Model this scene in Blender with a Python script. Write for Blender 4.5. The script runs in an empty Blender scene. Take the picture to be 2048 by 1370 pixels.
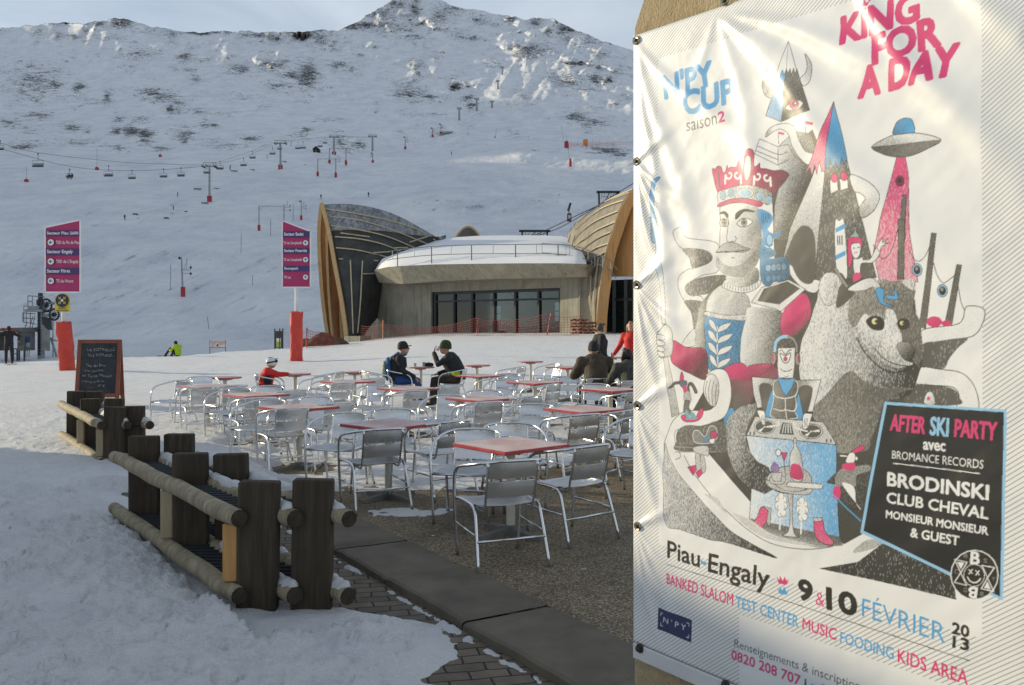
import bpy, bmesh, math, random
import numpy as np
from mathutils import Vector, Matrix

S = bpy.context.scene
COL = S.collection
R = math.radians
random.seed(5)
F, CX, HY, EYE = 1750.0, 1024.0, 650.0, 1.67      # focal length and horizon of the lens, in photo pixels; eye height

# ---------------------------------------------------------------- camera, sky, sun, exposure
cam_d = bpy.data.cameras.new("camera")
cam = bpy.data.objects.new("camera", cam_d); COL.objects.link(cam)
cam.location = (0, 0, EYE); cam.rotation_euler = (R(90), 0, 0)
cam_d.sensor_width = 36.0; cam_d.lens = 36.0 * F / 2048.0
cam_d.shift_y = -(685.0 - HY) / 2048.0
cam_d.clip_start = 0.1; cam_d.clip_end = 9000
S.camera = cam

SUN_AZ, SUN_EL = 66.0, 13.0                         # degrees to the left of the view, degrees up
W = bpy.data.worlds.new("World"); S.world = W; W.use_nodes = True
nt = W.node_tree; nt.nodes.clear()
def wn(t): return nt.nodes.new(t)
sky = wn("ShaderNodeTexSky"); sky.sky_type = 'NISHITA'; sky.sun_disc = False
sky.sun_elevation = R(SUN_EL); sky.sun_rotation = R(-SUN_AZ)
sky.altitude = 1850; sky.air_density = 1.0; sky.dust_density = 0.6; sky.ozone_density = 1.0
wtc = wn("ShaderNodeTexCoord"); wmp = wn("ShaderNodeMapping"); wmp.inputs['Scale'].default_value = (1.0, 1.0, 3.2)
wno = wn("ShaderNodeTexNoise"); wno.inputs['Scale'].default_value = 3.1; wno.inputs['Detail'].default_value = 6; wno.inputs['Roughness'].default_value = 0.52
wno.inputs['Distortion'].default_value = 0.5
wcr = wn("ShaderNodeValToRGB"); wcr.color_ramp.elements[0].position = 0.36; wcr.color_ramp.elements[1].position = 0.70
wcr.color_ramp.elements[0].color = (.52, .52, .52, 1); wcr.color_ramp.elements[1].color = (1, 1, 1, 1)
wmx = wn("ShaderNodeMix"); wmx.data_type = 'RGBA'
wsp = wn("ShaderNodeSeparateXYZ"); nt.links.new(wtc.outputs['Generated'], wsp.inputs[0])
wel = wn("ShaderNodeValToRGB"); nt.links.new(wsp.outputs[2], wel.inputs[0])       # cloud radiance: bright towards the horizon, duller overhead
wel.color_ramp.elements[0].position = 0.02; wel.color_ramp.elements[0].color = (8.2, 9.1, 10.0, 1)
wel.color_ramp.elements[1].position = 0.75; wel.color_ramp.elements[1].color = (4.1, 4.7, 5.5, 1)
nt.links.new(wel.outputs[0], wmx.inputs[7])
wbg = wn("ShaderNodeBackground"); wbg.inputs['Strength'].default_value = 0.067
wou = wn("ShaderNodeOutputWorld")
L = nt.links.new
L(wtc.outputs['Generated'], wmp.inputs['Vector']); L(wmp.outputs[0], wno.inputs['Vector']); L(wno.outputs['Fac'], wcr.inputs[0])
L(wcr.outputs[0], wmx.inputs[0]); L(sky.outputs[0], wmx.inputs[6]); L(wmx.outputs[2], wbg.inputs['Color']); L(wbg.outputs[0], wou.inputs[0])

sd = bpy.data.lights.new("sun", 'SUN'); sd.energy = 2.85; sd.angle = R(0.6); sd.color = (1.0, 0.86, 0.59)
sun = bpy.data.objects.new("sun", sd); COL.objects.link(sun)
sdir = Vector((-math.sin(R(SUN_AZ)) * math.cos(R(SUN_EL)), math.cos(R(SUN_AZ)) * math.cos(R(SUN_EL)), math.sin(R(SUN_EL))))
sun.rotation_euler = sdir.to_track_quat('Z', 'Y').to_euler(); sun.location = sdir * 60

S.view_settings.view_transform = 'Standard'; S.view_settings.look = 'None'
S.view_settings.exposure = 0.66; S.view_settings.gamma = 1.0
S.view_settings.use_curve_mapping = False
S.render.engine = 'CYCLES'
S.cycles.use_denoising = True
S.cycles.max_bounces = 6; S.cycles.diffuse_bounces = 3; S.cycles.glossy_bounces = 3; S.cycles.transmission_bounces = 4; S.cycles.transparent_max_bounces = 24
S.cycles.sample_clamp_indirect = 6

# ---------------------------------------------------------------- helpers
def P(px, py, d):                                   # the point at distance d along y that the lens sees at (px, py)
    return Vector(((px - CX) / F * d, d, EYE + (HY - py) / F * d))
def G(px, py, z=0.0):                               # the point of the level z seen at (px, py)
    d = F * (EYE - z) / (py - HY)
    return Vector(((px - CX) / F * d, d, z))

def tag(o, label, cat, group=None):
    o['label'] = label; o['category'] = cat
    if group: o['group'] = group
    return o
def thing(name, label, cat, loc=(0, 0, 0), rz=0.0, group=None):
    o = bpy.data.objects.new(name, None); COL.objects.link(o)
    o.empty_display_size = 0.2
    o.location = loc; o.rotation_euler = (0, 0, rz)
    return tag(o, label, cat, group)
def kids(o): return [c for c in bpy.data.objects if c.parent == o]
TREE = {}
def copy_tree(o, loc=None, rz=None, label=None, parent=None):
    c = o.copy(); COL.objects.link(c); c.parent = parent
    if o.name not in TREE: TREE[o.name] = kids(o)
    for ch in TREE[o.name]: copy_tree(ch, parent=c)
    if loc is not None: c.location = loc
    if rz is not None: c.rotation_euler = (0, 0, rz)
    if label: c['label'] = label
    return c

class MB:
    """collects shapes; build() links them as one mesh object"""
    def __init__(s): s.v = []; s.f = []; s.m = []; s.cur = 0
    def add(s, vs, fs):
        b = len(s.v); s.v += [tuple(v) for v in vs]
        for f in fs: s.f.append(tuple(b + i for i in f)); s.m.append(s.cur)
    def box(s, lo, hi, M=None):
        x0, y0, z0 = lo; x1, y1, z1 = hi
        vs = [(x0,y0,z0),(x1,y0,z0),(x1,y1,z0),(x0,y1,z0),(x0,y0,z1),(x1,y0,z1),(x1,y1,z1),(x0,y1,z1)]
        if M is not None: vs = [M @ Vector(v) for v in vs]
        s.add(vs, [(3,2,1,0),(4,5,6,7),(0,1,5,4),(1,2,6,5),(2,3,7,6),(3,0,4,7)])
    def cbox(s, lo, hi, c=0.01, M=None):             # a box with chamfered edges
        bm = bmesh.new(); bmesh.ops.create_cube(bm, size=1)
        for v in bm.verts:
            v.co = Vector([lo[i] + (v.co[i] + .5) * (hi[i] - lo[i]) for i in range(3)])
        bmesh.ops.bevel(bm, geom=list(bm.edges), offset=c, segments=1, affect='EDGES', profile=.5)
        s.bm(bm, M)
    def bm(s, bm, M=None):
        bm.verts.index_update()
        vs = [(M @ v.co) if M is not None else v.co.copy() for v in bm.verts]
        s.add(vs, [[v.index for v in f.verts] for f in bm.faces]); bm.free()
    def tube(s, pts, r, n=8, cap=True, closed=False):
        pts = [Vector(p) for p in pts]; m = len(pts)
        rs = r if isinstance(r, (list, tuple)) else [r] * m
        up = None; rings = []
        for i, p in enumerate(pts):
            if closed: t = pts[(i + 1) % m] - pts[i - 1]
            else: t = pts[min(i + 1, m - 1)] - pts[max(i - 1, 0)]
            t.normalize()
            if up is None:
                a = Vector((0, 0, 1)) if abs(t.z) < .9 else Vector((1, 0, 0))
                up = (a - t * a.dot(t)).normalized()
            else:
                up = (up - t * up.dot(t))
                up = up.normalized() if up.length > 1e-6 else t.orthogonal().normalized()
            w = t.cross(up)
            rings.append([p + (up * math.cos(k * 2 * math.pi / n) + w * math.sin(k * 2 * math.pi / n)) * rs[i] for k in range(n)])
        vs = [v for rg in rings for v in rg]; fs = []
        for i in range(m if closed else m - 1):
            j = (i + 1) % m
            for k in range(n): fs.append((i*n + k, i*n + (k+1) % n, j*n + (k+1) % n, j*n + k))
        if cap and not closed:
            fs.append(tuple(range(n - 1, -1, -1))); fs.append(tuple((m-1)*n + k for k in range(n)))
        s.add(vs, fs)
    def bar(s, a, b, w, h, up=(0, 0, 1)):            # rectangular bar from a to b
        a = Vector(a); b = Vector(b); t = (b - a).normalized(); u = Vector(up)
        if abs(t.dot(u)) > .98: u = Vector((0, 1, 0))
        sd_ = t.cross(u).normalized(); u = sd_.cross(t)
        vs = [p + sd_ * x * w / 2 + u * y * h / 2 for p in (a, b) for x, y in ((-1,-1),(1,-1),(1,1),(-1,1))]
        s.add(vs, [(0,1,2,3),(7,6,5,4),(0,4,5,1),(1,5,6,2),(2,6,7,3),(3,7,4,0)])
    def ribbon(s, pts, w, h, up=(0, 0, 1)):          # rectangular section swept along a path
        pts = [Vector(p) for p in pts]; m = len(pts); vs = []
        ups = up if isinstance(up, list) else [up] * m
        for i, p in enumerate(pts):
            t = (pts[min(i+1, m-1)] - pts[max(i-1, 0)]).normalized(); u = Vector(ups[i])
            sd_ = t.cross(u).normalized(); u = sd_.cross(t)
            vs += [p + sd_*x*w/2 + u*y*h/2 for x, y in ((-1,-1),(1,-1),(1,1),(-1,1))]
        fs = [(0,1,2,3), tuple(4*(m-1)+k for k in (3,2,1,0))]
        for i in range(m-1):
            for k in range(4): fs.append((4*i+k, 4*i+4+k, 4*i+4+(k+1)%4, 4*i+(k+1)%4))
        s.add(vs, fs)
    def lathe(s, prof, n=16, c=(0, 0, 0), M=None, sx=1.0, sy=1.0):
        vs = []; fs = []
        for r, z in prof:
            for k in range(n):
                a = 2 * math.pi * k / n; v = Vector((c[0] + r * math.cos(a) * sx, c[1] + r * math.sin(a) * sy, c[2] + z))
                vs.append(M @ v if M is not None else v)
        m = len(prof)
        for i in range(m - 1):
            for k in range(n): fs.append((i*n+k, i*n+(k+1) % n, (i+1)*n+(k+1) % n, (i+1)*n+k))
        fs.append(tuple(range(n-1, -1, -1))); fs.append(tuple((m-1)*n+k for k in range(n)))
        s.add(vs, fs)
    def ball(s, c, r, n=10, m=7, M=None):
        rx, ry, rz = r if isinstance(r, (tuple, list)) else (r, r, r)
        prof = [(max(.02, math.sin(math.pi * i / m)), -math.cos(math.pi * i / m)) for i in range(m + 1)]
        vs = []; fs = []
        for q, z in prof:
            for k in range(n):
                a = 2 * math.pi * k / n; v = Vector((rx*q*math.cos(a), ry*q*math.sin(a), rz*z))
                if M is not None: v = M @ v
                vs.append(v + Vector(c))
        for i in range(m):
            for k in range(n): fs.append((i*n+k, i*n+(k+1) % n, (i+1)*n+(k+1) % n, (i+1)*n+k))
        s.add(vs, fs)
    def prism(s, poly, a, b):                        # poly: 3-D points of a face; extruded by the vector b-a
        n = len(poly); e = Vector(b) - Vector(a)
        vs = [Vector(p) for p in poly] + [Vector(p) + e for p in poly]
        s.add(vs, [tuple(range(n-1, -1, -1)), tuple(range(n, 2*n))] + [(i, (i+1) % n, n+(i+1) % n, n+i) for i in range(n)])
    def grid(s, rows):                               # rows of points
        m, n = len(rows), len(rows[0]); vs = [p for r in rows for p in r]
        s.add(vs, [(i*n+j, i*n+j+1, (i+1)*n+j+1, (i+1)*n+j) for i in range(m-1) for j in range(n-1)])
    def build(s, name, mats, parent=None, smooth=False, loc=None, fix=True):
        me = bpy.data.meshes.new(name); me.from_pydata(s.v, [], s.f)
        for m in (mats if isinstance(mats, (list, tuple)) else [mats]): me.materials.append(m)
        me.polygons.foreach_set('material_index', s.m)
        if fix:
            bm = bmesh.new(); bm.from_mesh(me); bmesh.ops.recalc_face_normals(bm, faces=bm.faces); bm.to_mesh(me); bm.free()
        if smooth:
            me.polygons.foreach_set('use_smooth', [True] * len(me.polygons))
            if smooth == 'auto': me.set_sharp_from_angle(angle=R(40))
        o = bpy.data.objects.new(name, me); COL.objects.link(o); o.parent = parent
        if loc is not None: o.location = loc
        return o

def sheet(name, X, Y, Z, mat, attrs=None, kind='structure', smooth=True, parent=None):
    """a grid of points (2-D numpy arrays) as one mesh"""
    m, n = X.shape
    co = np.stack([X, Y, Z], -1).reshape(-1, 3).astype(np.float32)
    me = bpy.data.meshes.new(name)
    idx = np.arange(m * n).reshape(m, n)
    q = np.stack([idx[:-1, :-1], idx[:-1, 1:], idx[1:, 1:], idx[1:, :-1]], -1).reshape(-1, 4).astype(np.int32)
    me.vertices.add(m * n); me.vertices.foreach_set('co', co.ravel())
    me.loops.add(q.size); me.loops.foreach_set('vertex_index', q.ravel())
    me.polygons.add(len(q)); me.polygons.foreach_set('loop_start', np.arange(0, q.size, 4, dtype=np.int32))
    me.polygons.foreach_set('loop_total', np.full(len(q), 4, dtype=np.int32))
    me.update(calc_edges=True); me.validate()
    me.polygons.foreach_set('use_smooth', np.full(len(q), smooth))
    for k, a in (attrs or {}).items():
        at = me.attributes.new(k, 'FLOAT', 'POINT'); at.data.foreach_set('value', a.reshape(-1).astype(np.float32))
    me.materials.append(mat)
    o = bpy.data.objects.new(name, me); COL.objects.link(o); o.parent = parent
    if kind: o['kind'] = kind
    return o

# ---- value noise in numpy
def vnoise(x, y, seed=0):
    xi = np.floor(x).astype(np.int64); yi = np.floor(y).astype(np.int64)
    fx = x - xi; fy = y - yi; fx = fx*fx*(3-2*fx); fy = fy*fy*(3-2*fy)
    def h(a, b):
        n = (a * 374761393 + b * 668265263 + seed * 974711) & 0x7fffffff
        n = ((n ^ (n >> 13)) * 1274126177) & 0x7fffffff
        return ((n ^ (n >> 16)) & 0xffff) / 65535.0
    return (h(xi, yi)*(1-fx) + h(xi+1, yi)*fx)*(1-fy) + (h(xi, yi+1)*(1-fx) + h(xi+1, yi+1)*fx)*fy
def fbm(x, y, o=4, seed=0, g=.5):
    t = 0; a = 1; n = 0
    for i in range(o):
        t = t + a * vnoise(x * 2**i + 17.3*i, y * 2**i - 9.1*i, seed + i); n += a; a *= g
    return t / n - .5
def sstep(a, b, x):
    t = np.clip((x - a) / (b - a), 0, 1); return t*t*(3-2*t)

# ---------------------------------------------------------------- materials
class Mat:
    def __init__(s, name, col=(.5,.5,.5), rough=.6, metal=0.0, spec=.5):
        s.m = bpy.data.materials.new(name); s.m.use_nodes = True; s.t = s.m.node_tree
        s.b = s.t.nodes['Principled BSDF']; s.o = s.t.nodes['Material Output']
        s.b.inputs['Base Color'].default_value = (*col, 1); s.b.inputs['Roughness'].default_value = rough
        s.b.inputs['Metallic'].default_value = metal; s.b.inputs['Specular IOR Level'].default_value = spec
        s.tc = None
    def n(s, t, **kw):
        nd = s.t.nodes.new(t)
        for k, v in kw.items(): setattr(nd, k, v)
        return nd
    def l(s, a, b): s.t.links.new(a, b)
    def coord(s, scale=(1,1,1), rot=(0,0,0), out='Object'):
        tc = s.n('ShaderNodeTexCoord'); mp = s.n('ShaderNodeMapping')
        mp.inputs['Scale'].default_value = scale; mp.inputs['Rotation'].default_value = rot
        s.l(tc.outputs[out], mp.inputs['Vector']); return mp.outputs[0]
    def noise(s, scale=5, detail=4, rough=.5, vec=None, dist=0):
        nd = s.n('ShaderNodeTexNoise'); nd.inputs['Scale'].default_value = scale; nd.inputs['Detail'].default_value = detail
        nd.inputs['Roughness'].default_value = rough; nd.inputs['Distortion'].default_value = dist
        s.l(vec if vec is not None else s.coord(), nd.inputs['Vector']); return nd.outputs['Fac']
    def ramp(s, fac, stops):
        r = s.n('ShaderNodeValToRGB'); e = r.color_ramp.elements
        while len(e) < len(stops): e.new(.5)
        for q, (p, c) in zip(e, stops): q.position = p; q.color = (*c, 1) if len(c) == 3 else c
        s.l(fac, r.inputs[0]); return r.outputs[0]
    def mix(s, fac, a, b, mode='MIX'):
        x = s.n('ShaderNodeMix', data_type='RGBA', blend_type=mode)
        for i, v in ((0, fac), (6, a), (7, b)):
            if isinstance(v, (int, float)): x.inputs[i].default_value = v
            elif isinstance(v, tuple): x.inputs[i].default_value = (*v, 1) if len(v) == 3 else v
            else: s.l(v, x.inputs[i])
        return x.outputs[2]
    def math(s, op, a, b=0.0, c=0.0, clamp=False):
        x = s.n('ShaderNodeMath', operation=op); x.use_clamp = clamp
        for i, v in ((0, a), (1, b), (2, c)):
            if isinstance(v, (int, float)): x.inputs[i].default_value = v
            else: s.l(v, x.inputs[i])
        return x.outputs[0]
    def col(s, sock): s.l(sock, s.b.inputs['Base Color'])
    def rgh(s, sock): s.l(sock, s.b.inputs['Roughness'])
    def bump(s, h, strength=.3, dist=.01):
        b = s.n('ShaderNodeBump'); b.inputs['Strength'].default_value = strength; b.inputs['Distance'].default_value = dist
        s.l(h, b.inputs['Height']); s.l(b.outputs[0], s.b.inputs['Normal'])
    def attr(s, name):
        a = s.n('ShaderNodeAttribute', attribute_name=name); return a

def varied(name, c, rough=.6, metal=0, amt=.25, scale=6, bump=.0, spec=.5, detail=4):
    """a colour that wanders a little over the surface, with fine grain"""
    m = Mat(name, c, rough, metal, spec); n = m.noise(scale, detail)
    lo = tuple(x * (1 - amt) for x in c); hi = tuple(min(1, x * (1 + amt)) for x in c)
    m.col(m.ramp(n, [(.3, lo), (.7, hi)]))
    if bump: m.bump(m.noise(scale * 6, 3), bump, .004)
    return m.m
# ================================================================ the setting: snow, terrace, hills
# --- plateau height, rising to the right towards the lift station
_f0 = np.arange(-1500, 3501, 10.0)
_f1 = np.interp(_f0, [-1500, -500, 0, 350, 600, 700, 740, 860, 1000, 1200, 1350, 3500], [-1.4, -.8, -.3, -.1, .0, .15, .38, .85, 1.0, 1.2, 1.28, 1.6])
_fz = np.convolve(np.pad(_f1, 8, mode='edge'), np.hanning(19)[1:-1] / np.hanning(19).sum(), mode='valid'); _fp = _f0
_ep = [-1500, -300, 0, 350, 600, 700, 760, 3500]
_ed = [34, 36, 40, 47, 62, 78, 96, 110]
def gz(x, y):
    x = np.asarray(x, float); y = np.asarray(y, float)
    px = CX + F * x / np.maximum(y, 1)
    t = np.clip((y - 17) / 51, 0, 1.1)
    z = t * np.interp(px, _fp, _fz)
    e = y - np.interp(px, _ep, _ed)                       # metres past the brow of the plateau
    k = np.clip(e, 0, None)
    return z - 3.6 * (1 - np.exp(-(k / 14.0) ** 1.5))
def gz1(x, y): return float(gz(x, y))

ux, uy = .545, -.838                                       # direction of the kerb strip; n = (.838,.545)
def strip_t(x, y): return (x + .42) * .838 + (y - 5.15) * .545
def strip_s(x, y): return (x + .42) * .545 - (y - 5.15) * .838
def from_st(s_, t_): return (-.42 + s_ * .545 + t_ * .838, 5.15 - s_ * .838 + t_ * .545)

SQ = [(-.01,7.0),(-1.19,8.44),(-2.48,10.2),(-3.53,12.05),(-4.76,13.7),(-1.57,13.2),(-.4,11.4),(.82,9.95),(.38,14.6),(1.46,13.0),(-2.78,14.8),(-.6,16.5)]

def snow_thickness(x, y):
    t = strip_t(x, y); s_ = strip_s(x, y)
    n1 = fbm(x * 1.3, y * 1.3, 4, 3); n2 = fbm(x * 5, y * 5, 4, 11); n3 = fbm(x * 14, y * 14, 3, 21)
    edge = n1 * .45 + n2 * .34 + n3 * .26
    # trodden snow left of the rack and in front of it
    a = -1.16 - t + edge * .35
    fx = np.interp(y, [3.0, 4.06, 4.24, 4.57, 5.0, 5.25, 5.5], [-.36, -.53, -.66, -.50, -.66, -1.15, -1.9])
    b = np.minimum(fx - x, 5.27 - y) + edge * .3
    left = np.maximum(a, np.where(y < 6, b, -1))
    left = np.maximum(left, np.where(y > 9, -2.2 - x - (y - 9) * .45 + n1 * 1.2, -1))
    left = np.maximum(left, np.where(y > 13.5, (-6.2 - x) + n1 * 1.5, -1))
    zl = np.where(left > 0, .085 * (1 - np.exp(-left / .11)) + .02 * np.clip(left, 0, 1), left * .2)
    bumps = fbm(x * 2.2, y * 2.2, 5, 31, .55)
    pit = np.abs(fbm(x*3.1 + .6*n2, y*3.1, 3, 41)); pit2 = np.abs(fbm(x*6.3, y*6.3 + .5*n1, 3, 43))
    clod = np.clip(fbm(x*11, y*11, 3, 45) - .05, 0, 1)
    zl = zl + np.where(left > 0, np.clip(left * 14 + .15, 0, 1) * (1 - .6*sstep(8, 11, y)) * (bumps * .085 - .22*np.clip(.10 - pit, 0, 1) - .16*np.clip(.09 - pit2, 0, 1) + .13*clod + fbm(x*9, y*9, 3, 39) * .032 + fbm(x*24, y*24, 2, 37) * .020), 0)
    # thin worn snow on the terrace
    a2 = sstep(7.9, 10.6, y + .35 * np.minimum(x, 0) * -1) * 1.0
    right = sstep(.1, 1.0, x) * (1 - sstep(11.5, 16.5, y))
    tt = -.95 + 1.62 * a2 - .85 * right + n1 * 1.7 + n2 * .9 + n3 * .5
    tt = tt + 1.5 * np.exp(-(((x + .95) / .55) ** 2 + ((y - 7.85) / .22) ** 2))
    tt = tt - .9 * np.exp(-(((x + 1.3) / .6) ** 2 + ((y - 8.45) / .28) ** 2))
    tt = tt + .55 * np.exp(-(((x + .85) / .8) ** 2 + ((y - 9.1) / .35) ** 2))
    tt = tt + 1.45 * np.exp(-(((x - .52 + .6*(y - 5.98)) / .22) ** 2 + ((y - 5.98) / .05) ** 2)) + 1.2 * np.exp(-(((x - .38) / .06) ** 2 + ((y - 5.75) / .05) ** 2)) + 1.3 * np.exp(-(((x + .62) / .10) ** 2 + ((y - 6.95) / .06) ** 2))
    for q in SQ[1:]:
        tt = tt - 1.25 * np.exp(-(((x - q[0]) / .5) ** 2 + ((y - q[1]) / .42) ** 2))
    tt = tt + 2.4 * sstep(15.0, 18.5, y)
    zt = np.clip(tt, -2, 1.6) * .016 + np.where(tt > 0, n3 * .012 + n2 * .012, 0)
    zt = np.where(t > .50, zt, -.2)
    # crumbs of snow along the kerb edge
    c = .30 * fbm(x * 3.5, y * 3.5, 3, 51) + .80 * fbm(x * 12, y * 12, 3, 52)
    kerb = np.exp(-((t + .05) / .075) ** 2)
    zk = -.045 + .11 * (c + .10 * kerb * (1 + .5*sstep(-.6, .5, s_)) - .12) - .10 * (1 - kerb)
    zk = np.where((t < .05) & (t > -.5), zk, -.2)
    fleck = fbm(x * 7, y * 7, 4, 61)
    fleck = fleck + .34 * np.exp(-(((x + .10) / .13) ** 2 + ((y - 5.36) / .05) ** 2)) + .30 * np.exp(-(((x + .31) / .09) ** 2 + ((y - 5.10) / .03) ** 2)) + .3 * np.exp(-(((x + 1.2) / .06) ** 2 + ((y - 6.95) / .05) ** 2)) + .28 * np.exp(-(((x - .30) / .14) ** 2 + ((y - 4.42) / .04) ** 2))
    zf = np.where(t > .03, -.03 + .09 * (fleck - .19), -.2)
    z = np.maximum(np.maximum(zl, zt), np.maximum(zk, zf))
    # plateau beyond the terrace
    w = sstep(16, 19, y)
    field = .05 + .10 * fbm(x * .35, y * .35, 4, 71) * sstep(17, 24, y) + .02 * fbm(x * 2, y * 1.2, 3, 72) + .07 * fbm(x * .12, y * 1.1, 4, 74, .65) * sstep(17, 22, y) + .035 * fbm((x + .12*y) * .2, y * 3.4, 3, 75)
    z = z * (1 - w) + field * w
    # rack: the snow has melted away around its feet
    rk = (t > -1.12) & (t < -.2) & (s_ < .1) & (s_ > -3.4)
    z = np.where(rk, np.minimum(z, -.03 + .05 * n2 + .03*n1), z)
    return z

dd = np.exp(np.linspace(math.log(2.0), math.log(150), 560))
pp = np.concatenate([np.arange(-1500, -80, 24), np.arange(-80, 1400, 5.0), np.arange(1400, 3300, 24)])
D, PX = np.meshgrid(dd, pp, indexing='ij')
gX = (PX - CX) / F * D; gY = D
thick = snow_thickness(gX, gY)
gZ = gz(gX, gY) + thick

m = Mat('snow', (.80, .81, .83), .55, 0, .35)
n_ = m.noise(1.6, 6, .6); n2_ = m.noise(7, 5, .65); big = m.noise(.35, 3)
base = m.ramp(n_, [(.3, (.74, .755, .78)), (.6, (.83, .835, .845))])
pk = m.math('MULTIPLY', m.ramp(n2_, [(.54, (0,0,0)), (.76, (1,1,1))]), m.ramp(big, [(.44, (0,0,0)), (.66, (1,1,1))]))
ydist = m.n('ShaderNodeSeparateXYZ'); tcn = m.n('ShaderNodeTexCoord'); m.l(tcn.outputs['Object'], ydist.inputs[0])
near = m.math('SUBTRACT', 1.0, m.math('DIVIDE', ydist.outputs[1], 14.0), clamp=True)
dirt = m.math('MULTIPLY', m.math('MULTIPLY', pk, near), 1.0)
m.col(m.mix(dirt, base, (.42, .36, .33)))
hb = m.math('ADD', m.noise(16, 6, .7), m.math('MULTIPLY', m.noise(60, 3, .6), .35))
tr = m.noise(1.0, 3, .5, m.coord((.25, 2.6, 1)))
m.bump(m.math('ADD', hb, m.math('MULTIPLY', tr, 1.3)), 1.0, .05)
SNOW = m.m
snow_field = sheet('snow_field', gX, gY, gZ, SNOW)

# --- terrace of exposed aggregate, kerb strip, brick paving
def quad_sheet(name, pts, z, mat, nx=2):
    b = MB(); b.add([(x, y, z) for x, y in pts], [(0, 1, 2, 3)]); o = b.build(name, mat); o['kind'] = 'structure'; return o
m = Mat('aggregate', (.12, .09, .05), .75)
v = m.n('ShaderNodeTexVoronoi'); v.inputs['Scale'].default_value = 75; m.l(m.coord(), v.inputs['Vector'])
c = m.ramp(v.outputs['Color'], [(.0, (.17, .125, .075)), (.45, (.50, .385, .235)), (.8, (.70, .57, .37)), (1, (.82, .75, .60))])
pebble = m.ramp(v.outputs['Distance'], [(.0, (1, 1, 1)), (.6, (.25, .25, .25))])
c = m.mix(1.0, c, pebble, 'MULTIPLY')
wet = m.ramp(m.noise(1.1, 5, .6), [(.33, (.50, .45, .40)), (.5, (.9, .88, .85)), (.68, (1.15, 1.1, 1.05))])
m.col(m.mix(1.0, c, wet, 'MULTIPLY')); m.bump(v.outputs['Distance'], .8, -.006)
AGG = m.m
a0 = from_st(-16, .56); a1 = from_st(6, .56); a2 = from_st(6, 14); a3 = from_st(-16, 14)
terrace = quad_sheet('terrace_paving', [a0, a1, a2, a3], 0.0, AGG)

m = Mat('kerb_concrete', (.10, .095, .085), .8)
c = m.ramp(m.noise(2.2, 6, .6), [(.3, (.088, .074, .052)), (.7, (.185, .158, .115))])
fr = m.ramp(m.noise(30, 5, .75), [(.62, (0,0,0)), (.78, (1,1,1))]); fr = m.math('MULTIPLY', fr, m.ramp(m.noise(1.5, 3), [(.5, (0,0,0)), (.7, (1,1,1))]))
m.col(m.mix(m.math('MULTIPLY', fr, .5), c, (.5, .5, .5))); m.bump(m.noise(55, 5, .7), .5, .006)
KERB = m.m
b = MB()
edges = [-16, -3.2, -1.62, -.78, .28, 1.38, 2.5, 6]
for i in range(len(edges) - 1):
    s0, s1 = edges[i] + .005, edges[i+1] - .005; dz = [.004, .009, .006, .012, .005, .010, .006][i]
    nn = max(6, int((s1 - s0) / .07)) if s0 > -6 else 8
    sk_ = (.10, -.05, .08, -.06, .05, -.08, .03, .0)
    cross = (-.004, .0, .018, .15, .30, .45, .555, .57, .572); hh = (-.08, -.012, .0, .0, .0, .0, .0, -.010, -.08)
    rows = []
    for k in range(nn + 1):
        f = k/nn; row = []
        for t_, h_ in zip(cross, hh):
            sv = s0 + (s1-s0)*f + (sk_[i]*(1-f) + sk_[i+1]*f)*(t_-.28)
            jit = .018*float(fbm(np.float64(sv*7), np.float64(t_*3), 4, 60)) if t_ < .03 or t_ > .54 else 0
            x, y = from_st(sv, t_ + jit*1.2); e_ = .012 if k in (0, nn) else 0
            row.append((x, y, dz + h_ - e_ - .03*max(0, jit) + .006*float(fbm(np.float64(sv*2.5), np.float64(t_*4), 3, 62))))
        rows.append(row)
    b.grid(rows)
kerb = b.build('kerb_strip', KERB); kerb['kind'] = 'structure'

m = Mat('brick_paving', (.09, .075, .06), .8)
br = m.n('ShaderNodeTexBrick'); br.inputs['Scale'].default_value = 1.0
br.inputs['Brick Width'].default_value = .20; br.inputs['Row Height'].default_value = .10; br.inputs['Mortar Size'].default_value = .006
br.inputs['Color1'].default_value = (.19, .155, .115, 1); br.inputs['Color2'].default_value = (.13, .108, .082, 1); br.inputs['Mortar'].default_value = (.018, .016, .014, 1)
wv = m.coord((1, 1, 1), (0, 0, R(-12)))
wob = m.n('ShaderNodeVectorMath', operation='ADD'); nz = m.n('ShaderNodeTexNoise'); nz.inputs['Scale'].default_value = 6; m.l(wv, nz.inputs['Vector'])
sc_ = m.n('ShaderNodeVectorMath', operation='SCALE'); sc_.inputs['Scale'].default_value = .035; m.l(nz.outputs['Color'], sc_.inputs[0])
m.l(wv, wob.inputs[0]); m.l(sc_.outputs[0], wob.inputs[1]); m.l(wob.outputs[0], br.inputs['Vector'])
fr = m.ramp(m.noise(22, 6, .8), [(.60, (0,0,0)), (.75, (1,1,1))]); fr = m.math('MULTIPLY', fr, m.ramp(m.noise(1.2, 3), [(.45, (0,0,0)), (.7, (1,1,1))]))
m.col(m.mix(m.math('MULTIPLY', fr, .45), m.mix(.6, br.outputs['Color'], m.ramp(m.noise(8, 5, .7), [(.3, (.4, .38, .35)), (.7, (1.3, 1.25, 1.2))]), 'MULTIPLY'), (.45, .45, .44)))
m.bump(m.math('ADD', m.math('MULTIPLY', br.outputs['Fac'], -1.0), m.math('MULTIPLY', m.noise(40, 4, .7), .6)), .8, .012)
p0 = from_st(-16, 0); p1 = from_st(6, 0); p2 = from_st(6, -6); p3 = from_st(-16, -6)
paving = quad_sheet('brick_paving', [p0, p1, p2, p3], -.045, m.m)

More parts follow.
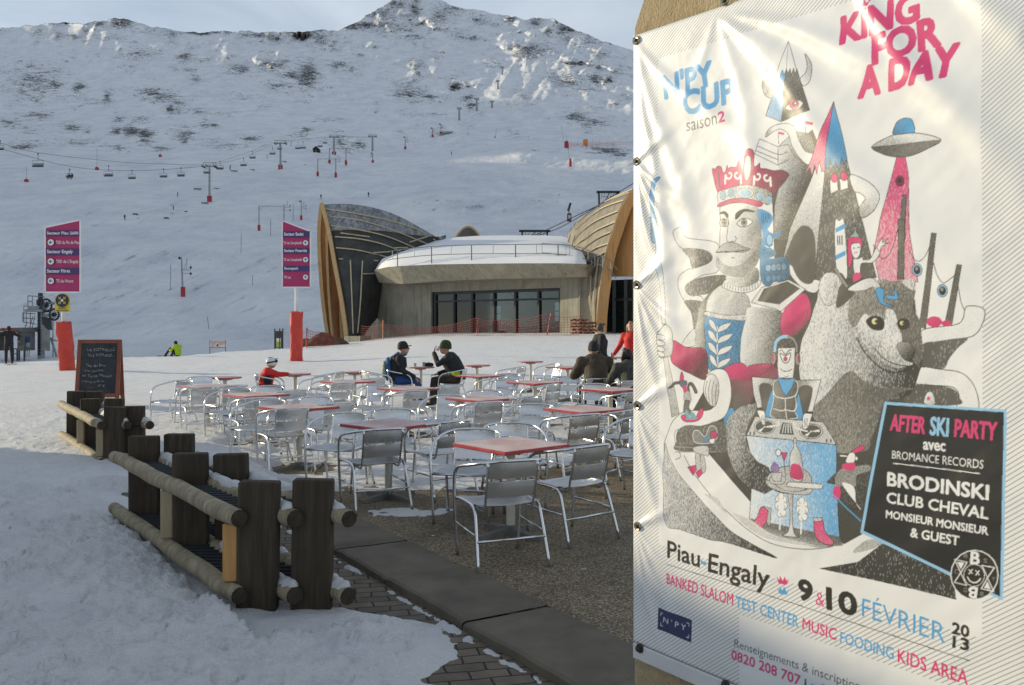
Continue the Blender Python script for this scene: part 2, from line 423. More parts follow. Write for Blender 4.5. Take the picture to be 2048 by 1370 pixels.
# --- the mountain
_ys = [-400, -60, 0, 60, 120, 180, 240, 290, 340, 400, 450, 500, 560, 640, 690, 715, 740, 760]
_yd = [4200, 2700, 2300, 1900, 1500, 1150, 850, 600, 420, 310, 260, 215, 180, 140, 118, 107, 92, 80]
_sp = [-2200, -900, -500, -200, 0, 70, 120, 165, 200, 225, 245, 262, 300, 350, 400, 470, 560, 620, 680, 720, 760, 800, 830, 870, 900, 950, 1000, 1050, 1110, 1130, 1180, 1262, 1330, 1500, 1800, 2400, 3400]
_sy = [40, 20, 40, 66, 55, 50, 45, 47, 42, 37, 38, 43, 52, 60, 65, 62, 66, 60, 60, 40, 15, -6, -14, -3, 10, 20, 30, 38, 38, 50, 72, 100, 125, 160, 200, 250, 330]
pxs = np.concatenate([np.arange(-2200, -60, 30), np.arange(-60, 1340, 2.2), np.arange(1340, 3400, 30)])
tt = np.linspace(0, 1, 350)
T2, PX = np.meshgrid(tt, pxs, indexing='ij')
sky_y = np.interp(PX, _sp, _sy) + fbm(PX * .06, PX * 0, 4, 5) * 9 * (1 + 0 * PX)
low_y = np.interp(PX, [-2200, 0, 300, 640, 760, 3400], [760, 745, 735, 722, 700, 690])
PY = low_y + (sky_y - low_y) * T2
# brow of the near slope, running up from the lift pylons to the ridge at the right of centre
brow = np.interp(PX, [-2200, 380, 480, 560, 640, 700, 760, 830, 870, 935, 960, 1010, 1130, 1170, 1262, 3400], [360, 405, 372, 338, 330, 318, 306, 292, 282, 266, 272, 288, 292, 284, 270, 200])
d = np.interp(PY, _ys, _yd)
past = sstep(2, -9, PY - brow) * np.interp(PX, [300, 460, 640, 900, 1100, 1262], [0, .05, .22, .26, .14, .2])
d = d * (1 + past * np.exp(np.minimum(PY - brow, 0) / 140.0))
wx = PX * d / 1750; wd = d
rel = fbm(wx / 260, wd / 330 + PY/90, 5, 81) * .13 + fbm(PX / 55, PY / 26, 5, 82) * .05 + fbm(PX / 15, PY / 8, 4, 83, .6) * .011
rel = rel * np.interp(PY, [0, 330, 500, 690], [1.45, 1.1, .55, .25])
gul = np.abs(fbm((PX*.85 + PY*.5) / 34, (PY - PX*.35) / 95, 4, 86))
rel = rel + np.interp(PY, [60, 330], [.10, .02]) * gul
rel = rel + (fbm((PX*.42 + PY) / 17, (PX - PY*.42) / 150, 4, 87, .6) * .034 + fbm((PX*.5 + PY) / 5, (PX - PY*.5) / 80, 3, 88) * .010) * sstep(230, 380, PY)
spc = np.interp(PY, [240, 270, 330, 420, 560], [960, 905, 775, 640, 420])
rel = rel + .10 * np.exp(-((PX - spc) / 110) ** 2) * sstep(250, 285, PY) * sstep(520, 400, PY) - .07 * np.exp(-((PX - spc - 230) / 130) ** 2) * sstep(250, 285, PY) * sstep(470, 380, PY)
lit = np.exp(-((PX - 745) / 75) ** 2) * np.exp(-((PY - brow - 8) / 14) ** 2) + .9 * np.exp(-((PX - 895) / 45) ** 2) * np.exp(-((PY - brow - 8) / 10) ** 2) + .9 * np.exp(-((PX - 1240) / 50) ** 2) * np.exp(-((PY - brow - 5) / 12) ** 2)
d = d * (1 + rel + .10 * lit)
# rock: where the snow has blown off (photo-traced outcrops on the slope, measured in its own angular grid)
ROCK = """245 45 28 12 1,190 45 30 8 .6,300 58 20 8 .4,120 47 30 3 .6,345 65 25 12 .5,400 66 50 4 .8,520 66 40 8 .6,600 62 50 4 .9,630 70 30 15 .5,80 65 25 8 .4,115 72 12 8 .6,148 75 8 7 .7,170 82 8 4 .7,230 75 25 6 .4,280 108 40 10 .5,370 115 15 8 .8,400 118 25 6 .5,350 137 10 6 .5,380 140 15 5 .6,255 132 15 5 .4,390 157 14 8 .7,480 137 25 10 .6,540 130 40 12 .7,585 148 20 8 .7,615 150 22 28 .9,560 125 25 6 .6,460 115 15 5 .5,560 170 30 8 .5,75 165 45 30 .55,65 135 25 6 .6,110 170 15 10 .7,155 175 15 12 .8,45 180 30 20 .4,217 195 10 14 .8,300 185 35 8 .45,330 195 40 10 .5,340 218 12 10 .8,360 210 12 15 .5,390 220 15 6 .5,75 230 30 8 .7,20 248 25 10 .6,60 258 20 8 .4,145 255 20 8 .8,175 262 12 5 .8,235 240 10 8 .6,290 238 18 8 .5,232 263 14 8 1,262 263 20 9 1.1,290 268 15 10 1.1,290 280 10 10 .6,370 270 22 14 .65,370 284 10 6 .9,410 245 8 10 .5,430 250 10 5 .7,235 298 15 6 .7,320 297 15 5 .8,40 293 30 6 .8,150 285 60 8 .35,450 293 30 8 .5,500 278 22 5 .7,610 260 12 5 .7,600 268 20 10 .5,730 50 60 8 .8,700 55 20 5 .9,770 30 25 20 .55,800 8 25 12 .7,830 20 15 15 .8,880 35 25 15 .7,900 20 30 10 .5,800 60 40 8 .5,830 75 30 6 .5,945 75 20 4 .6,960 40 15 12 .5,1020 35 15 4 .9,1045 33 6 5 1,1070 45 12 8 .8,1110 38 6 4 1,1095 65 12 10 .8,1130 55 15 20 .7,1180 80 40 10 .5,1030 95 25 6 .7,1060 100 30 14 .8,1040 110 20 10 .6,1150 125 35 5 .7,1200 110 25 12 .5,1230 140 20 5 .5,1130 160 35 20 .55,1190 160 15 12 .8,1215 160 12 10 .9,1180 180 20 8 .4,650 85 35 10 .5,680 130 30 6 .6,700 140 20 15 .4,835 130 15 12 .6,835 145 8 6 .8,910 172 10 10 1,925 170 12 5 .6,820 185 35 15 .6,860 192 15 5 .8,870 115 20 5 .4,935 195 12 6 .7,940 210 12 8 .9,1050 195 30 15 .35,1150 235 25 10 .7,1190 245 30 12 .6,1210 300 35 8 .8,1240 310 20 5 .8,680 288 18 14 .6,715 290 18 8 .5,700 300 20 6 .4,760 18 40 26 .35,1150 75 60 25 .3,820 40 40 30 .3"""
rock = np.zeros_like(PX)
wpx = PX + fbm(PX/22, PY/14, 3, 91) * 16; wpy = PY + fbm(PX/22, PY/14, 3, 92) * 9
for q in ROCK.split(','):
    cx, cy, rx, ry, k = map(float, q.split())
    rock = np.maximum(rock, k * np.exp(-(((wpx - cx) / (rx * .95)) ** 2 + ((wpy - cy) / (ry * .95)) ** 2) * .9))
rock = rock + .26 * sstep(.06, .3, fbm(PX / 38, PY / 12, 4, 95)) * sstep(330, 230, PY)
rock = rock + .45 * sstep(4, 0, PY - sky_y) * (PX < 700) * sstep(-.1, .15, fbm(PX/28, PX*0, 3, 97))
rx_, ry_ = fbm(PX/6, PY/4, 3, 96), 0
d = d * (1 - .012 * np.clip(rock, 0, 1.2) * (1 + 2.0 * rx_) * np.interp(PY, [0, 350], [1, .6]))
mX = (PX - CX) / F * d; mY = d; mZ = EYE + (HY - PY) / F * d
# the far side of the ridge
for k in (1, 2, 3):
    mX = np.vstack([mX, mX[-1:] * 1.12]); mY = np.vstack([mY, mY[-1:] * 1.12]); mZ = np.vstack([mZ, mZ[-1:] * .8 - 30])
    rock = np.vstack([rock, rock[-1:]])
mZ[0] -= 6
m = Mat('mountain', (.8, .8, .82), .6, 0, .3)
at = m.attr('rock').outputs['Fac']
gv = m.n('ShaderNodeNewGeometry').outputs['Position']
mp = m.n('ShaderNodeMapping'); mp.inputs['Scale'].default_value = (.9, .6, 1.7); mp.inputs['Rotation'].default_value = (0, R(-16), 0); m.l(gv, mp.inputs['Vector'])
na = m.noise(.075, 8, .72, mp.outputs[0], .4); nb = m.noise(.38, 5, .72, mp.outputs[0])
val = m.math('ADD', m.math('MULTIPLY', at, .80), m.math('ADD', m.math('MULTIPLY', m.math('SUBTRACT', na, .5), 2.3), m.math('MULTIPLY', m.math('SUBTRACT', nb, .5), 3.0)))
fac = m.ramp(val, [(.42, (0,0,0)), (.46, (1,1,1))])
tk = m.noise(.05, 6, .65, m.coord((1, .35, 1.2), (0, 0, R(28)))); sn = m.ramp(tk, [(.3, (.68, .705, .75)), (.52, (.80, .81, .83)), (.7, (.88, .88, .88))]); tk2 = m.noise(.30, 5, .7, m.coord((.35, .12, 1.0), (0, 0, R(28)))); sn = m.mix(1, sn, m.ramp(tk2, [(.32, (.86, .87, .89)), (.55, (1, 1, 1)), (.68, (1.05, 1.05, 1.05))]), 'MULTIPLY')
rc = m.ramp(nb, [(.3, (.022, .022, .022)), (.7, (.075, .072, .064))])
m.col(m.mix(m.math('MULTIPLY', fac, m.math('GREATER_THAN', at, .04)), sn, rc))
trk = m.noise(.5, 4, .6, m.coord((1, .25, .25)))
m.bump(m.math('ADD', m.noise(.35, 7, .68, gv), m.math('MULTIPLY', trk, .6)), .8, 1.6)
MOUNT = m.m
mountain = sheet('mountain', mX, mY, mZ, MOUNT, {'rock': rock})

# --- unseen ridge added on the left, its height shaped to shade the slope
yy = np.array([150, 165, 182, 200, 220, 250, 300, 360, 420, 500, 580, 660, 740, 790, 820, 850, 880, 910, 950, 1000, 1100, 1250, 1500, 1800, 2200, 2700, 3300, 4000, 4700], float)
xr = -(.9 * yy + 100)
run = (-xr - 60) / math.sin(R(SUN_AZ))
ya = yy - math.cos(R(SUN_AZ)) * run
SH = np.interp(ya, [85, 102, 122, 145, 200, 300, 400, 440, 475, 500, 530, 600, 700, 900, 1200, 1500, 1900, 2300, 2800], [0, 6, 34, 52, 76, 112, 124, 108, 95, 100, 114, 175, 225, 272, 312, 385, 585, 620, 560])
hr = SH + run * math.tan(R(SUN_EL)); hr[0] = 1; hr[1] *= .6
lat = np.array([-1.6, -.8, -.3, -.1, 0, .08, .2, .4, .6, .8, 1.0])
LA, YY = np.meshgrid(lat, yy); XR = xr[:, None]; HR = hr[:, None]
XI = -(.60 * yy[:, None] + 14)
sX = np.where(LA < 0, XR + LA * 600, XR + (XI - XR) * LA)
sZ = np.where(LA < 0, HR * (1 + LA * .5), HR * (1 - np.abs(LA) ** .85) - 8 * LA) + fbm(sX / 40, YY / 40, 4, 99) * HR * .05 * (LA != 0)
shade_ridge = sheet('mountain_shade_ridge', sX, YY + 0 * sX, sZ, MOUNT, {'rock': np.clip(fbm(sX/60, YY/60, 3, 98) * 2, 0, 1)})
# ================================================================ the lift station with timber shells
CONC = Mat('raw_concrete', (.36, .34, .27), .85)
c = CONC.ramp(CONC.noise(.9, 6, .6), [(.25, (.22, .205, .16)), (.75, (.37, .345, .275))])
st = CONC.ramp(CONC.noise(1.6, 4, .6, CONC.coord((2.2, 2.2, .16))), [(.55, (1, 1, 1)), (.78, (.42, .40, .36))])
ln = CONC.ramp(CONC.noise(3.0, 2, .5, CONC.coord((1, 1, .02))), [(.47, (1, 1, 1)), (.5, (.86, .86, .85)), (.53, (1, 1, 1))])
CONC.col(CONC.mix(1, CONC.mix(1, c, st, 'MULTIPLY'), ln, 'MULTIPLY')); CONC.bump(CONC.noise(9, 5, .6), .3, .02); CONC = CONC.m
def wood(name, lo, hi, scale=(1, 1, .12), s=14, rough=.65):
    m = Mat(name, lo, rough); n = m.noise(s, 6, .6, m.coord(scale), .6)
    m.col(m.ramp(n, [(.28, lo), (.72, hi)])); m.bump(n, .25, .004); return m.m
LARCH = wood('larch', (.40, .20, .065), (.60, .34, .13), (1, 1, .06), 9)
GLULAM = wood('glulam', (.44, .27, .115), (.57, .39, .19), (1, 1, .2), 5)
RIBW = wood('rib_timber', (.33, .13, .045), (.48, .21, .08), (1, 1, .1), 5)
BATTEN = varied('batten_timber', (.44, .37, .25), .7, 0, .2, 4)
MEMB = varied('roof_membrane', (.040, .042, .038), .65, 0, .35, 1.2, .2)
MEMBG = varied('weathered_membrane', (.21, .19, .155), .8, 0, .25, 1.5, .4)
TARP = Mat('grey_tarpaulin', (.24, .25, .26), .5); tn = TARP.noise(1.1, 4, .7, TARP.coord((2.5, 2.5, .4)), 1.2)
TARP.col(TARP.ramp(tn, [(.35, (.10, .105, .11)), (.65, (.33, .34, .36))])); TARP.bump(tn, .8, .12); TARP = TARP.m
DARKM = varied('dark_steel', (.035, .038, .04), .5, .3, .2, 6)
GALV = varied('galvanised_steel', (.20, .215, .22), .5, .6, .2, 5)
STEEL = varied('grey_painted_steel', (.26, .28, .29), .55, .2, .15, 3)
SNOWR = varied('roof_snow', (.80, .81, .83), .6, 0, .03, 1.5, .5)
REDP = varied('red_padding', (.50, .035, .02), .45, 0, .18, 2.5, .5)
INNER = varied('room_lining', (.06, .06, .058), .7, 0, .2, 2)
GLASS = Mat('window_glass', (.02, .03, .03), .04); GLASS.b.inputs['Alpha'].default_value = 1
gt = GLASS.n('ShaderNodeBsdfTransparent'); gt.inputs[0].default_value = (.50, .58, .57, 1); gg = GLASS.n('ShaderNodeBsdfGlossy'); gg.inputs['Roughness'].default_value = .03
gf = GLASS.n('ShaderNodeFresnel'); gf.inputs[0].default_value = 1.5; gx = GLASS.n('ShaderNodeMixShader')
GLASS.l(GLASS.math('MULTIPLY', gf.outputs[0], 1.5, 0, True), gx.inputs[0]); GLASS.l(gt.outputs[0], gx.inputs[1]); GLASS.l(gg.outputs[0], gx.inputs[2]); GLASS.l(gx.outputs[0], GLASS.o.inputs['Surface']); GLASS = GLASS.m
NETM = varied('red_netting', (.30, .045, .04), .7, 0, .15, 3)

def lerp(a, b, t): return a + (b - a) * t
def path(pts, n):                                    # resample a polyline smoothly (Catmull-Rom), n points
    pts = [Vector(p) for p in pts]; m = len(pts) - 1; out = []
    for k in range(n):
        u = k / (n - 1) * m; i = min(int(u), m - 1); t = u - i
        p0, p1, p2, p3 = pts[max(i-1, 0)], pts[i], pts[i+1], pts[min(i+2, m)]
        out.append(.5 * ((2*p1) + (p2 - p0)*t + (2*p0 - 5*p1 + 4*p2 - p3)*t*t + (3*p1 - p0 - 3*p2 + p3)*t**3))
    return out
def PB(px, py, d): return P(px, py, d + (950 - px) * .026)   # the station stands turned, its left end farther off
root = PB(950, 668, 70)
st_root = thing('lift_station', 'concrete chairlift station with big timber shell roofs and snow on its flat roof', 'building', (root.x, root.y, 0))
def loc_build(mb, name, mat, parent, smooth=False):  # vertices given in world space, object parented to the station
    o = st_root.location; mb.v = [(v[0]-o.x, v[1]-o.y, v[2]-o.z) for v in mb.v]
    return mb.build(name, mat, parent, smooth)

# ---- left shell: near limb, far limb, ridge and tail
near = path([PB(647,410,72), PB(660,460,70.5), PB(673,530,69), PB(686,600,67.5), PB(694,655,66.3), PB(698,700,66)], 25)
far = path([PB(646,410,72.2), PB(641,470,73.5), PB(645,560,75), PB(652,630,76.5), PB(663,705,77.5)], 25)
ridge = path([PB(647,410,72), PB(690,409,73), PB(735,414,74.5), PB(785,428,76), PB(835,453,78), PB(892,486,81)], 25)
foot = path([PB(698,700,66), PB(716,706,67), PB(722,700,68.5), PB(735,660,71), PB(790,600,76), PB(892,500,82)], 25)
def shell_pt(iu, v):                                 # the near flank; v: 0 ridge .. 1 foot
    a, b = ridge[iu], foot[iu]; u = iu / 24
    s = lerp(a, b, v) + Vector((0, -1, 0)) * (2.2 * u * (1-u) * 2 * math.sin(math.pi * v)) + Vector((0, 0, .9)) * math.sin(math.pi * v) * u * 1.2
    k = int(v * 24); q = lerp(near[k], near[min(k+1, 24)], v*24 - k)
    lin = lerp(ridge[0], foot[0], v)
    return s + (q - lin) * (1 - u) ** 1.6
mb = MB(); mb.grid([[shell_pt(i, v/24) for v in range(5, 25)] for i in range(25)]); cl = loc_build(mb, 'shell_cladding', MEMB, st_root, True)
mb = MB()
mb.grid([[shell_pt(i, v/24) + Vector((0, -.06, .05)) for v in range(0, 6)] for i in range(25)]); loc_build(mb, 'tarpaulin', TARP, st_root, True)
fridge = ridge; ffoot = path([PB(663,705,77.5), PB(690,690,80), PB(735,660,84), PB(800,600,88), PB(892,500,84)], 25)
def far_pt(iu, v):
    a, b = fridge[iu], ffoot[iu]; u = iu / 24
    s = lerp(a, b, v) + Vector((0, 1, 0)) * (2.0 * u * (1-u) * 2 * math.sin(math.pi * v))
    k = int(v * 24); q = lerp(far[k], far[min(k+1, 24)], v*24 - k)
    return s + (q - lerp(fridge[0], ffoot[0], v)) * (1 - u) ** 1.6
mb = MB(); mb.grid([[far_pt(i, v/24) for v in range(25)] for i in range(25)]); loc_build(mb, 'shell_lining', RIBW, st_root, True)
for iu in (2, 5, 8, 12, 16):                         # curved ribs on the inside of the shell
    mb = MB(); mb.ribbon([far_pt(iu, v/24) + Vector((0, -.25, -.05)) for v in range(1, 25)], .22, .5, (0, 1, 0)); loc_build(mb, 'rib', GLULAM, st_root)
mb = MB(); mb.ribbon([p + Vector((-.1, -.12, .05)) for p in near], .34, .42, (0, 1, 0)); loc_build(mb, 'edge_beam', GLULAM, st_root)
mb = MB(); mb.ribbon([p + Vector((-.12, .05, .05)) for p in far], .34, .42, (0, 1, 0)); loc_build(mb, 'edge_beam', GLULAM, st_root)
def proj(p): return (CX + F * p.x / p.y, HY - F * (p.z - EYE) / p.y)
def tracer(fn, nu, nv, off):
    us = [(fn(i/nu, j/nv), i/nu, j/nv) for i in range(nu+1) for j in range(nv+1)]
    arr = np.array([proj(p) for p, _, _ in us])
    def at(px_, py_):
        k = int(np.argmin((arr[:, 0]-px_)**2 + (arr[:, 1]-py_)**2)); return us[k][0]
    def run(pts, name='batten', w=.10, h=.12, up=(0, 1, 0), mat=None):
        q = [Vector(at(x, y)) for x, y in pts]; n = max(2, 4*(len(q)-1)) if len(q) > 2 else 2
        b = MB(); b.ribbon([p + off for p in (path(q, n) if len(q) > 2 else q)], w, h, up); return loc_build(b, name, mat or BATTEN, st_root)
    return run
def shell_f(u, v):
    i = min(int(u*24), 23); return lerp(shell_pt(i, v), shell_pt(i+1, v), u*24 - i)
trc = tracer(shell_f, 96, 96, Vector((0, -.14, .05)))
for l_ in ([(650.5,420),(701,425.6),(768,439),(836,461),(873,484)], [(661,434),(718,442),(785,461),(859,490)], [(664,452),(718,461),(775,474),(832,498)],
           [(671,475),(718,479),(762,489),(802,503)], [(673,497),(718,502),(775,515)], [(678,519),(758,523)], [(701,521),(704,600),(707,668)], [(725,523),(721,606),(716,668)],
           [(681,468),(740,474)], [(747,506),(779,505)], [(787,497),(816,496)], [(819,486),(856,475)], [(726,548),(748,548)]):
    trc(l_)

# ---- right shell: an arch facing us
arch = path([PB(1196,664,67), PB(1197.5,625,67), PB(1203,575,67.2), PB(1212,515,67.6), PB(1228,462,68), PB(1248,408,68.4), PB(1270,384,68.6), PB(1300,372,69)], 29)
rarch = path([PB(1300,372,69), PB(1330,384,68), PB(1352,408,67), PB(1372,462,66), PB(1388,515,65), PB(1397,575,64.3), PB(1402,625,64), PB(1404,664,63.8)], 29)
back = path([PB(1186,664,69), PB(1180,610,71), PB(1170,560,74), PB(1150,530,79), PB(1132,500,84), PB(1128,484,86), PB(1150,456,86), PB(1215,402,80), PB(1300,368,74)], 29)
back = [lerp(arch[k], back[k], 1) for k in range(29)]
def rs(k, w):
    p = lerp(arch[k], back[k], w); b = math.sin(math.pi * w) * math.sin(math.pi * min(1, k/24))
    return p + Vector((-.9, -.3, .9)) * b
mb = MB(); mb.grid([[rs(k, w/12) for w in range(13)] for k in range(29)]); loc_build(mb, 'shell_cladding', MEMBG, st_root, True)
rback = path([PB(1300,368,74), PB(1400,402,78), PB(1450,456,82), PB(1470,560,74), PB(1420,664,66)], 29)
mb = MB(); mb.grid([[lerp(rarch[k], rback[k], w/6) for w in range(7)] for k in range(29)]); loc_build(mb, 'shell_cladding', MEMBG, st_root, True)
mb = MB(); full = arch[:-1] + rarch
mb.ribbon([p + Vector((.25, -.15, -.1)) for p in full], .62, .55, [(0, -1, 0)] * len(full)); loc_build(mb, 'edge_beam', LARCH, st_root)
mb = MB(); mb.ribbon([p + Vector((-.10, -.3, .06)) for p in full], .10, .2, (0, -1, 0)); loc_build(mb, 'edge_trim', GLULAM, st_root)
def rs_f(u, w):
    k = min(int(u*28), 27); return lerp(rs(k, w), rs(k+1, w), u*28 - k)
trr = tracer(rs_f, 112, 80, Vector((-.08, -.10, .05)))
for l_ in ([(1266,373),(1211,393),(1177,416),(1156,441)], [(1261,386),(1211,402),(1180,421),(1157,446)], [(1249,402),(1206,417),(1172,441),(1153,461)], [(1240,423),(1198,439),(1169,460),(1149,481)],
           [(1233,443),(1193,462),(1164,483),(1146,498)], [(1225,466),(1193,480),(1161,504)], [(1219,488),(1190,499),(1170,512)], [(1214,505),(1175,523)],
           [(1159,441),(1149,481),(1146,497)], [(1150,447),(1140,480),(1138,492)], [(1143,455),(1134,482)], [(1186,520),(1183,583),(1187,660)], [(1200,515),(1192,583),(1193,657)]):
    trr(l_, up=(0, -1, 0), w=.09, h=.10)
# wall of planks and glazing inside the arch
inn = [PB(1208,553,68.9), PB(1214,515,68.9), PB(1229,462,68.9), PB(1249,410,68.9), PB(1271,387,68.9), PB(1300,376,68.9), PB(1329,387,68.9), PB(1350,410,68.9), PB(1370,462,68.9), PB(1385,515,68.9), PB(1390,553,68.9)]
mb = MB(); mb.prism(inn, (0, 0, 0), (0, .2, 0)); loc_build(mb, 'timber_wall', LARCH, st_root)
mb = MB(); a = PB(1212,666,68.9); b_ = PB(1400,553,68.9)
mb.prism([a, Vector((b_.x, b_.y, a.z)), b_, Vector((a.x, a.y, b_.z))], (0, 0, 0), (0, .1, 0)); loc_build(mb, 'glazing', varied('dark_glazing', (.012, .016, .016), .08, 0, .1, 2), st_root)
for px_ in (1228, 1251, 1276):
    mb = MB(); q = PB(px_, 600, 68.8); mb.box((q.x-.12, q.y-.1, a.z), (q.x+.12, q.y+.05, b_.z)); loc_build(mb, 'mullion', DARKM, st_root)
mb = MB(); q = PB(1212, 600, 68.8); mb.bar((a.x, a.y-.05, q.z), (b_.x, b_.y-.05, q.z), .14, .2); loc_build(mb, 'mullion', DARKM, st_root)

# ---- concrete body: faceted front wall with a wide glazed opening
def wallseg(p0, p1, zb, zt, th=.5):
    b = MB(); d_ = (p1 - p0); d_.z = 0; n_ = Vector((-d_.y, d_.x, 0)).normalized() * th
    q0 = Vector((p0.x, p0.y, zb)); q1 = Vector((p1.x, p1.y, zb))
    b.prism([q0, q1, q1 + n_, q0 + n_], (0, 0, zb), (0, 0, zt)); return b
ZB, ZT = .2, 5.6
c0 = PB(716,668,74.5); c1 = PB(797,668,71.6); c2 = PB(862,668,70.9); c3 = PB(1120,668,68.9); c4 = PB(1158,668,68.5); c5 = PB(1192,660,68.8)
for p0, p1 in ((c0, c1), (c1, c2), (c3, c4), (c4, c5)): loc_build(wallseg(p0, p1, ZB, ZT), 'wall', CONC, st_root)
zl = PB(990,580,69.9).z
loc_build(wallseg(c2, c3, zl, ZT), 'wall', CONC, st_root)
dv = (c3 - c2); dv.z = 0; Lw = dv.length; du = dv.normalized(); dn = Vector((-du.y, du.x, 0))
def W_(s_, z_, dep=.25): return Vector((c2.x, c2.y, 0)) + du * s_ + dn * dep + Vector((0, 0, z_))
ZF = .72
def wbar(s0, s1, z0, z1, dep=.2, th=.12):
    b = MB(); b.prism([W_(s0, z0, dep), W_(s1, z0, dep), W_(s1, z1, dep), W_(s0, z1, dep)], (0, 0, 0), dn * th); return b
def sx(px_): return (px_ - 862) / (1120 - 862) * Lw
mb = MB(); mb.prism([W_(0, ZF, .34), W_(Lw, ZF, .34), W_(Lw, zl, .34), W_(0, zl, .34)], (0, 0, 0), dn * .02); loc_build(mb, 'glazing', GLASS, st_root)
ztr = PB(900,602,70).z
frm = MB()
for px_ in (862, 867, 909, 948, 992, 1034, 1078, 1117):
    q = wbar(sx(px_) - .09, sx(px_) + .09, ZF, zl, .18, .16); frm.add(q.v, q.f)
for z0, z1 in ((zl - .22, zl), (ztr - .07, ztr + .07), (ZF, ZF + .15)):
    q = wbar(0, Lw, z0, z1, .21, .12); frm.add(q.v, q.f)
loc_build(frm, 'window_frame', DARKM, st_root)
# the room behind, open to the slope through windows at its back
def room(s_, dep, z_): return W_(s_, z_, dep)
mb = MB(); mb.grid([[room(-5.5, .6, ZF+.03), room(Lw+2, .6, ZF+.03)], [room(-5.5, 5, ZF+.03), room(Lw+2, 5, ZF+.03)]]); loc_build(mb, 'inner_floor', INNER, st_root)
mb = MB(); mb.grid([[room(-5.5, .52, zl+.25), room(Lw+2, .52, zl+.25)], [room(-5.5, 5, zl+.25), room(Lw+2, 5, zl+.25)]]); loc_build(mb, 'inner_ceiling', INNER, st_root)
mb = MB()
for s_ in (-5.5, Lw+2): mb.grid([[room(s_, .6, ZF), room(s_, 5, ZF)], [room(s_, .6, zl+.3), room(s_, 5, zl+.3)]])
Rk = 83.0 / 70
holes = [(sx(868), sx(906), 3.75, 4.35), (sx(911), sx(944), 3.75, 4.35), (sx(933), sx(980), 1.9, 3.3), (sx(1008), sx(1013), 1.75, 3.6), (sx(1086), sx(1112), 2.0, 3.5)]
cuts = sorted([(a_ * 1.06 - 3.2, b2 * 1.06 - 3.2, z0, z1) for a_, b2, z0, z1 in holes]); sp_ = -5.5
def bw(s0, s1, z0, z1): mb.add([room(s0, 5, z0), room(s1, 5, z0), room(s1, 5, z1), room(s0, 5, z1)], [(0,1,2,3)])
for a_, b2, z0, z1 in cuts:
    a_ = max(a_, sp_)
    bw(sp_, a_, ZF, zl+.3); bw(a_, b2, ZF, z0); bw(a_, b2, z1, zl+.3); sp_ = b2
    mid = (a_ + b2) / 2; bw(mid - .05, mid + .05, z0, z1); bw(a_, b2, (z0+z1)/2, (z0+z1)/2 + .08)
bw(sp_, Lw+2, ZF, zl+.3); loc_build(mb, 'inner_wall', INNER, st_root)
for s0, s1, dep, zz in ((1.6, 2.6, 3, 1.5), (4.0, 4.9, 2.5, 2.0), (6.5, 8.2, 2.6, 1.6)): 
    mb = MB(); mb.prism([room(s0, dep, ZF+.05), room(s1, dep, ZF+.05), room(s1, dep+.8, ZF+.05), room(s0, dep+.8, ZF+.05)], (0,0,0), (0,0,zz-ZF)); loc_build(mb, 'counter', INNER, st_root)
# canopy: thick slab with a splayed concrete fascia
top = [PB(748,540,69.2), PB(775,534,67.6), PB(800,532,66.8), PB(863,529,66.2), PB(950,527.5,65.7), PB(1040,526.5,65.2), PB(1120,526.5,65.2), PB(1172,528,66)]
bot = [PB(758,565,71.0), PB(785,567,69.4), PB(808,568,68.4), PB(869,563,67.7), PB(955,559,67.2), PB(1042,556.5,66.6), PB(1122,554.5,66.6), PB(1174,553,67.4)]
bk0 = [Vector((p.x + 2.2, p.y + 4.2, p.z)) for i, p in enumerate(top)]; bk1 = [Vector((p.x + 1.8, p.y + 3.6, p.z)) for p in bot]
mb = MB(); mb.grid([bk0, top, bot, bk1]); mb.grid([[bk0[0], top[0]], [bk1[0], bot[0]]]); mb.grid([[bk0[-1], top[-1]], [bk1[-1], bot[-1]]])
loc_build(mb, 'canopy', CONC, st_root, False)
# snow on the roof, in a low dome behind the railing
rows = []
rt = [PB(775,522,75), PB(830,500,78), PB(888,482,81), PB(960,476,82), PB(1060,475.5,82), PB(1126,478,81), PB(1150,495,76), PB(1172,520,70)]
rt = path(rt, 25); tp = path([p + Vector((.05, .25, .0)) for p in top], 25)
for k in range(13):
    t = k / 12
    rows.append([lerp(tp[i], rt[i], t) + Vector((0, 0, .55 * math.sin(math.pi * min(1, t * 1.25)) ** .8 * (1 - .6*t) * (1 if i not in (0, 24) else .3) + (.22 * min(1, t*8)) * (0 < i < 24) + .12 * float(fbm(np.float64(i*.7), np.float64(k*.6), 3, 5)))) for i in range(25)])
mb = MB(); mb.grid(rows); mb.grid([[q for q in rows[-1]], [q + Vector((0, 4, -3)) for q in rows[-1]]]); loc_build(mb, 'roof_snow', SNOWR, st_root, True)
# small shell behind the roof
mb = MB(); q = PB(912,480,86); w_ = 50/F*86
rows = [[q + Vector((w_*(k/12), 3*t - .2, (1.15*math.sin(math.pi*k/12) ** .8) * (1 - t*t) + .1)) for k in range(13)] for t in (0, .3, .6, .85, 1)]
mb.grid(rows); loc_build(mb, 'small_shell', MEMBG, st_root, True)
mb = MB(); mb.ribbon([p + Vector((0, -.1, .05)) for p in rows[0]], .16, .14, (0, -1, 0)); loc_build(mb, 'edge_trim', GLULAM, st_root)
# drain pipe
mb = MB(); q = PB(1160,668,68.3); mb.tube([(q.x, q.y, .6), (q.x, q.y, 5.0)], .07, 6); loc_build(mb, 'drain_pipe', CONC, st_root)
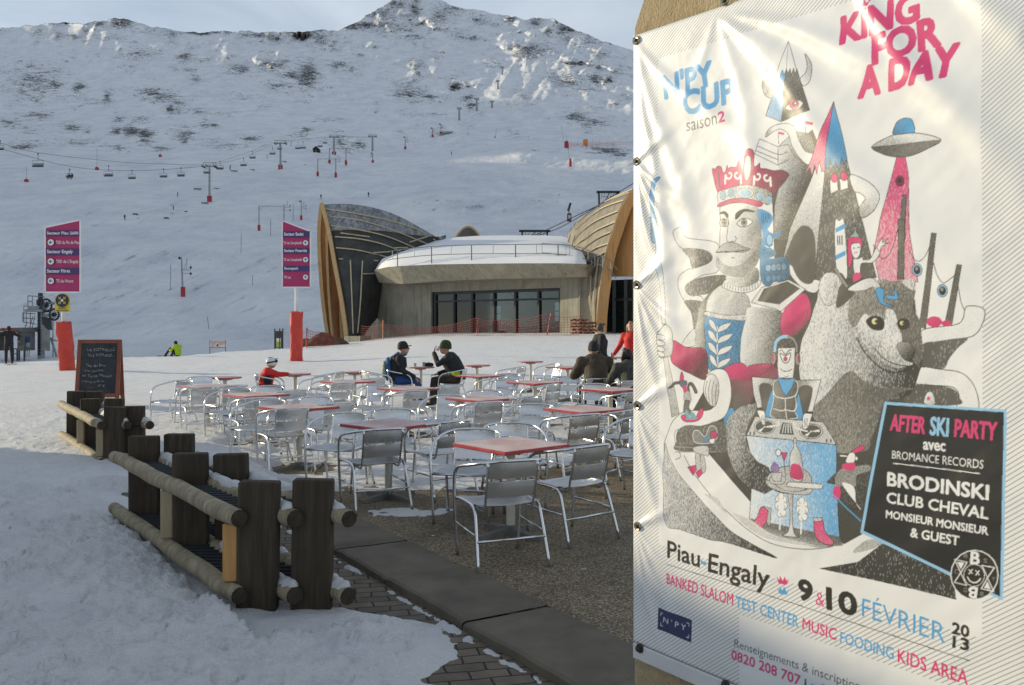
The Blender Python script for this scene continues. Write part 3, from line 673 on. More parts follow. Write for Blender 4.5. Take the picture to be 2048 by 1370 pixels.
# roof railing
mb = MB(); rl = []
for i, (px_, yt, yb) in enumerate(((775,504,543),(795,500,534),(863,493,530),(943,490,528),(1031,489,527),(1116,489,526),(1163,496,520),(1190,508,535))):
    a = PB(px_, yt, 66.8); b_ = PB(px_, yb, 66.8)
    if i not in (0, 6): mb.tube([a, b_], .045, 5)
    rl.append(a)
rl2 = [p - Vector((0, 0, .68)) for p in rl]; mb.tube(path(rl, 30), .035, 5); mb.tube(path(rl2, 30), .03, 5)
for i in range(len(rl) - 1):
    for t in (.5,): mb.tube([lerp(rl[i], rl[i+1], t), lerp(rl2[i], rl2[i+1], t)], .025, 4)
q = PB(1084,487,66.5); q2 = PB(1132,490,66.5)
mb.tube([q, q2, q2 - Vector((0, 0, .72)), q - Vector((0, 0, .66))], .03, 4, closed=True)
for px_ in (1205, 1222):
    mb.tube([PB(px_, 512 + (px_-1205)*.6, 66.6), PB(px_, 540 + (px_-1205)*.9, 66.6)], .03, 4)
mb.tube([rl[-1], PB(1205,512,66.6), PB(1222,522,66.6), PB(1235,540,66.8)], .03, 4)
mb.tube([rl2[-1], PB(1205,530,66.6), PB(1222,542,66.6), PB(1232,556,66.8)], .03, 4)
loc_build(mb, 'roof_railing', GALV, st_root)
# concrete plinth at the foot of the left shell
mb = MB(); q = [PB(688,700,65.5), PB(720,698,64.8), PB(742,676,67.5), PB(728,668,70), PB(690,676,69)]
zt_ = PB(705,672,66).z; mb.prism([Vector((p.x, p.y, -.4)) for p in q], (0,0,0), (0,0,zt_+.4)); loc_build(mb, 'plinth', CONC, st_root)

# ---- earth heap beside the plinth, bricks, snow nets
EARTH = varied('earth', (.13, .065, .035), .95, 0, .5, 3, .6)
mb = MB(); cpt = P(664,694,66.5); rows = []
for a in range(11):
    rows.append([(cpt.x + (-2.6 + 4.6*a/10), cpt.y + (k-3)*.45, -.15 + max(-.1, (1.05*math.sin(math.pi*min(1, a/10*.9+.12))*math.cos((k-3)/3.4*1.55)))*(.8+.5*random.random())) for k in range(7)])
mb.grid(rows); o = mb.build('earth_heap', EARTH, None, False); tag(o, 'heap of brown earth at the foot of the left timber shell', 'earth heap')
mb = MB(); q = P(1170,664,60.5); random.seed(3)
for i in range(46):
    r_ = i // 10; M_ = Matrix.Translation((q.x + (i % 10 - 4.5)*.19 + random.uniform(-.05,.05), q.y + random.uniform(-.3,.3), gz1(q.x, q.y) + .1 + r_*.22 + random.uniform(0,.05))) @ Matrix.Rotation(random.uniform(-.5,.5), 4, 'Y') @ Matrix.Rotation(random.uniform(0,3), 4, 'Z')
    mb.box((-.14,-.08,-.07), (.14,.08,.07), M_)
o = mb.build('brick_heap', varied('old_brick', (.23, .085, .05), .9, 0, .4, 5)); tag(o, 'heap of red bricks against the concrete wall beside the drain pipe', 'brick heap')

POLER = varied('red_pole', (.55, .03, .04), .5)
POLEO = varied('orange_pole', (.65, .22, .03), .5)
def safety_net(name, pts, hs, label, poles, step=.22, r=.011, mat=None, polemat=None, group=None):
    """pts: ground points along the net; hs: net heights"""
    o = pts[0]; t_ = thing(name, label, 'net fence', (o.x, o.y, o.z), 0, group); mb = MB()
    tot = 0
    for i in range(len(pts) - 1):
        a, b = pts[i] - o, pts[i+1] - o; ln_ = (b - a).length; n_ = max(2, int(ln_ / step))
        for k in range(n_ + 1):
            f = k / n_; p = lerp(a, b, f); h = lerp(hs[i], hs[i+1], f) * (1 - .12*math.sin(math.pi*f))
            mb.tube([p, p + Vector((.03, 0, h))], r, 3, False)
        nr = max(3, int(max(hs) / step))
        for j in range(nr + 1):
            mb.tube([lerp(a, b, k/4) + Vector((0, 0, lerp(hs[i], hs[i+1], k/4) * (1 - .12*math.sin(math.pi*k/4)) * j / nr)) for k in range(5)], r * (1.6 if j in (0, nr) else 1), 3, False)
    mb.build('net', mat or NETM, t_)
    for (x, y, z, h, lean, pm) in poles:
        b = MB(); b.tube([(x-o.x, y-o.y, z-o.z-.2), (x-o.x+lean, y-o.y, z-o.z+h)], .035, 6); b.build('pole', pm, t_)
    return t_
def gp(px_, d): 
    x = (px_-CX)/F*d; return Vector((x, d, gz1(x, d) + .05))
pts = [gp(722,69.2), gp(766,67.5), gp(862,65.3), gp(953,63), gp(1000,62), gp(1093,59.5), gp(1158,58.8)]
zp = lambda v, y: EYE + (HY - y) / F * v.y - v.z
safety_net('safety_net', pts, [zp(pts[0],652), zp(pts[1],648), zp(pts[2],655), zp(pts[3],636), zp(pts[4],640), zp(pts[5],628), zp(pts[6],632)],
    'long red safety net on leaning poles across the glazed front of the lift station',
    [(pts[1].x, pts[1].y, pts[1].z, zp(pts[1],640), 0, POLEO), (pts[3].x, pts[3].y, pts[3].z, zp(pts[3],636), .12, POLER), (pts[5].x, pts[5].y, pts[5].z, zp(pts[5],627), .3, POLER)], .2, .010, group='red safety nets')
pts = [gp(612,61), gp(640,62.5), gp(668,64)]
safety_net('safety_net', pts, [zp(pts[0],656), zp(pts[1],664), zp(pts[2],668)], 'sagging red safety net beside the earth heap behind the right magenta sign',
    [(pts[0].x, pts[0].y, pts[0].z, zp(pts[0],655), .08, POLER)], .22, .012, group='red safety nets')

# ================================================================ unseen building on the left, placed and sized to shade the foreground
PLAST = varied('rendered_wall', (.42, .38, .32), .9, 0, .12, 1.5, .3); ROOFM = varied('roof_sheet', (.09, .085, .08), .6, .2, .2, 2)
t_ = thing('shade_building', 'unseen flat-roofed building left of the terrace, added to shade the foreground', 'building', (-17, 0, 0))
XE, YB, HB = -12.6, 13.85, 4.15
YM = 10.4
b = MB(); b.box((XE-9+17, -9, -.2), (XE+17, YM, HB-.25)); b.build('wall', PLAST, t_)
b = MB(); b.box((XE-9.3+17, -9.3, HB-.25), (XE+.2+17, YM+.15, HB)); b.build('roof', ROOFM, t_)
b = MB(); b.box((XE-6+17, YM, -.2), (XE+17, YB, 3.45)); b.build('annex_wall', PLAST, t_)  # lower block, stepped down to let the sun reach the nearest table
b = MB(); b.box((XE-6.2+17, YM+.16, 3.45), (XE+.2+17, YB+.15, 3.68)); b.build('annex_roof', ROOFM, t_)
for yy_ in (-6, -2.5, 1, 4.5, 8, 11):
    b = MB(); b.box((XE+17-.02, yy_, .9), (XE+17+.05, yy_+1.6, 2.3)); w0 = b.build('window', DARKM, t_)
    b = MB(); b.box((XE+17+.05, yy_+.1, 1.0), (XE+17+.07, yy_+1.5, 2.2)); b.build('pane', varied('dark_pane', (.02,.025,.03), .08), w0)
# ================================================================ tables and chairs
ALU = Mat('polished_aluminium', (.72, .73, .74), .22, 1.0); an = ALU.noise(3, 3)
ALU.rgh(ALU.ramp(an, [(.3, (.16,)*3), (.7, (.30,)*3)])); ALU.bump(ALU.noise(40, 3, .5, ALU.coord((1, 1, .1))), .06, .002); ALU = ALU.m
SLAT = Mat('ribbed_aluminium', (.68, .69, .70), .34, .78)
sv = SLAT.n('ShaderNodeTexWave', bands_direction='Z'); sv.inputs['Scale'].default_value = 62; sv.inputs['Distortion'].default_value = 0; SLAT.l(SLAT.coord(), sv.inputs['Vector'])
SLAT.bump(sv.outputs['Fac'], .2, .001); SLAT.rgh(SLAT.ramp(SLAT.noise(6, 4), [(.3, (.18,)*3), (.7, (.40,)*3)])); SLAT = SLAT.m
SEATM = Mat('seat_aluminium', (.58, .60, .62), .36, .9)
sv = SEATM.n('ShaderNodeTexWave', bands_direction='Y'); sv.inputs['Scale'].default_value = 55; SEATM.l(SEATM.coord(), sv.inputs['Vector'])
SEATM.bump(sv.outputs['Fac'], .3, .002); fr = SEATM.ramp(SEATM.noise(5, 5, .7), [(.5, (.58, .60, .62)), (.75, (.75, .77, .8))]); SEATM.col(fr); SEATM = SEATM.m
TOPM = Mat('red_table_top', (.34, .05, .055), .38)
f1 = TOPM.ramp(TOPM.noise(2.2, 6, .62), [(.28, (.4,)*3), (.55, (1,)*3)]); f2 = TOPM.ramp(TOPM.noise(60, 3, .6), [(.3, (.75,)*3), (.7, (1,)*3)])
gn = TOPM.n('ShaderNodeNewGeometry'); sp3 = TOPM.n('ShaderNodeSeparateXYZ'); TOPM.l(gn.outputs['True Normal'], sp3.inputs[0])
upf = TOPM.math('GREATER_THAN', TOPM.math('ABSOLUTE', sp3.outputs[2]), .9)
frost_glare = TOPM.math('MULTIPLY', TOPM.math('MULTIPLY', f1, f2), upf)                      # hoar frost plus sky glare painted into the colour, flat top only
TOPM.col(TOPM.mix(TOPM.math('MULTIPLY', frost_glare, .97), TOPM.ramp(TOPM.noise(9, 3), [(.3, (.36, .042, .05)), (.7, (.48, .075, .08))]), (.70, .63, .59)))
TOPM.rgh(TOPM.mix(frost_glare, (.30,)*3, (.7,)*3)); TOPM = TOPM.m
CREAM = varied('cream_enamel', (.60, .57, .48), .45, 0, .12, 4)
IRON = varied('grey_cast_iron', (.16, .155, .14), .7, .2, .3, 8, .3)

def chair_proto():
    t = thing('terrace_chair', 'x', 'chair', (0, 0, 0), 0, 'aluminium armchairs on the terrace')
    half = [(.235, .235, 0), (.255, .232, .30), (.264, .225, .50), (.270, .195, .60), (.272, .13, .655), (.272, .03, .682), (.262, -.10, .706), (.222, -.21, .728), (.13, -.268, .742), (0, -.285, .746)]
    pts = half + [(-x, y, z) for x, y, z in half[-2::-1]]
    b = MB(); b.tube(path(pts, 52), .0125, 8); b.build('arm_frame', ALU, t, True)
    for sx_ in (-1, 1):
        b = MB(); b.tube(path([(sx_*.250, .222, .425), (sx_*.243, .10, .432), (sx_*.238, -.08, .425), (sx_*.240, -.15, .395), (sx_*.246, -.19, .30), (sx_*.262, -.285, .0)], 20), .0125, 8)
        leg = b.build('rear_leg', ALU, t, True)
        b = MB(); b.lathe([(.0145, 0), (.0155, .012), (.0155, .03), (.013, .034)], 8, (sx_*.262, -.285, 0)); b.build('foot_cap', IRON, leg, True)
    b = MB()
    b.tube(path([(.182, -.258, .735), (.180, -.232, .60), (.178, -.198, .47), (.177, -.172, .405), (.176, -.13, .388), (.176, 0, .392), (.176, .20, .415)], 22), .0095, 7)
    b.tube(path([(-.182, -.258, .735), (-.180, -.232, .60), (-.178, -.198, .47), (-.177, -.172, .405), (-.176, -.13, .388), (-.176, 0, .392), (-.176, .20, .415)], 22), .0095, 7)
    b.tube([(-.25, .215, .415), (.25, .215, .415)], .009, 6); b.tube([(-.238, -.06, .405), (.238, -.06, .405)], .009, 6)
    b.build('back_frame', ALU, t, True)
    def slat(z0, z1):
        rows = []
        for k in range(5):
            z = lerp(z0, z1, k/4); y0 = lerp(-.198, -.258, (z-.47)/.265)
            rows.append([(x*.0355, y0 - .022*(1-(x/5)**2) - .006*math.sin(math.pi*k/4), z) for x in range(-5, 6)])
        s_ = MB(); s_.grid(rows); s_.grid([[(x, y+.007, z) for x, y, z in r] for r in rows])
        fl = [rows[0], [(x, y+.007, z) for x, y, z in rows[0]]]; s_.grid(fl); s_.grid([rows[-1], [(x, y+.007, z) for x, y, z in rows[-1]]])
        return s_
    for z0, z1 in ((.488, .598), (.621, .728)): slat(z0, z1).build('back_slat', SLAT, t, 'auto')
    s_ = MB()
    for i in range(6):                                       # six slats of a dished seat
        y0 = -.175 + i*.066; y1 = y0 + .061; rows = []
        for k in range(4):
            y = lerp(y0, y1, k/3); z0 = .428 + .020*((y-.0)/.2)**2*(1 if y < 0 else .3) - .014*math.sin(math.pi*k/3) * -.2
            rows.append([(x*.047, y, z0 - .016*(1-(x/5)**2)) for x in range(-5, 6)])
        s_.grid(rows); lo = [[(x, y, z-.006) for x, y, z in r] for r in rows]; s_.grid(lo)
        s_.grid([rows[0], lo[0]]); s_.grid([rows[-1], lo[-1]])
    s_.build('seat', SEATM, t, 'auto')
    b = MB(); b.tube([(-.251, -.232, .20), (.251, -.232, .20)], .0095, 7); b.build('stretcher', ALU, t, True)
    for sx_ in (-1, 1):
        b = MB(); b.tube([(sx_*.253, .232, .245), (sx_*.249, -.215, .235)], .0085, 6); b.build('stretcher', ALU, t, True)
    return t

def table_proto(square):
    t = thing('terrace_table', 'x', 'table', (0, 0, 0), 0, 'square red tables on the terrace' if square else 'round red tables at the back of the terrace')
    b = MB()
    if square: b.cbox((-.335, -.335, .692), (.335, .335, .722), .006)
    else: b.lathe([(.285, .692), (.298, .697), (.30, .707), (.298, .717), (.288, .722), (.001, .7225)], 36)
    b.build('table_top', TOPM, t, not square and 'auto')
    b = MB(); b.lathe([(.036, .05), (.036, .66), (.05, .672), (.075, .690)], 14) if square else b.lathe([(.034, .05), (.034, .63), (.05, .68), (.06, .690)], 14)
    b.build('pedestal', CREAM, t, 'auto')
    b = MB(); b.cbox((-.11, -.11, .664), (.11, .11, .691), .004); b.build('top_bracket', IRON, t)
    b = MB()
    for k in range(4):
        M_ = Matrix.Rotation(R(90*k + (0 if square else 45)), 4, 'Z')
        q = [(.02, -.045, .02), (.31, -.032, .012), (.34, 0, .012), (.31, .032, .012), (.02, .045, .02)]
        lo_ = [M_ @ Vector((x, y, .0)) for x, y, z in q]; hi = [M_ @ Vector((x, y*.8, .062 - x*.10)) for x, y, z in q]
        n_ = 5; b.add(lo_ + hi, [(4,3,2,1,0), (5,6,7,8,9)] + [(i, (i+1) % n_, n_+(i+1) % n_, n_+i) for i in range(n_)])
    b.lathe([(.06, .02), (.06, .06), (.04, .075)], 12); b.build('foot', IRON, t, False)
    return t

ch0 = chair_proto(); sq0 = table_proto(True); rd0 = table_proto(False)
used = {}
def snow_z(x, y): return max(0.0, gz1(x, y) + float(snow_thickness(np.array([x]), np.array([y]))[0]) - .012) if y > 16 else 0.0
def put(proto, x, y, rz, label, z=None):
    zz = snow_z(x, y) if z is None else z
    if proto.name not in used:
        used[proto.name] = 1; proto.location = (x, y, zz); proto.rotation_euler = (0, 0, rz); proto['label'] = label; TREE[proto.name] = kids(proto)
        for k in TREE[proto.name]: TREE[k.name] = kids(k)
        return proto
    return copy_tree(proto, (x, y, zz), rz, label)
ONE = 'square red table '
TAB = [  # x, y, turn, what singles it out
 (-.01, 7.00, 40, 'square red-topped table nearest the banner wall, its top dusted with frost'),
 (-1.19, 8.44, 48, 'square red table just beyond the near end of the log ski rack'),
 (-2.48, 10.2, 46, 'square frosted red table one row behind the table by the ski rack end'),
 (-3.53, 12.05, 45, 'square red table in front of the child in the red jacket'),
 (-4.76, 13.7, 45, 'leftmost square red table, close to the chalkboard'),
 (-1.57, 13.2, 44, 'square red table just in front of the man with the backpack'),
 (-.40, 11.4, 45, 'square red table in the middle of the terrace'),
 (.82, 9.95, 38, 'square red table by the banner wall with a glaring white left edge'),
 (.38, 14.6, 44, 'square red table just left of the person in the brown coat'),
 (1.46, 13.0, 44, 'square red table half hidden by the banner wall, behind the glaring one'),
 (-2.78, 14.8, 45, 'square red table to the right of the child in the red jacket'),
 (-.60, 16.5, 45, 'square red table to the right of the man in the green beanie'),
 (1.17, 18.4, 44, 'farthest square red table, beyond the person in the brown coat')]
for x, y, r_, l_ in TAB: put(sq0, x, y, R(r_), l_)
RND = [(-5.25, 16.0, 'leftmost round red table, behind the leftmost square table'), (-4.15, 16.75, 'round red table under the outstretched hand of the child'), (-3.13, 17.4, 'round red table between the child and the man with the backpack'),
 (-1.95, 18.7, 'round red table between the two seated men, with a cup and a bag on it'), (-.77, 19.1, 'empty round red table just right of the man in the green beanie'), (.43, 20.3, 'round red table standing furthest back on the snow right of centre'), (2.44, 21.4, 'round red table behind the brown coat, near the girl in red')]
for x, y, l_ in RND: put(rd0, x, y, 0, l_)

CH = [  # photo px of the middle, distance, heading the chair faces, label
 (999, 6.22, 112, 'aluminium armchair nearest the camera, its back to us'),
 (1140, 6.92, 128, 'aluminium armchair right of the nearest table with splayed rear legs'),
 (936, 7.52, 258, 'aluminium armchair at the left corner of the nearest table'),
 (1028, 8.0, 282, 'aluminium armchair tucked in beyond the nearest table'),
 (748, 8.02, 118, 'aluminium armchair in front of the second table, next to the end of the ski rack'),
 (880, 8.62, 130, 'aluminium armchair right of the table beyond the ski rack end'),
 (678, 8.95, 256, 'aluminium armchair left of the table beyond the ski rack end'),
 (782, 9.4, 275, 'aluminium armchair behind the table beyond the ski rack end'),
 (570, 9.95, 122, 'aluminium armchair turned its back to us, behind the middle posts of the ski rack'),
 (655, 10.6, 132, 'aluminium armchair right of the frosted table in the third row'),
 (520, 10.6, 250, 'aluminium armchair left of the frosted table in the third row'),
 (622, 11.0, 272, 'aluminium armchair behind the frosted table in the third row'),
 (510, 11.35, 120, 'aluminium armchair facing the table in front of the child'),
 (460, 12.5, 254, 'aluminium armchair left of the table in front of the child'),
 (572, 12.6, 132, 'aluminium armchair right of the table in front of the child'),
 (530, 13.0, 272, 'aluminium armchair beyond the table in front of the child'),
 (347, 14.3, 248, 'leftmost aluminium armchair, alone at the edge of the snow'),
 (402, 13.25, 120, 'aluminium armchair in front of the leftmost square table'),
 (405, 15.4, 295, 'aluminium armchair behind the leftmost square table'),
 (455, 13.6, 132, 'aluminium armchair right of the leftmost square table'),
 (815, 12.6, 124, 'aluminium armchair in front of the square table before the backpack man'),
 (744, 13.3, 254, 'aluminium armchair left of the square table before the backpack man'),
 (880, 13.4, 130, 'aluminium armchair right of the square table before the backpack man'),
 (958, 10.75, 120, 'aluminium armchair in front of the table in the middle of the terrace'),
 (888, 11.3, 254, 'aluminium armchair left of the table in the middle of the terrace'),
 (1036, 11.55, 134, 'aluminium armchair right of the table in the middle of the terrace'),
 (968, 12.15, 272, 'aluminium armchair beyond the table in the middle of the terrace'),
 (1143, 9.28, 120, 'aluminium armchair in front of the table with the glaring edge'),
 (1060, 10.0, 254, 'aluminium armchair left of the table with the glaring edge'),
 (1234, 9.75, 132, 'aluminium armchair right of the table with the glaring edge'),
 (1276, 8.5, 240, 'aluminium armchair cut off by the edge of the banner wall'),
 (1082, 13.9, 142, 'aluminium armchair in front of the table left of the brown coat'),
 (1004, 14.5, 254, 'aluminium armchair left of the table left of the brown coat'),
 (1136, 15.4, 262, 'aluminium armchair beyond the table left of the brown coat, facing us'),
 (985, 15.8, 146, 'aluminium armchair in front of the table right of the green beanie'),
 (1189, 15.3, 96, 'aluminium armchair under the person in the brown coat'),
 (1256, 14.7, 100, 'aluminium armchair under the dark-haired person beside the wall'),
 (1247, 12.2, 124, 'aluminium armchair in front of the half hidden table by the wall'),
 (1184, 13.5, 252, 'aluminium armchair left of the half hidden table by the wall'),
 (673, 14.25, 122, 'aluminium armchair in front of the table right of the child'),
 (630, 15.6, 215, 'aluminium armchair left of the table right of the child, turned sideways'),
 (736, 15.4, 134, 'aluminium armchair right of the table right of the child'),
 (541, 16.35, 8, 'aluminium armchair under the child in the red jacket'),
 (800, 17.6, 10, 'aluminium armchair under the man with the backpack'),
 (752, 17.2, 35, 'empty aluminium armchair just left of the man with the backpack'),
 (905, 17.7, 170, 'aluminium armchair under the man in the green beanie'),
 (1022, 18.3, 150, 'aluminium armchair behind the table right of the green beanie'),
 (1012, 16.3, 254, 'aluminium armchair at the right side of the table right of the green beanie'),
 (1096, 19.0, 205, 'aluminium armchair right of the round table furthest back'),
 (656, 17.0, 165, 'aluminium armchair left of the round table between child and backpack man'),
]
for px_, d_, a_, l_ in CH: put(ch0, (px_-CX)/F*d_, d_, R(a_ - 90), l_)

# ================================================================ log ski racks
LOGM = Mat('peeled_log', (.33, .27, .19), .8); n = LOGM.noise(5, 6, .65, LOGM.coord((3, 3, .8)))
LOGM.col(LOGM.ramp(n, [(.3, (.16, .135, .085)), (.55, (.32, .27, .18)), (.75, (.46, .41, .29))])); LOGM.bump(LOGM.noise(18, 5, .7), .5, .006); LOGM = LOGM.m
ENDM = wood('log_end', (.022, .017, .012), (.065, .048, .03), (1, 1, 1), 20, .95)
PLANK = Mat('weathered_plank', (.13, .10, .065), .85); n = PLANK.noise(7, 6, .65, PLANK.coord((4, 4, .25)), .5)
PLANK.col(PLANK.ramp(n, [(.28, (.022, .016, .010)), (.55, (.050, .037, .023)), (.75, (.095, .073, .048))])); PLANK.bump(n, .6, .008); PLANK = PLANK.m
NEWW = wood('new_timber', (.42, .21, .06), (.62, .36, .13), (1.5, 1.5, .15), 8)
OLDW = wood('grey_timber', (.28, .22, .13), (.42, .34, .21), (1.5, 1.5, .2), 8)
RUNG = varied('black_rubber', (.018, .022, .026), .55, 0, .3, 6)
def log_mesh(a, b, r, parent, name='log', seed=0):
    rnd = random.Random(seed); n_ = 10; mb = MB(); pts = []; rs_ = []
    a = Vector(a); b = Vector(b)
    for k in range(n_ + 1):
        p = lerp(a, b, k/n_) + Vector((rnd.uniform(-.006,.006), rnd.uniform(-.006,.006), rnd.uniform(-.007,.007))); pts.append(p); rs_.append(r * rnd.uniform(.95, 1.05) * (.9 if k in (0, n_) else 1))
    mb.tube(pts, rs_, 12, False); o = mb.build(name, LOGM, parent, True)
    for p, q, rr in ((pts[0], pts[1], rs_[0]), (pts[-1], pts[-2], rs_[-1])):
        e = MB(); t = (p - q).normalized(); e.tube([p - t*.01, p + t*.004], [rr*1.0, rr*.93], 12); e.build('log_end', ENDM, o)
    return o
def snow_cap(a, b, r, parent, seed):
    """a strip of snow lying along a log"""
    rnd = random.Random(seed); a = Vector(a); b = Vector(b); rows = []; n_ = 14; t = (b - a).normalized(); sd_ = t.cross(Vector((0, 0, 1))).normalized()
    for k in range(n_ + 1):
        f = k/n_; w = r * (.55 + .5*rnd.random()) * (math.sin(math.pi*f) ** .4 if 0 < k < n_ else .05); h = (.018 + .02*rnd.random()) * (1 if 0 < k < n_ else .1); c = lerp(a, b, f)
        rows.append([c + sd_*w*math.sin(x) + Vector((0, 0, r*math.cos(x*w/r*.9) + h*math.cos(x)*1.0 - .004)) for x in [(-1.5 + 3*j/6) for j in range(7)]])
    mb = MB(); mb.grid(rows); return mb.build('snow_strip', SNOW, parent, True)
def ski_rack(label, near, far_, hgt, posts, log_ext, seed, rungs):
    """near/far_: ground points of the first row of planks; rows repeat to the right by .32 m"""
    o = Vector(near); t_ = thing('ski_rack', label, 'ski rack', near, 0, 'log ski racks'); dvec = Vector(far_) - o; rnd = random.Random(seed); CXS = .305 if seed == 1 else .29
    for row in range(2):
        for f in posts[row]:
            p = dvec * f + Vector((.035 + row*(.325 if seed == 1 else .28), 0, 0)); h = hgt * rnd.uniform(.985, 1.015); b = MB()
            M_ = Matrix.Translation(p) @ Matrix.Rotation(R(rnd.uniform(-1.5, 1.5)), 4, 'Y')
            b.cbox((0, -.045, -.25), (.238, .045, h), .009, M_); b.build('post', PLANK, t_)
    k = 0
    for i in range(3):
        x = (-.005, .325, .635)[i] if seed == 1 else (-.01, .285, .55)[i]
        for z in (hgt*.71, hgt*.105):
            a = dvec * (-log_ext[0]) + Vector((x, 0, z)); b_ = dvec * (1 + log_ext[1]) + Vector((x, 0, z)); k += 1
            lg = log_mesh(a, b_, .057, t_, 'log', seed*10 + k)
            if i > 0:
                for f0, f1 in ((.02, .16), (.24, .55), (.62, .93)) if z > .3 else ((.0, .12), (.3, .42)):
                    snow_cap(lerp(a, b_, f0), lerp(a, b_, f1), .057, lg, seed*31 + k + int(f0*100))
    for f, mt in ((0, NEWW), (.52, OLDW)) if seed == 1 else ((0, OLDW), (.5, OLDW)):
        b = MB(); p = dvec * (f + .012) + Vector((-.035, 0, 0)); b.cbox((p.x, p.y-.04, hgt*.18), (p.x+.088, p.y+.035, hgt*.64), .004); b.build('spacer_block', mt, t_)
    for z in (hgt*.71, hgt*.13):
        for j in range(rungs):
            f = (j + .5) / rungs
            p = dvec * f; b = MB(); b.tube([p + Vector((.045, 0, z)), p + Vector((.045 + 2*CXS - .08, .0, z))], .014, 6); b.build('rung', RUNG, t_)
    return t_
ski_rack('near log ski rack of thick planks and black rungs, with one new orange block', (-1.68, 5.25, 0), (-3.22, 7.30, 0), .745, ([0, .5, 1.0], [0, .53, 1.04]), (.055, .15), 1, 26)
ski_rack('far log ski rack in front of the chalkboard, sunlit along its logs', (-4.84, 10.3, 0), (-6.26, 12.25, .04), .70, ([0, .54, 1.0], [.06, .52, 1.0]), (.045, .10), 2, 26)

# ================================================================ signs on the snow
MAG = varied('magenta_panel', (.38, .018, .11), .4, 0, .06, 2)
INDIGO = varied('indigo_band', (.055, .025, .13), .45, 0, .05, 3)
WHITEL = varied('white_lettering', (.72, .70, .72), .5, 0, .04, 4)
POSTW = varied('white_post', (.62, .63, .60), .4, .1, .08, 3)
def text_geo(s_, bold=0.0, align='LEFT'):
    cu = bpy.data.curves.new('t', 'FONT'); cu.body = s_; cu.offset = bold; cu.align_x = align; cu.resolution_u = 3
    ob = bpy.data.objects.new('t', cu); COL.objects.link(ob)
    dg = bpy.context.evaluated_depsgraph_get(); me = ob.evaluated_get(dg).to_mesh()
    vs = [v.co.copy() for v in me.vertices]; fs = [tuple(p.vertices) for p in me.polygons]
    ob.evaluated_get(dg).to_mesh_clear(); bpy.data.objects.remove(ob); bpy.data.curves.remove(cu)
    return vs, fs
def put_text(mb, s_, x0, z0, cap, width, y, bold=.02):   # text lying in a plane of constant y
    vs, fs = text_geo(s_, bold); xs = [v.x for v in vs]; w = max(xs) - min(xs); mn = min(xs)
    mb.add([(x0 + (v.x - mn) / w * width, y, z0 + v.y / .70 * cap) for v in vs], fs)
def disc(mb, x, z, r, y, n_=28): mb.add([(x + r*math.cos(2*math.pi*k/n_), y, z + r*math.sin(2*math.pi*k/n_)) for k in range(n_)], [tuple(range(n_))])
def arrow(mb, x, z, r, ang, y):
    c, s_ = math.cos(ang), math.sin(ang)
    T = lambda q: [(x + (a*c - b*s_)*r, y, z + (a*s_ + b*c)*r) for a, b in q]
    mb.add(T([(-.75,-.13),(.35,-.13),(.35,.13),(-.75,.13)]), [(0,1,2,3)])
    mb.add(T([(.80,0),(.05,.68),(-.16,.48),(.34,0)]), [(0,1,2,3)]); mb.add(T([(.80,0),(.34,0),(-.16,-.48),(.05,-.68)]), [(0,1,2,3)])
def wrap_pad(parent, h, w, lean, seed):
    rnd = random.Random(seed); mb = MB(); rows = []
    for k in range(15):
        z = h*k/14; row = []
        for j in range(25):
            a = 2*math.pi*(j % 24)/24; sq = 1/max(abs(math.cos(a)), abs(math.sin(a))); rr = w/2*(.75 + .25*sq)
            wr = 1 + .05*math.sin(3*a + z*5 + seed) + .04*math.sin(7*a - z*9) + (.05*rnd.random() if j < 24 else 0)
            if k in (0, 14): wr *= .97 + .05*math.sin(5*a)
            row.append((rr*wr*math.cos(a) + lean*(1 - z/h), rr*wr*math.sin(a), z + (.04*math.sin(4*a) if k in (0, 14) else 0) + .02))
        row[24] = row[0]; rows.append(row)
    mb.grid(rows); mb.add(rows[-1][:24], [tuple(range(24))]); return mb.build('padding', PADM, parent, True)
PADM = Mat('red_vinyl_padding', (.55, .028, .015), .35); pn = PADM.noise(4, 4, .6, PADM.coord((1, 1, .6)), .8)
PADM.col(PADM.ramp(pn, [(.3, (.46, .022, .012)), (.7, (.62, .045, .022))])); PADM.bump(pn, .8, .05); PADM = PADM.m
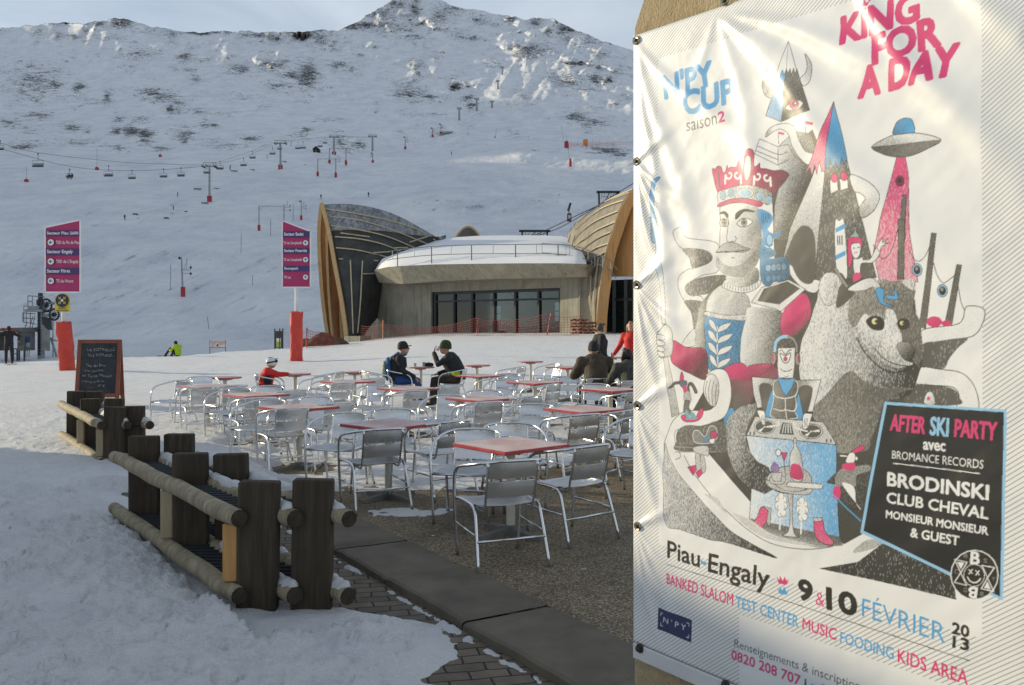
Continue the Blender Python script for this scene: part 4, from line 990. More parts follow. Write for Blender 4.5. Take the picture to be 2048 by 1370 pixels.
def sector_sign(base, label, xl, xr_, zb, zl_, zr_, rows, left_arrow, post_x, pad):
    o = thing('sector_sign', label, 'sign', base, 0, 'magenta ski sector signs')
    mb = MB(); mb.tube([(post_x, .09, -.3), (post_x, .09, zb+1.2)], .075, 12); mb.build('post', POSTW, o, 'auto')
    th = .04
    mb = MB(); mb.prism([(xl, 0, zb), (xr_, 0, zb), (xr_, 0, zr_), (xl, 0, zl_)], (0, -th, 0), (0, 0, 0)); pnl = mb.build('panel', MAG, o)
    mb = MB(); e = .022
    for a, b in (((xl, zb), (xr_, zb)), ((xr_, zb), (xr_, zr_)), ((xr_, zr_), (xl, zl_)), ((xl, zl_), (xl, zb))): mb.bar((a[0], -.02, a[1]), (b[0], -.02, b[1]), .05, e*1.4, (0, 1, 0))
    mb.build('edge_strip', WHITEL, pnl)
    bands = MB(); letters = MB(); discs = MB(); arrows = MB()
    for kind, txt, z0, z1, tx, tw in rows:
        if kind == 'band':
            bands.add([(xl+.03, -.045, z0), (xr_-.025, -.045, z0), (xr_-.025, -.045, z1), (xl+.03, -.045, z1)], [(0,1,2,3)])
            put_text(letters, txt, xl + tx, z0 + (z1-z0)*.30, (z1-z0)*.50, tw, -.049, .022)
        else:
            zc = (z0+z1)/2; r_ = .115; cx_ = xl + .22 if left_arrow else xr_ - .21
            put_text(letters, txt, xl + tx, zc - .055, .115, tw, -.049, .012)
            disc(arrows, cx_, zc, r_+.02, -.044); disc(discs, cx_, zc, r_, -.047); arrow(arrows, cx_, zc, r_*.82, math.pi if left_arrow else math.pi/2, -.050)
    bands.build('title_band', INDIGO, pnl); letters.build('lettering', WHITEL, pnl); discs.build('arrow_disc', WHITEL, pnl); arrows.build('arrow', INDIGO, pnl)
    wrap_pad(o, *pad); return o
def sc(d, px_, px0): return (px_ - px0) / F * d
D1 = 32.5; b1 = G(127, 740, 0); b1 = Vector(((127-CX)/F*D1, D1, gz1((127-CX)/F*D1, D1))); k1 = D1 / F
zz1 = lambda y: EYE + (HY - y) * k1 - b1.z
left_sign = sector_sign(b1, 'left magenta sector sign with left-pointing arrows, above a yellow roundel', (91-127)*k1, (161-127)*k1, zz1(584.5), zz1(455), zz1(440),
  [('band','Secteur Piau 2600', zz1(472.5), zz1(461), .075, 1.17), ('row','TSD du Pic de Piau', zz1(496), zz1(474), .41, .87), ('band','Secteur Engaly', zz1(510.5), zz1(497), .08, .96), ('row','TSD de L\'Engaly', zz1(535), zz1(511), .42, .83), ('band','Secteur Fôret', zz1(549), zz1(536), .08, .86), ('row','TS du Hours', zz1(574), zz1(550), .42, .64)],
  True, (125-127)*k1, (1.82, .50, .16, 1))
# the yellow roundel under it
YEL = varied('yellow_board', (.62, .46, .02), .45, 0, .06, 3); NAVY = varied('navy_print', (.012, .018, .05), .4, 0, .05, 3)
mb = MB(); x0, x1, zt1, zb1 = (111-127)*k1, (141-127)*k1, zz1(587), zz1(623.5); cx_ = (x0+x1)/2; rr = (x1-x0)/2
pl = [(x0, 0, zb1), (x1, 0, zb1), (x1, 0, zt1-rr*.9)] + [(cx_ + rr*math.cos(a*math.pi/12), 0, zt1 - rr*.9 + rr*.9*math.sin(a*math.pi/12)) for a in range(1, 12)] + [(x0, 0, zt1-rr*.9)]
yb = thing('meeting_point_board', 'small yellow board with a dark roundel of four inward arrows, under the left magenta sign', 'sign', (b1.x, b1.y-.04, b1.z))
mb = MB(); mb.prism(pl, (0, -.02, 0), (0, 0, 0)); brd = mb.build('board', YEL, yb)
zc = zz1(601); mb = MB(); disc(mb, cx_, zc, .245, -.026); mb.build('roundel', NAVY, brd)
mb = MB(); disc(mb, cx_, zc, .05, -.031); mb.build('centre_dot', WHITEL, brd)
mb = MB()
for k in range(4): a = math.pi/4 + k*math.pi/2; arrow(mb, cx_ + .135*math.cos(a), zc + .135*math.sin(a), .085, a + math.pi, -.031)
mb.build('arrow', YEL, brd)
mb = MB(); put_text(mb, 'POINT', cx_-.14, zz1(618), .06, .28, -.026, .02); mb.build('lettering', NAVY, brd); mb = MB(); put_text(mb, 'RENCONTRE', cx_-.21, zz1(622.6), .05, .42, -.026, .02); mb.build('lettering', NAVY, brd)
D2 = 39.0; b2 = Vector(((593-CX)/F*D2, D2, gz1((593-CX)/F*D2, D2))); k2 = D2 / F
zz2 = lambda y: EYE + (HY - y) * k2 - b2.z
sector_sign(b2, 'right magenta sector sign with upward arrows and a sloping top', (565-593)*k2, (621-593)*k2, zz2(574.5), zz2(441.5), zz2(463),
  [('band','Secteur Badet', zz2(475), zz2(462.5), .08, .87), ('row','TS du Campbieilh', zz2(497), zz2(475), .06, .82), ('band','Secteur Freeride', zz2(507.5), zz2(496), .08, 1.02), ('row','TS du Campbieilh', zz2(531), zz2(508), .06, .82), ('band','Snowpark', zz2(542.5), zz2(532), .09, .63), ('row','TK Lac', zz2(566), zz2(543), .08, .31)],
  False, (592-593)*k2, (2.22, .52, .0, 2))

# ================================================================ the chalkboard
FRAMEM = wood('mahogany_frame', (.16, .042, .022), (.27, .075, .038), (1, 1, .3), 8, .5)
SLATEM = Mat('slate', (.020, .024, .030), .75); SLATEM.col(SLATEM.ramp(SLATEM.noise(4, 5, .7), [(.35, (.014, .017, .022)), (.7, (.045, .050, .056))])); SLATEM = SLATEM.m
CHALK = varied('chalk', (.34, .36, .37), .95, 0, .3, 30)
dA = 17.2; kA = dA / F; oA = Vector(((200-CX)/F*dA, dA, .10))
ab = thing('chalkboard', 'tall wooden A-frame chalkboard with a handwritten menu beside the far ski rack', 'chalkboard', oA, R(14))
Wd, Ht, dep = .80, 1.28, .62
def leaf(sgn, name):
    M_ = Matrix.Translation((0, 0, Ht)) @ Matrix.Rotation(sgn * math.atan2(dep/2, Ht), 4, 'X') @ Matrix.Translation((0, 0, -Ht*1.03))
    HH = Ht*1.03; b = MB(); f = .075
    for x0_, x1_, z0, z1 in ((-Wd/2, -Wd/2+f, 0, HH), (Wd/2-f, Wd/2, 0, HH), (-Wd/2+f, Wd/2-f, HH-f, HH), (-Wd/2+f, Wd/2-f, .17, .17+f)):
        b.cbox((x0_, -.02, z0), (x1_, .02, z1), .004, M_)
    fr_ = b.build(name, FRAMEM, ab)
    b = MB(); b.box((-Wd/2+f, -.008, .17+f), (Wd/2-f, .008, HH-f), M_); sl = b.build('slate', SLATEM, fr_)
    return M_, sl, HH
M_, sl, HH = leaf(-1, 'front_frame'); leaf(1, 'rear_frame')
b = MB()
for s_, x0_, z0, cap, w in (('LA TOPINELLE', -.22, 1.09, .055, .50), ('DU REFUGE', -.20, .985, .05, .44), ('Plat du Jour', -.22, .78, .05, .36), ('avec Boisson', -.24, .68, .042, .34), ('et Tarte Maison', -.27, .575, .05, .52), ('+ un verre de vin', -.28, .465, .042, .40), ('.......  15 €', -.16, .375, .045, .30)):
    c = MB(); put_text(c, s_, x0_, z0, cap, w, -.011, -.006)
    rnd = random.Random(len(s_)); b.add([M_ @ Vector((x + .01*math.sin(z*60), y, z + .012*math.sin(x*23 + z))) for x, y, z in c.v], c.f)
b.build('chalk_writing', CHALK, sl)
# ================================================================ the concrete wall and its printed banner
BO = P(1275, 1280, 2.8)                               # lower left corner of the banner
BU = Vector((1353, -1750, -41)).normalized(); BV = Vector((0, 0, 1)); BN = BU.cross(BV).normalized()   # BN points to the viewer's side
BW, BH = 1.20, 1.93
if BN.y > 0: BN = -BN
def px2uv(x, y):
    t = (np.asarray(x, float) - CX) / F; u = (2.8*t - BO.x) / (BU.x - BU.y*t); Y = 2.8 + BU.y*u
    return u, EYE + (HY - np.asarray(y, float)) / F * Y - BO.z - BU.z*u
SS = 2; NX, NY = 620*SS, 1000*SS
IMG = np.zeros((NY, NX, 3), np.float32)
def rc_(x, y):
    u, v = px2uv(x, y); return u / BW * (NX - 1), v / BH * (NY - 1)
rng = np.random.RandomState(4)
GR = rng.rand(NY, NX).astype(np.float32)          # stipple grain
FU = np.kron(rng.rand(NY//5 + 1, NX), np.ones((5, 1)))[:NY, :NX].astype(np.float32)   # brush strokes
sh_ = (np.arange(NX) * 37) % 8
for j in range(NX): FU[:, j] = np.roll(FU[:, j], int(rng.randint(5)))
WH = (.78, .785, .785); BK = (.030, .028, .020); PK = (.66, .055, .19); BL = (.10, .36, .66); GY = (.30, .29, .26); LB = (.30, .55, .78); DG = (.10, .095, .08)
FR = {'p': (0, 0, 1), 'A': (1250, 0, 2.854), 'B': (1640, 0, 2.853), 'C': (1260, 440, 2.978), 'D': (1640, 440, 2.978), 'E': (1260, 880, 2.795), 'F': (1640, 780, 2.321),
      'H': (1400, 280, 4.029), 'I': (1320, 620, 4.892), 'J': (1480, 640, 5.271), 'K': (1330, 840, 4.763), 'M': (1880, 1070, 8.56)}
def pts_(fr, s_):
    v = np.array([float(t) for t in s_.split()]).reshape(-1, 2); ox, oy, k = FR[fr]; return v[:, 0]/k + ox, v[:, 1]/k + oy
def smooth_(x, y, n=5, closed=True):
    m = len(x); xs, ys = [], []
    for i in range(m if closed else m-1):
        g = (lambda k: k % m) if closed else (lambda k: min(max(k, 0), m-1))
        for j in range(n):
            t = j/n
            for arr, out in ((x, xs), (y, ys)):
                p0, p1, p2, p3 = arr[g(i-1)], arr[g(i)], arr[g(i+1)], arr[g(i+2)]
                out.append(.5*((2*p1) + (p2-p0)*t + (2*p0-5*p1+4*p2-p3)*t*t + (3*p1-p0-3*p2+p3)*t**3))
    if not closed: xs.append(x[-1]); ys.append(y[-1])
    return np.array(xs), np.array(ys)
def mask_(cx, cy):
    x0, x1 = int(max(0, math.floor(cx.min()))), int(min(NX-1, math.ceil(cx.max()))); y0, y1 = int(max(0, math.floor(cy.min()))), int(min(NY-1, math.ceil(cy.max())))
    if x1 < x0 or y1 < y0: return None
    X, Y = np.meshgrid(np.arange(x0, x1+1), np.arange(y0, y1+1)); m = np.zeros(X.shape, bool); n = len(cx)
    for i in range(n):
        xa, ya, xb, yb = cx[i], cy[i], cx[(i+1) % n], cy[(i+1) % n]
        if ya == yb: continue
        r0, r1 = int(max(0, math.ceil(min(ya, yb)) - y0)), int(min(m.shape[0], math.ceil(max(ya, yb)) - y0))
        if r1 <= r0: continue
        yy_ = np.arange(r0, r1) + y0; xc = xa + (yy_ - ya) / (yb - ya) * (xb - xa)
        m[r0:r1] ^= X[r0:r1] > xc[:, None]
    return x0, x1, y0, y1, m
def paint(cx, cy, col, col2=None, d=None, grain=None):
    q = mask_(cx, cy)
    if q is None: return
    x0, x1, y0, y1, m = q; reg = IMG[y0:y1+1, x0:x1+1]
    if col2 is None: reg[m] = col; return
    X, Y = np.meshgrid(np.arange(x0, x1+1), np.arange(y0, y1+1))
    if len(d) == 2: den = np.full(X.shape, d[0]) + (X - X.min()) * 0
    else:
        (ax, ay), (bx, by), d0, d1 = d; ax, ay = rc_(ax, ay); bx, by = rc_(bx, by)
        t = np.clip(((X-ax)*(bx-ax) + (Y-ay)*(by-ay)) / ((bx-ax)**2 + (by-ay)**2), 0, 1); den = d0 + (d1-d0)*t
    g = (GR if grain is None else grain)[y0:y1+1, x0:x1+1]
    ink = g < den
    al = (.5*ink + .5*np.clip(den, 0, 1))[..., None]; mixd = np.array(col, np.float32)*(1-al) + np.array(col2, np.float32)*al; reg[m] = mixd[m]
def a(fr, s_, col, col2=None, d=None, line=0, lc=BK, sm=True, fur=False):
    x, y = pts_(fr, s_)
    if sm: x, y = smooth_(x, y)
    if d is not None and len(d) == 6: ox, oy, k = FR[fr]; d = ((d[0]/k+ox, d[1]/k+oy), (d[2]/k+ox, d[3]/k+oy), d[4], d[5])
    cx, cy = rc_(x, y); paint(cx, cy, col, col2, d, FU if fur else None)
    if line: stroke(np.append(cx, cx[0]), np.append(cy, cy[0]), line, lc)
def stroke(cx, cy, w, col):
    for i in range(len(cx)-1):
        x0, x1, y0, y1 = cx[i], cx[i+1], cy[i], cy[i+1]
        a0, a1 = int(max(0, min(x0, x1)-w-1)), int(min(NX-1, max(x0, x1)+w+1)); b0, b1 = int(max(0, min(y0, y1)-w-1)), int(min(NY-1, max(y0, y1)+w+1))
        if a1 < a0 or b1 < b0: continue
        X, Y = np.meshgrid(np.arange(a0, a1+1), np.arange(b0, b1+1)); L2 = (x1-x0)**2 + (y1-y0)**2 + 1e-9
        t = np.clip(((X-x0)*(x1-x0) + (Y-y0)*(y1-y0)) / L2, 0, 1); m = (X-x0-t*(x1-x0))**2 + (Y-y0-t*(y1-y0))**2 <= (w/2)**2 + .2
        IMG[b0:b1+1, a0:a1+1][m] = col
def ln(fr, s_, w=1.6, col=BK, sm=True):
    x, y = pts_(fr, s_)
    if sm and len(x) > 2: x, y = smooth_(x, y, 5, False)
    cx, cy = rc_(x, y); stroke(cx, cy, w, col)
def el(fr, x, y, rx, ry, col, col2=None, d=None, line=0, lc=BK):
    a(fr, ' '.join(f'{x+rx*math.cos(t*math.pi/10):.1f} {y+ry*math.sin(t*math.pi/10):.1f}' for t in range(20)), col, col2, d, line, lc, False)
def tx(fr, s_, bl, br, tl, col, bold=.0, cap=.70):
    """lettering: corners of the word in the photograph (baseline left, baseline right, top left)"""
    vs, fs = text_geo(s_, 0); ox, oy, k = FR[fr]; xs = [v.x for v in vs]; mn, w = min(xs), max(xs)-min(xs)
    q = [np.array(rc_(p[0]/k+ox, p[1]/k+oy)) for p in (bl, br, tl)]; ex = (q[1]-q[0])/w; ey = (q[2]-q[0])/cap
    pos = [q[0] + ex*(v.x-mn) + ey*v.y for v in vs]
    for f in fs: paint(np.array([pos[i][0] for i in f]), np.array([pos[i][1] for i in f]), col)
    if bold > .005:
        cnt = {}
        for f in fs:
            for i in range(len(f)): e = (min(f[i], f[i-1]), max(f[i], f[i-1])); cnt[e] = cnt.get(e, 0) + 1
        wpx = bold * 1.9 * float(np.hypot(*(q[2]-q[0]))) / .7
        for (i, j), c in cnt.items():
            if c == 1: stroke([pos[i][0], pos[j][0]], [pos[i][1], pos[j][1]], wpx, col)

# --- ground of the print: white vinyl with hatched margins
UU, VV = np.meshgrid(np.linspace(0, BW, NX), np.linspace(0, BH, NY))
IMG[:] = WH
hatch = ((UU*.62 - VV*.78) % .0088) < .0017
inner = (UU > .115) & (UU < 1.075) & (VV > .335) & (VV < 1.83)
edge_lo = (VV < .335) & ~((UU > .42) & (VV < .205)) & (VV > .0)
IMG[hatch & ~inner & ((VV > .335) | edge_lo)] = (.22, .22, .22)
# --- roads of snow and the dark behind them
a('C', '345 45 350 85 380 110 450 120 520 130 560 160 560 300 470 330 420 355 365 390 375 440 470 470 440 620 415 650 400 560 360 490 330 440 315 380 330 330 380 295 415 285 375 200 330 160 300 110 295 65', WH, BK, (.035, .035), 1.6)
a('C', '345 175 430 172 500 190 525 225 500 262 410 290 385 230', DG, WH, (345, 180, 500, 260, .35, .05), fur=True)
a('C', '362 392 420 355 540 330 620 340 640 420 480 445 400 455 365 430', DG, WH, (360, 400, 560, 400, .3, .03), fur=True)
a('C', '355 482 470 490 445 560 420 660 400 560', DG, WH, (.15, .15), fur=True)
a('C', '345 745 400 660 420 655 430 745', WH, BK, (345, 700, 430, 740, .0, .2), 1.3)
# big dark mass behind the figures, down to the ramp
a('p', '1590 300 1640 262 1700 420 1760 560 1840 600 1850 720 1830 800 1800 830 1770 900 1745 1060 1700 1085 1600 1060 1520 1010 1450 930 1380 850 1420 780 1480 760 1560 700 1600 600 1560 520 1555 400', DG, BK, (.45, .45), sm=False)
# pyramid with steps and its ribbon
a('A', '800 800 905 845 1000 755 1100 772 1125 850 1085 960 1020 1160 975 1370 880 1370 885 1180 930 1000 900 945 770 885', WH, BK, (890, 950, 1050, 1000, .12, .92), 0, sm=False)
a('A', '800 800 905 845 903 948 775 885', WH, None, None, 1.4, sm=False); ln('A', '793 842 905 888 955 872'); ln('A', '784 868 904 918'); ln('A', '905 845 903 948'); ln('A', '903 948 960 920')
a('A', '905 845 1000 757 1102 773 1122 850 1085 950 1000 900 960 830', WH, BK, (940, 840, 1080, 860, .25, .8), 1.2, sm=False)
a('A', '833 790 850 745 900 718 965 714 1003 742 1022 800 1060 868 1118 893 1085 948 1030 912 985 842 962 772 920 745 880 757', WH, BK, (840, 750, 880, 730, .55, .02), 1.4)
ln('A', '1071 702 1070 765', 1.4); a('A', '1072 700 1117 712 1115 726 1073 719', PK, sm=False); ln('A', '905 768 908 830', 1.2); a('A', '905 758 940 766 938 778 905 772', PK, sm=False)
# --- one-eyed pyramid with horns
a('A', '850 398 822 440 810 500 830 552 870 570 908 556 914 508 875 522 845 490 840 450', WH, BK, (810, 480, 910, 540, .7, .05), 1.6)
a('A', '1060 318 1097 370 1103 430 1092 482 1060 502 1043 462 1070 430 1076 380', WH, BK, (1100, 400, 1040, 480, .35, .02), 1.6)
a('A', '965 246 833 668 922 702 1098 640', WH, None, None, 1.4, sm=False)
a('A', '965 405 952 440 940 412 925 455 905 478 833 668 922 702', BL, WH, (930, 450, 850, 680, .05, .35), 1.3, sm=False)
a('A', '963 405 972 432 985 404 992 440 1004 402 1012 436 1022 405 1098 640 922 702', DG, WH, (1060, 600, 960, 430, .02, .12), 1.3, sm=False); ln('A', '965 246 965 408', 1.3)
a('A', '950 628 990 596 1032 584 1060 600 1040 626 998 640', WH, None, None, 1.5); el('A', 1006, 608, 30, 29, PK, None, None, 1.2); el('A', 1010, 605, 17, 18, BK); el('A', 1016, 600, 5, 5, WH)
# --- ribbon and the tall two-eyed pyramid
a('C', '960 205 990 130 1060 78 1105 68 1112 150 1085 140 1040 172 1030 232 1060 310 1130 350 1165 372 1142 432 1080 420 1000 345 968 262', WH, BK, (.05, .05), 1.5)
a('p', '1681 207 1658 300 1628 372 1590 460 1576 520 1640 560 1764 556 1745 480 1715 347', DG, WH, (1690, 400, 1700, 540, .10, .03), 1.4, sm=False, fur=True)
a('p', '1681 207 1658 300 1628 372 1592 458 1576 528 1600 470 1632 470 1641 560 1648 478 1661 343', WH, BK, (1650, 360, 1600, 480, .05, .45), 1.2, sm=False)
a('p', '1610 560 1590 505 1612 455 1640 470 1640 560', DG, sm=True)
a('B', '118 592 60 722 0 870 -60 1010 -28 960 -16 1010 2 945 12 1000 30 925 42 985 62 985 70 880', PK, WH, (60, 760, 20, 980, .05, .35), 1.3, sm=False)
a('B', '118 592 70 880 62 958 82 975 98 922 112 968 132 928 150 982 168 908 182 950 197 912', BL, BK, (110, 700, 130, 960, .03, .3), 1.3, sm=False)
a('B', '90 1032 92 1112 136 1092 135 1030', WH, None, None, 1.2, sm=False); a('B', '150 1030 152 1093 200 1080 197 1020', WH, None, None, 1.2, sm=False)
el('B', 117, 1022, 21, 26, PK, None, None, 1.1); el('B', 178, 1014, 21, 26, PK, None, None, 1.1)
a('B', '216 1005 310 1040 366 1090 381 1140 342 1212 272 1250 262 1192 300 1140 270 1110 230 1092', WH, BK, (330, 1100, 270, 1240, .03, .55), 1.5)
# --- saucer and its beam
a('p', '1805 315 1822 315 1828 350 1832 470 1846 565 1770 565 1758 505 1773 440 1786 400', PK, WH, (1800, 330, 1800, 560, .03, .42), 1.2, sm=False, fur=True)
el('B', 490, 1040, 26, 32, (.30, .03, .10), BK, (.4, .4)); el('B', 488, 1036, 12, 14, BK)
a('B', '455 780 463 720 490 692 530 684 560 700 566 772', BL, BK, (540, 720, 460, 760, .02, .45), 1.5)
a('B', '330 846 420 792 480 776 600 770 722 807 640 860 540 900 450 902 380 882', WH, BK, (500, 780, 480, 830, .1, .45), 1.8)
a('B', '332 848 450 835 560 822 720 808 640 858 540 898 450 900 380 880', GY, BK, (400, 860, 640, 850, .75, .35))
# posts, wires and pendants at the right
a('B', '506 1118 530 1120 521 1370 490 1370', GY, BK, (.55, .55), 1.2, sm=False); a('D', '505 0 545 0 530 357 492 357', GY, BK, (.6, .6), 1.2, sm=False)
a('D', '700 82 728 85 660 645 618 640', GY, BK, (.62, .62), 1.2, sm=False); a('D', '848 268 876 272 815 622 776 602', GY, BK, (.62, .62), 1.2, sm=False)
ln('D', '350 150 390 225 430 225 470 160 500 60'); ln('D', '565 180 590 230 620 250 660 220 690 160'); ln('D', '710 260 730 330 765 377 810 352 850 320'); ln('D', '855 400 870 490 900 556')
for x, y in ((610, 300), (760, 423)): el('D', x, y, 30, 37, LB, None, None, 1.5); el('D', x, y, 21, 27, BK); el('D', x-2, y-8, 9, 12, GY)
a('D', '640 655 830 625 880 590 905 515 1003 530 1000 610 940 690 800 712 640 742', WH, BK, (.03, .03), 1.8)
a('D', '640 745 720 722 905 703 850 760 800 820 755 888 622 880', DG, WH, (640, 800, 860, 720, .02, .12), fur=True)
a('D', '622 878 740 887 860 905 930 960 968 1050 962 1130 845 1110 857 1050 830 1000 760 985 600 972', WH, BK, (.03, .03), 1.8)
a('D', '595 980 760 988 830 1010 856 1050 850 1098 540 1090', DG, WH, (.03, .03), fur=True)
el('D', 710, 606, 46, 32, PK, BK, (.08, .08)); el('D', 783, 616, 30, 18, PK, BK, (.1, .1))
a('D', '650 1090 655 1040 680 1018 702 1035 712 1095', WH, BK, (660, 1040, 710, 1080, .1, .4), 1.2); el('D', 673, 1060, 10, 13, PK)
# --- bear
a('D', '30 365 70 330 150 340 200 390 260 425 330 395 400 352 480 372 540 366 592 362 597 420 580 520 622 600 636 690 640 800 622 900 560 1040 420 1080 380 1190 340 1290 300 1370 100 1370 40 1240 -20 1130 -70 1000 -90 860 -75 720 -30 620 0 520 18 470', WH, BK, (60, 700, 560, 800, .18, .95), 0, fur=True)
MG = (.50, .48, .44)
a('D', '240 430 420 372 590 380 585 520 625 600 636 690 640 800 600 860 520 700 400 560 300 580 230 640 200 560', DG, MG, (260, 440, 560, 640, .45, .12), fur=True)
a('D', '-20 1130 60 1050 200 900 300 960 400 1000 560 1000 420 1080 340 1290 300 1370 100 1370 40 1240', DG, MG, (80, 1200, 360, 1000, .35, .12), fur=True)
a('D', '25 400 60 325 110 316 150 345 165 410 135 480 80 512 40 472', WH, BK, (40, 400, 160, 440, .08, .5), 1.0, fur=True)
a('D', '520 370 560 350 590 362 597 420 560 410', WH, BK, (.3, .5), fur=True)
a('D', '150 400 200 380 240 430 180 500 130 520', DG)
a('D', '255 640 300 560 340 600 390 640 420 590 470 600 520 720 490 760 530 830 582 855 480 880 390 830 310 760', WH, BK, (420, 660, 330, 860, .12, .62), fur=True)
a('D', '420 540 470 545 500 640 520 720 490 720 440 640', WH, BK, (.2, .3), fur=True)
a('D', '305 605 335 575 385 575 415 610 400 655 340 650', BK, MG, (.0, .12)); a('D', '490 610 515 588 556 596 560 640 520 655 495 640', BK, MG, (.0, .12))
el('D', 357, 603, 19, 20, (.72, .66, .33), None, None, 1.2); el('D', 517, 614, 15, 14, (.72, .66, .33), None, None, 1.2); el('D', 366, 604, 9, 10, BK); el('D', 524, 615, 6, 7, BK)
a('D', '488 752 515 725 570 733 594 790 562 834 520 812', (.38, .37, .34), BK, (500, 740, 580, 810, .15, .95), 1.2)
ln('D', '250 700 300 790 380 870 470 908 570 882', 3); ln('D', '360 770 420 830 500 862 572 868', 2.4)
# girl on the bear's head, striped post
a('D', '125 20 150 10 182 22 196 335 165 322 130 282', WH, None, None, 1.3)
for y in (30, 190): a('D', f'127 {y+25} 185 {y-5} 188 {y+22} 129 {y+52}', BL, sm=False)
for x in (140, 152, 166): ln('D', f'{x} 100 {x+2} 150', 3)
a('D', '205 112 240 100 280 116 284 160 262 170 258 140 222 150 226 240 205 290 200 200', PK, None, None, 1.1)
a('D', '221 152 258 142 275 150 270 210 246 232 226 208', WH, None, None, 1.1); ln('D', '232 170 242 172', 2); ln('D', '256 168 268 166', 2); ln('D', '240 200 256 196', 2.2, PK)
a('D', '213 105 238 78 243 32 252 75 268 104', (.35, .42, .42), None, None, 1.2)
a('D', '232 240 262 235 285 222 292 240 330 236 352 200 372 170 392 190 372 232 338 258 280 262 272 320 240 322', WH, BK, (.06, .06), 1.2)
a('D', '372 170 385 140 410 108 405 140 440 112 415 145 446 140 400 160 388 192', WH, None, None, 1.1, sm=False)
a('D', '235 322 272 320 274 350 232 368', PK)
a('D', '200 410 290 357 350 350 388 388 390 415 360 432 350 400 300 420 230 425', WH, BK, (250, 400, 380, 400, .03, .3), 1.2)
a('D', '364 414 410 414 414 488 462 512 440 516 386 492', BL, None, None, 1.2); a('D', '420 445 472 452 476 392 500 470 480 478 428 470', BL, None, None, 1.1, sm=False)
a('D', '112 290 130 285 205 400 190 408', GY, None, None, 1.1, sm=False)
# --- the king: coat, jumper, arms
a('C', '600 388 540 412 470 480 440 560 422 700 430 750 500 880 560 900 690 850 760 640 750 500 700 440', DG, WH, (440, 640, 500, 640, .5, .12))
a('C', '600 390 545 412 500 470 488 545 484 700 505 890 600 880 690 850 697 700 728 595 750 500 720 436', WH, BK, (520, 480, 740, 560, .12, .55), 0)
a('C', '488 572 600 590 727 598 698 700 693 852 600 882 507 890 484 720', BL, BK, (500, 600, 700, 800, .12, .55), 1.4, fur=True)
a('C', '488 545 600 566 730 566 726 598 600 592 488 572', WH, BK, (.22, .22), 1.2, fur=True)
ln('C', '557 635 556 760 560 880', 3.2, WH)
for i, (y, s_) in enumerate(((640, 1), (705, 1.1), (775, 1.1), (850, .95))):
    a('C', f'556 {y+25} {556-18*s_} {y-30} {556-48*s_} {y-48} {556-42*s_} {y-10} {556-15*s_} {y+18}', WH, BK, (.08, .08), 1.1); a('C', f'556 {y+28} {556+20*s_} {y-10} {556+80*s_} {y-28} {556+60*s_} {y+5} {556+20*s_} {y+25}', WH, BK, (.1, .1), 1.1)
a('C', '745 522 930 545 980 640 965 720 900 842 820 860 740 872 695 852 697 702 722 600', WH, BK, (720, 650, 930, 700, .10, .92))
a('C', '940 560 1000 478 1075 440 1110 520 1095 600 1000 692 938 680', PK, BK, (1010, 560, 1080, 680, .06, .85))
a('C', '755 492 820 402 980 358 1080 414 932 546 900 530', WH, BK, (.12, .12), 1.4, sm=False); a('C', '795 482 832 412 972 368 1045 410 922 502', DG, BK, (.3, .3), 1.3, sm=False)
a('H', '230 1150 258 1130 330 1180 430 1180 520 1130 530 1170 450 1225 340 1228 230 1190', WH, BK, (.12, .12), 1.4)
for i in range(13): ln('H', f'{245+i*22} {1152+24*math.sin(i/12*3.14)} {240+i*23} {1190+30*math.sin(i/12*3.14)}', 1.1)
a('H', '258 1090 300 1110 400 1110 500 1030 520 1130 430 1180 330 1180 258 1132', WH, BK, (270, 1120, 500, 1130, .15, .8))
a('C', '292 718 370 756 482 770 500 882 480 950 390 912 330 880 282 830', PK, BK, (340, 770, 430, 900, .06, .85), 1.3)
a('C', '600 880 690 847 742 882 745 865 860 852 905 872 850 932 760 962 640 962 612 905', PK, BK, (700, 870, 740, 960, .05, .65), 1.2)
a('C', '618 950 760 955 905 880 940 950 800 970 770 1050 680 1180 610 1130 635 1040', DG, PK, (760, 960, 700, 1100, .25, .0))
a('C', '590 1185 640 1112 668 1190 622 1244', BL, BK, (640, 1140, 600, 1230, .1, .5), 1.2)
# head
a('H', '198 540 330 520 460 540 520 570 540 760 540 900 520 960 470 1060 400 1110 300 1105 215 1070 175 1010 180 940 200 880 205 700', WH, BK, (330, 760, 540, 800, .04, .78), 0)
ln('H', '198 540 205 700 200 870', 1.8)
a('H', '198 590 240 578 272 610 262 640 235 605 200 604', BK); a('H', '325 640 335 590 400 560 475 575 480 590 400 585 345 640', BK)
a('H', '340 680 380 640 430 640 465 665 430 695 380 705', WH, None, None, 2.0); el('H', 398, 670, 24, 27, GY, None, None, 1.4); el('H', 398, 670, 11, 12, BK)
a('H', '203 655 235 640 272 660 268 695 230 702 205 690', WH, None, None, 2.0); el('H', 238, 672, 22, 26, GY, None, None, 1.4); el('H', 240, 672, 10, 12, BK)
ln('H', '272 640 265 740 258 800 275 830 300 820 320 822 335 800 325 780', 1.8)
a('H', '175 910 210 860 265 830 330 835 380 860 445 880 400 905 300 905 230 900', WH, BK, (200, 860, 440, 900, .25, .7), 1.3); ln('H', '170 908 300 905 440 885', 2)
ln('H', '295 950 318 955', 2)
a('H', '180 940 215 985 280 1020 360 1010 440 950 500 880 520 930 500 1010 440 1080 380 1110 300 1105 215 1070 172 1010', WH, BK, (210, 1000, 470, 1030, .35, .72))
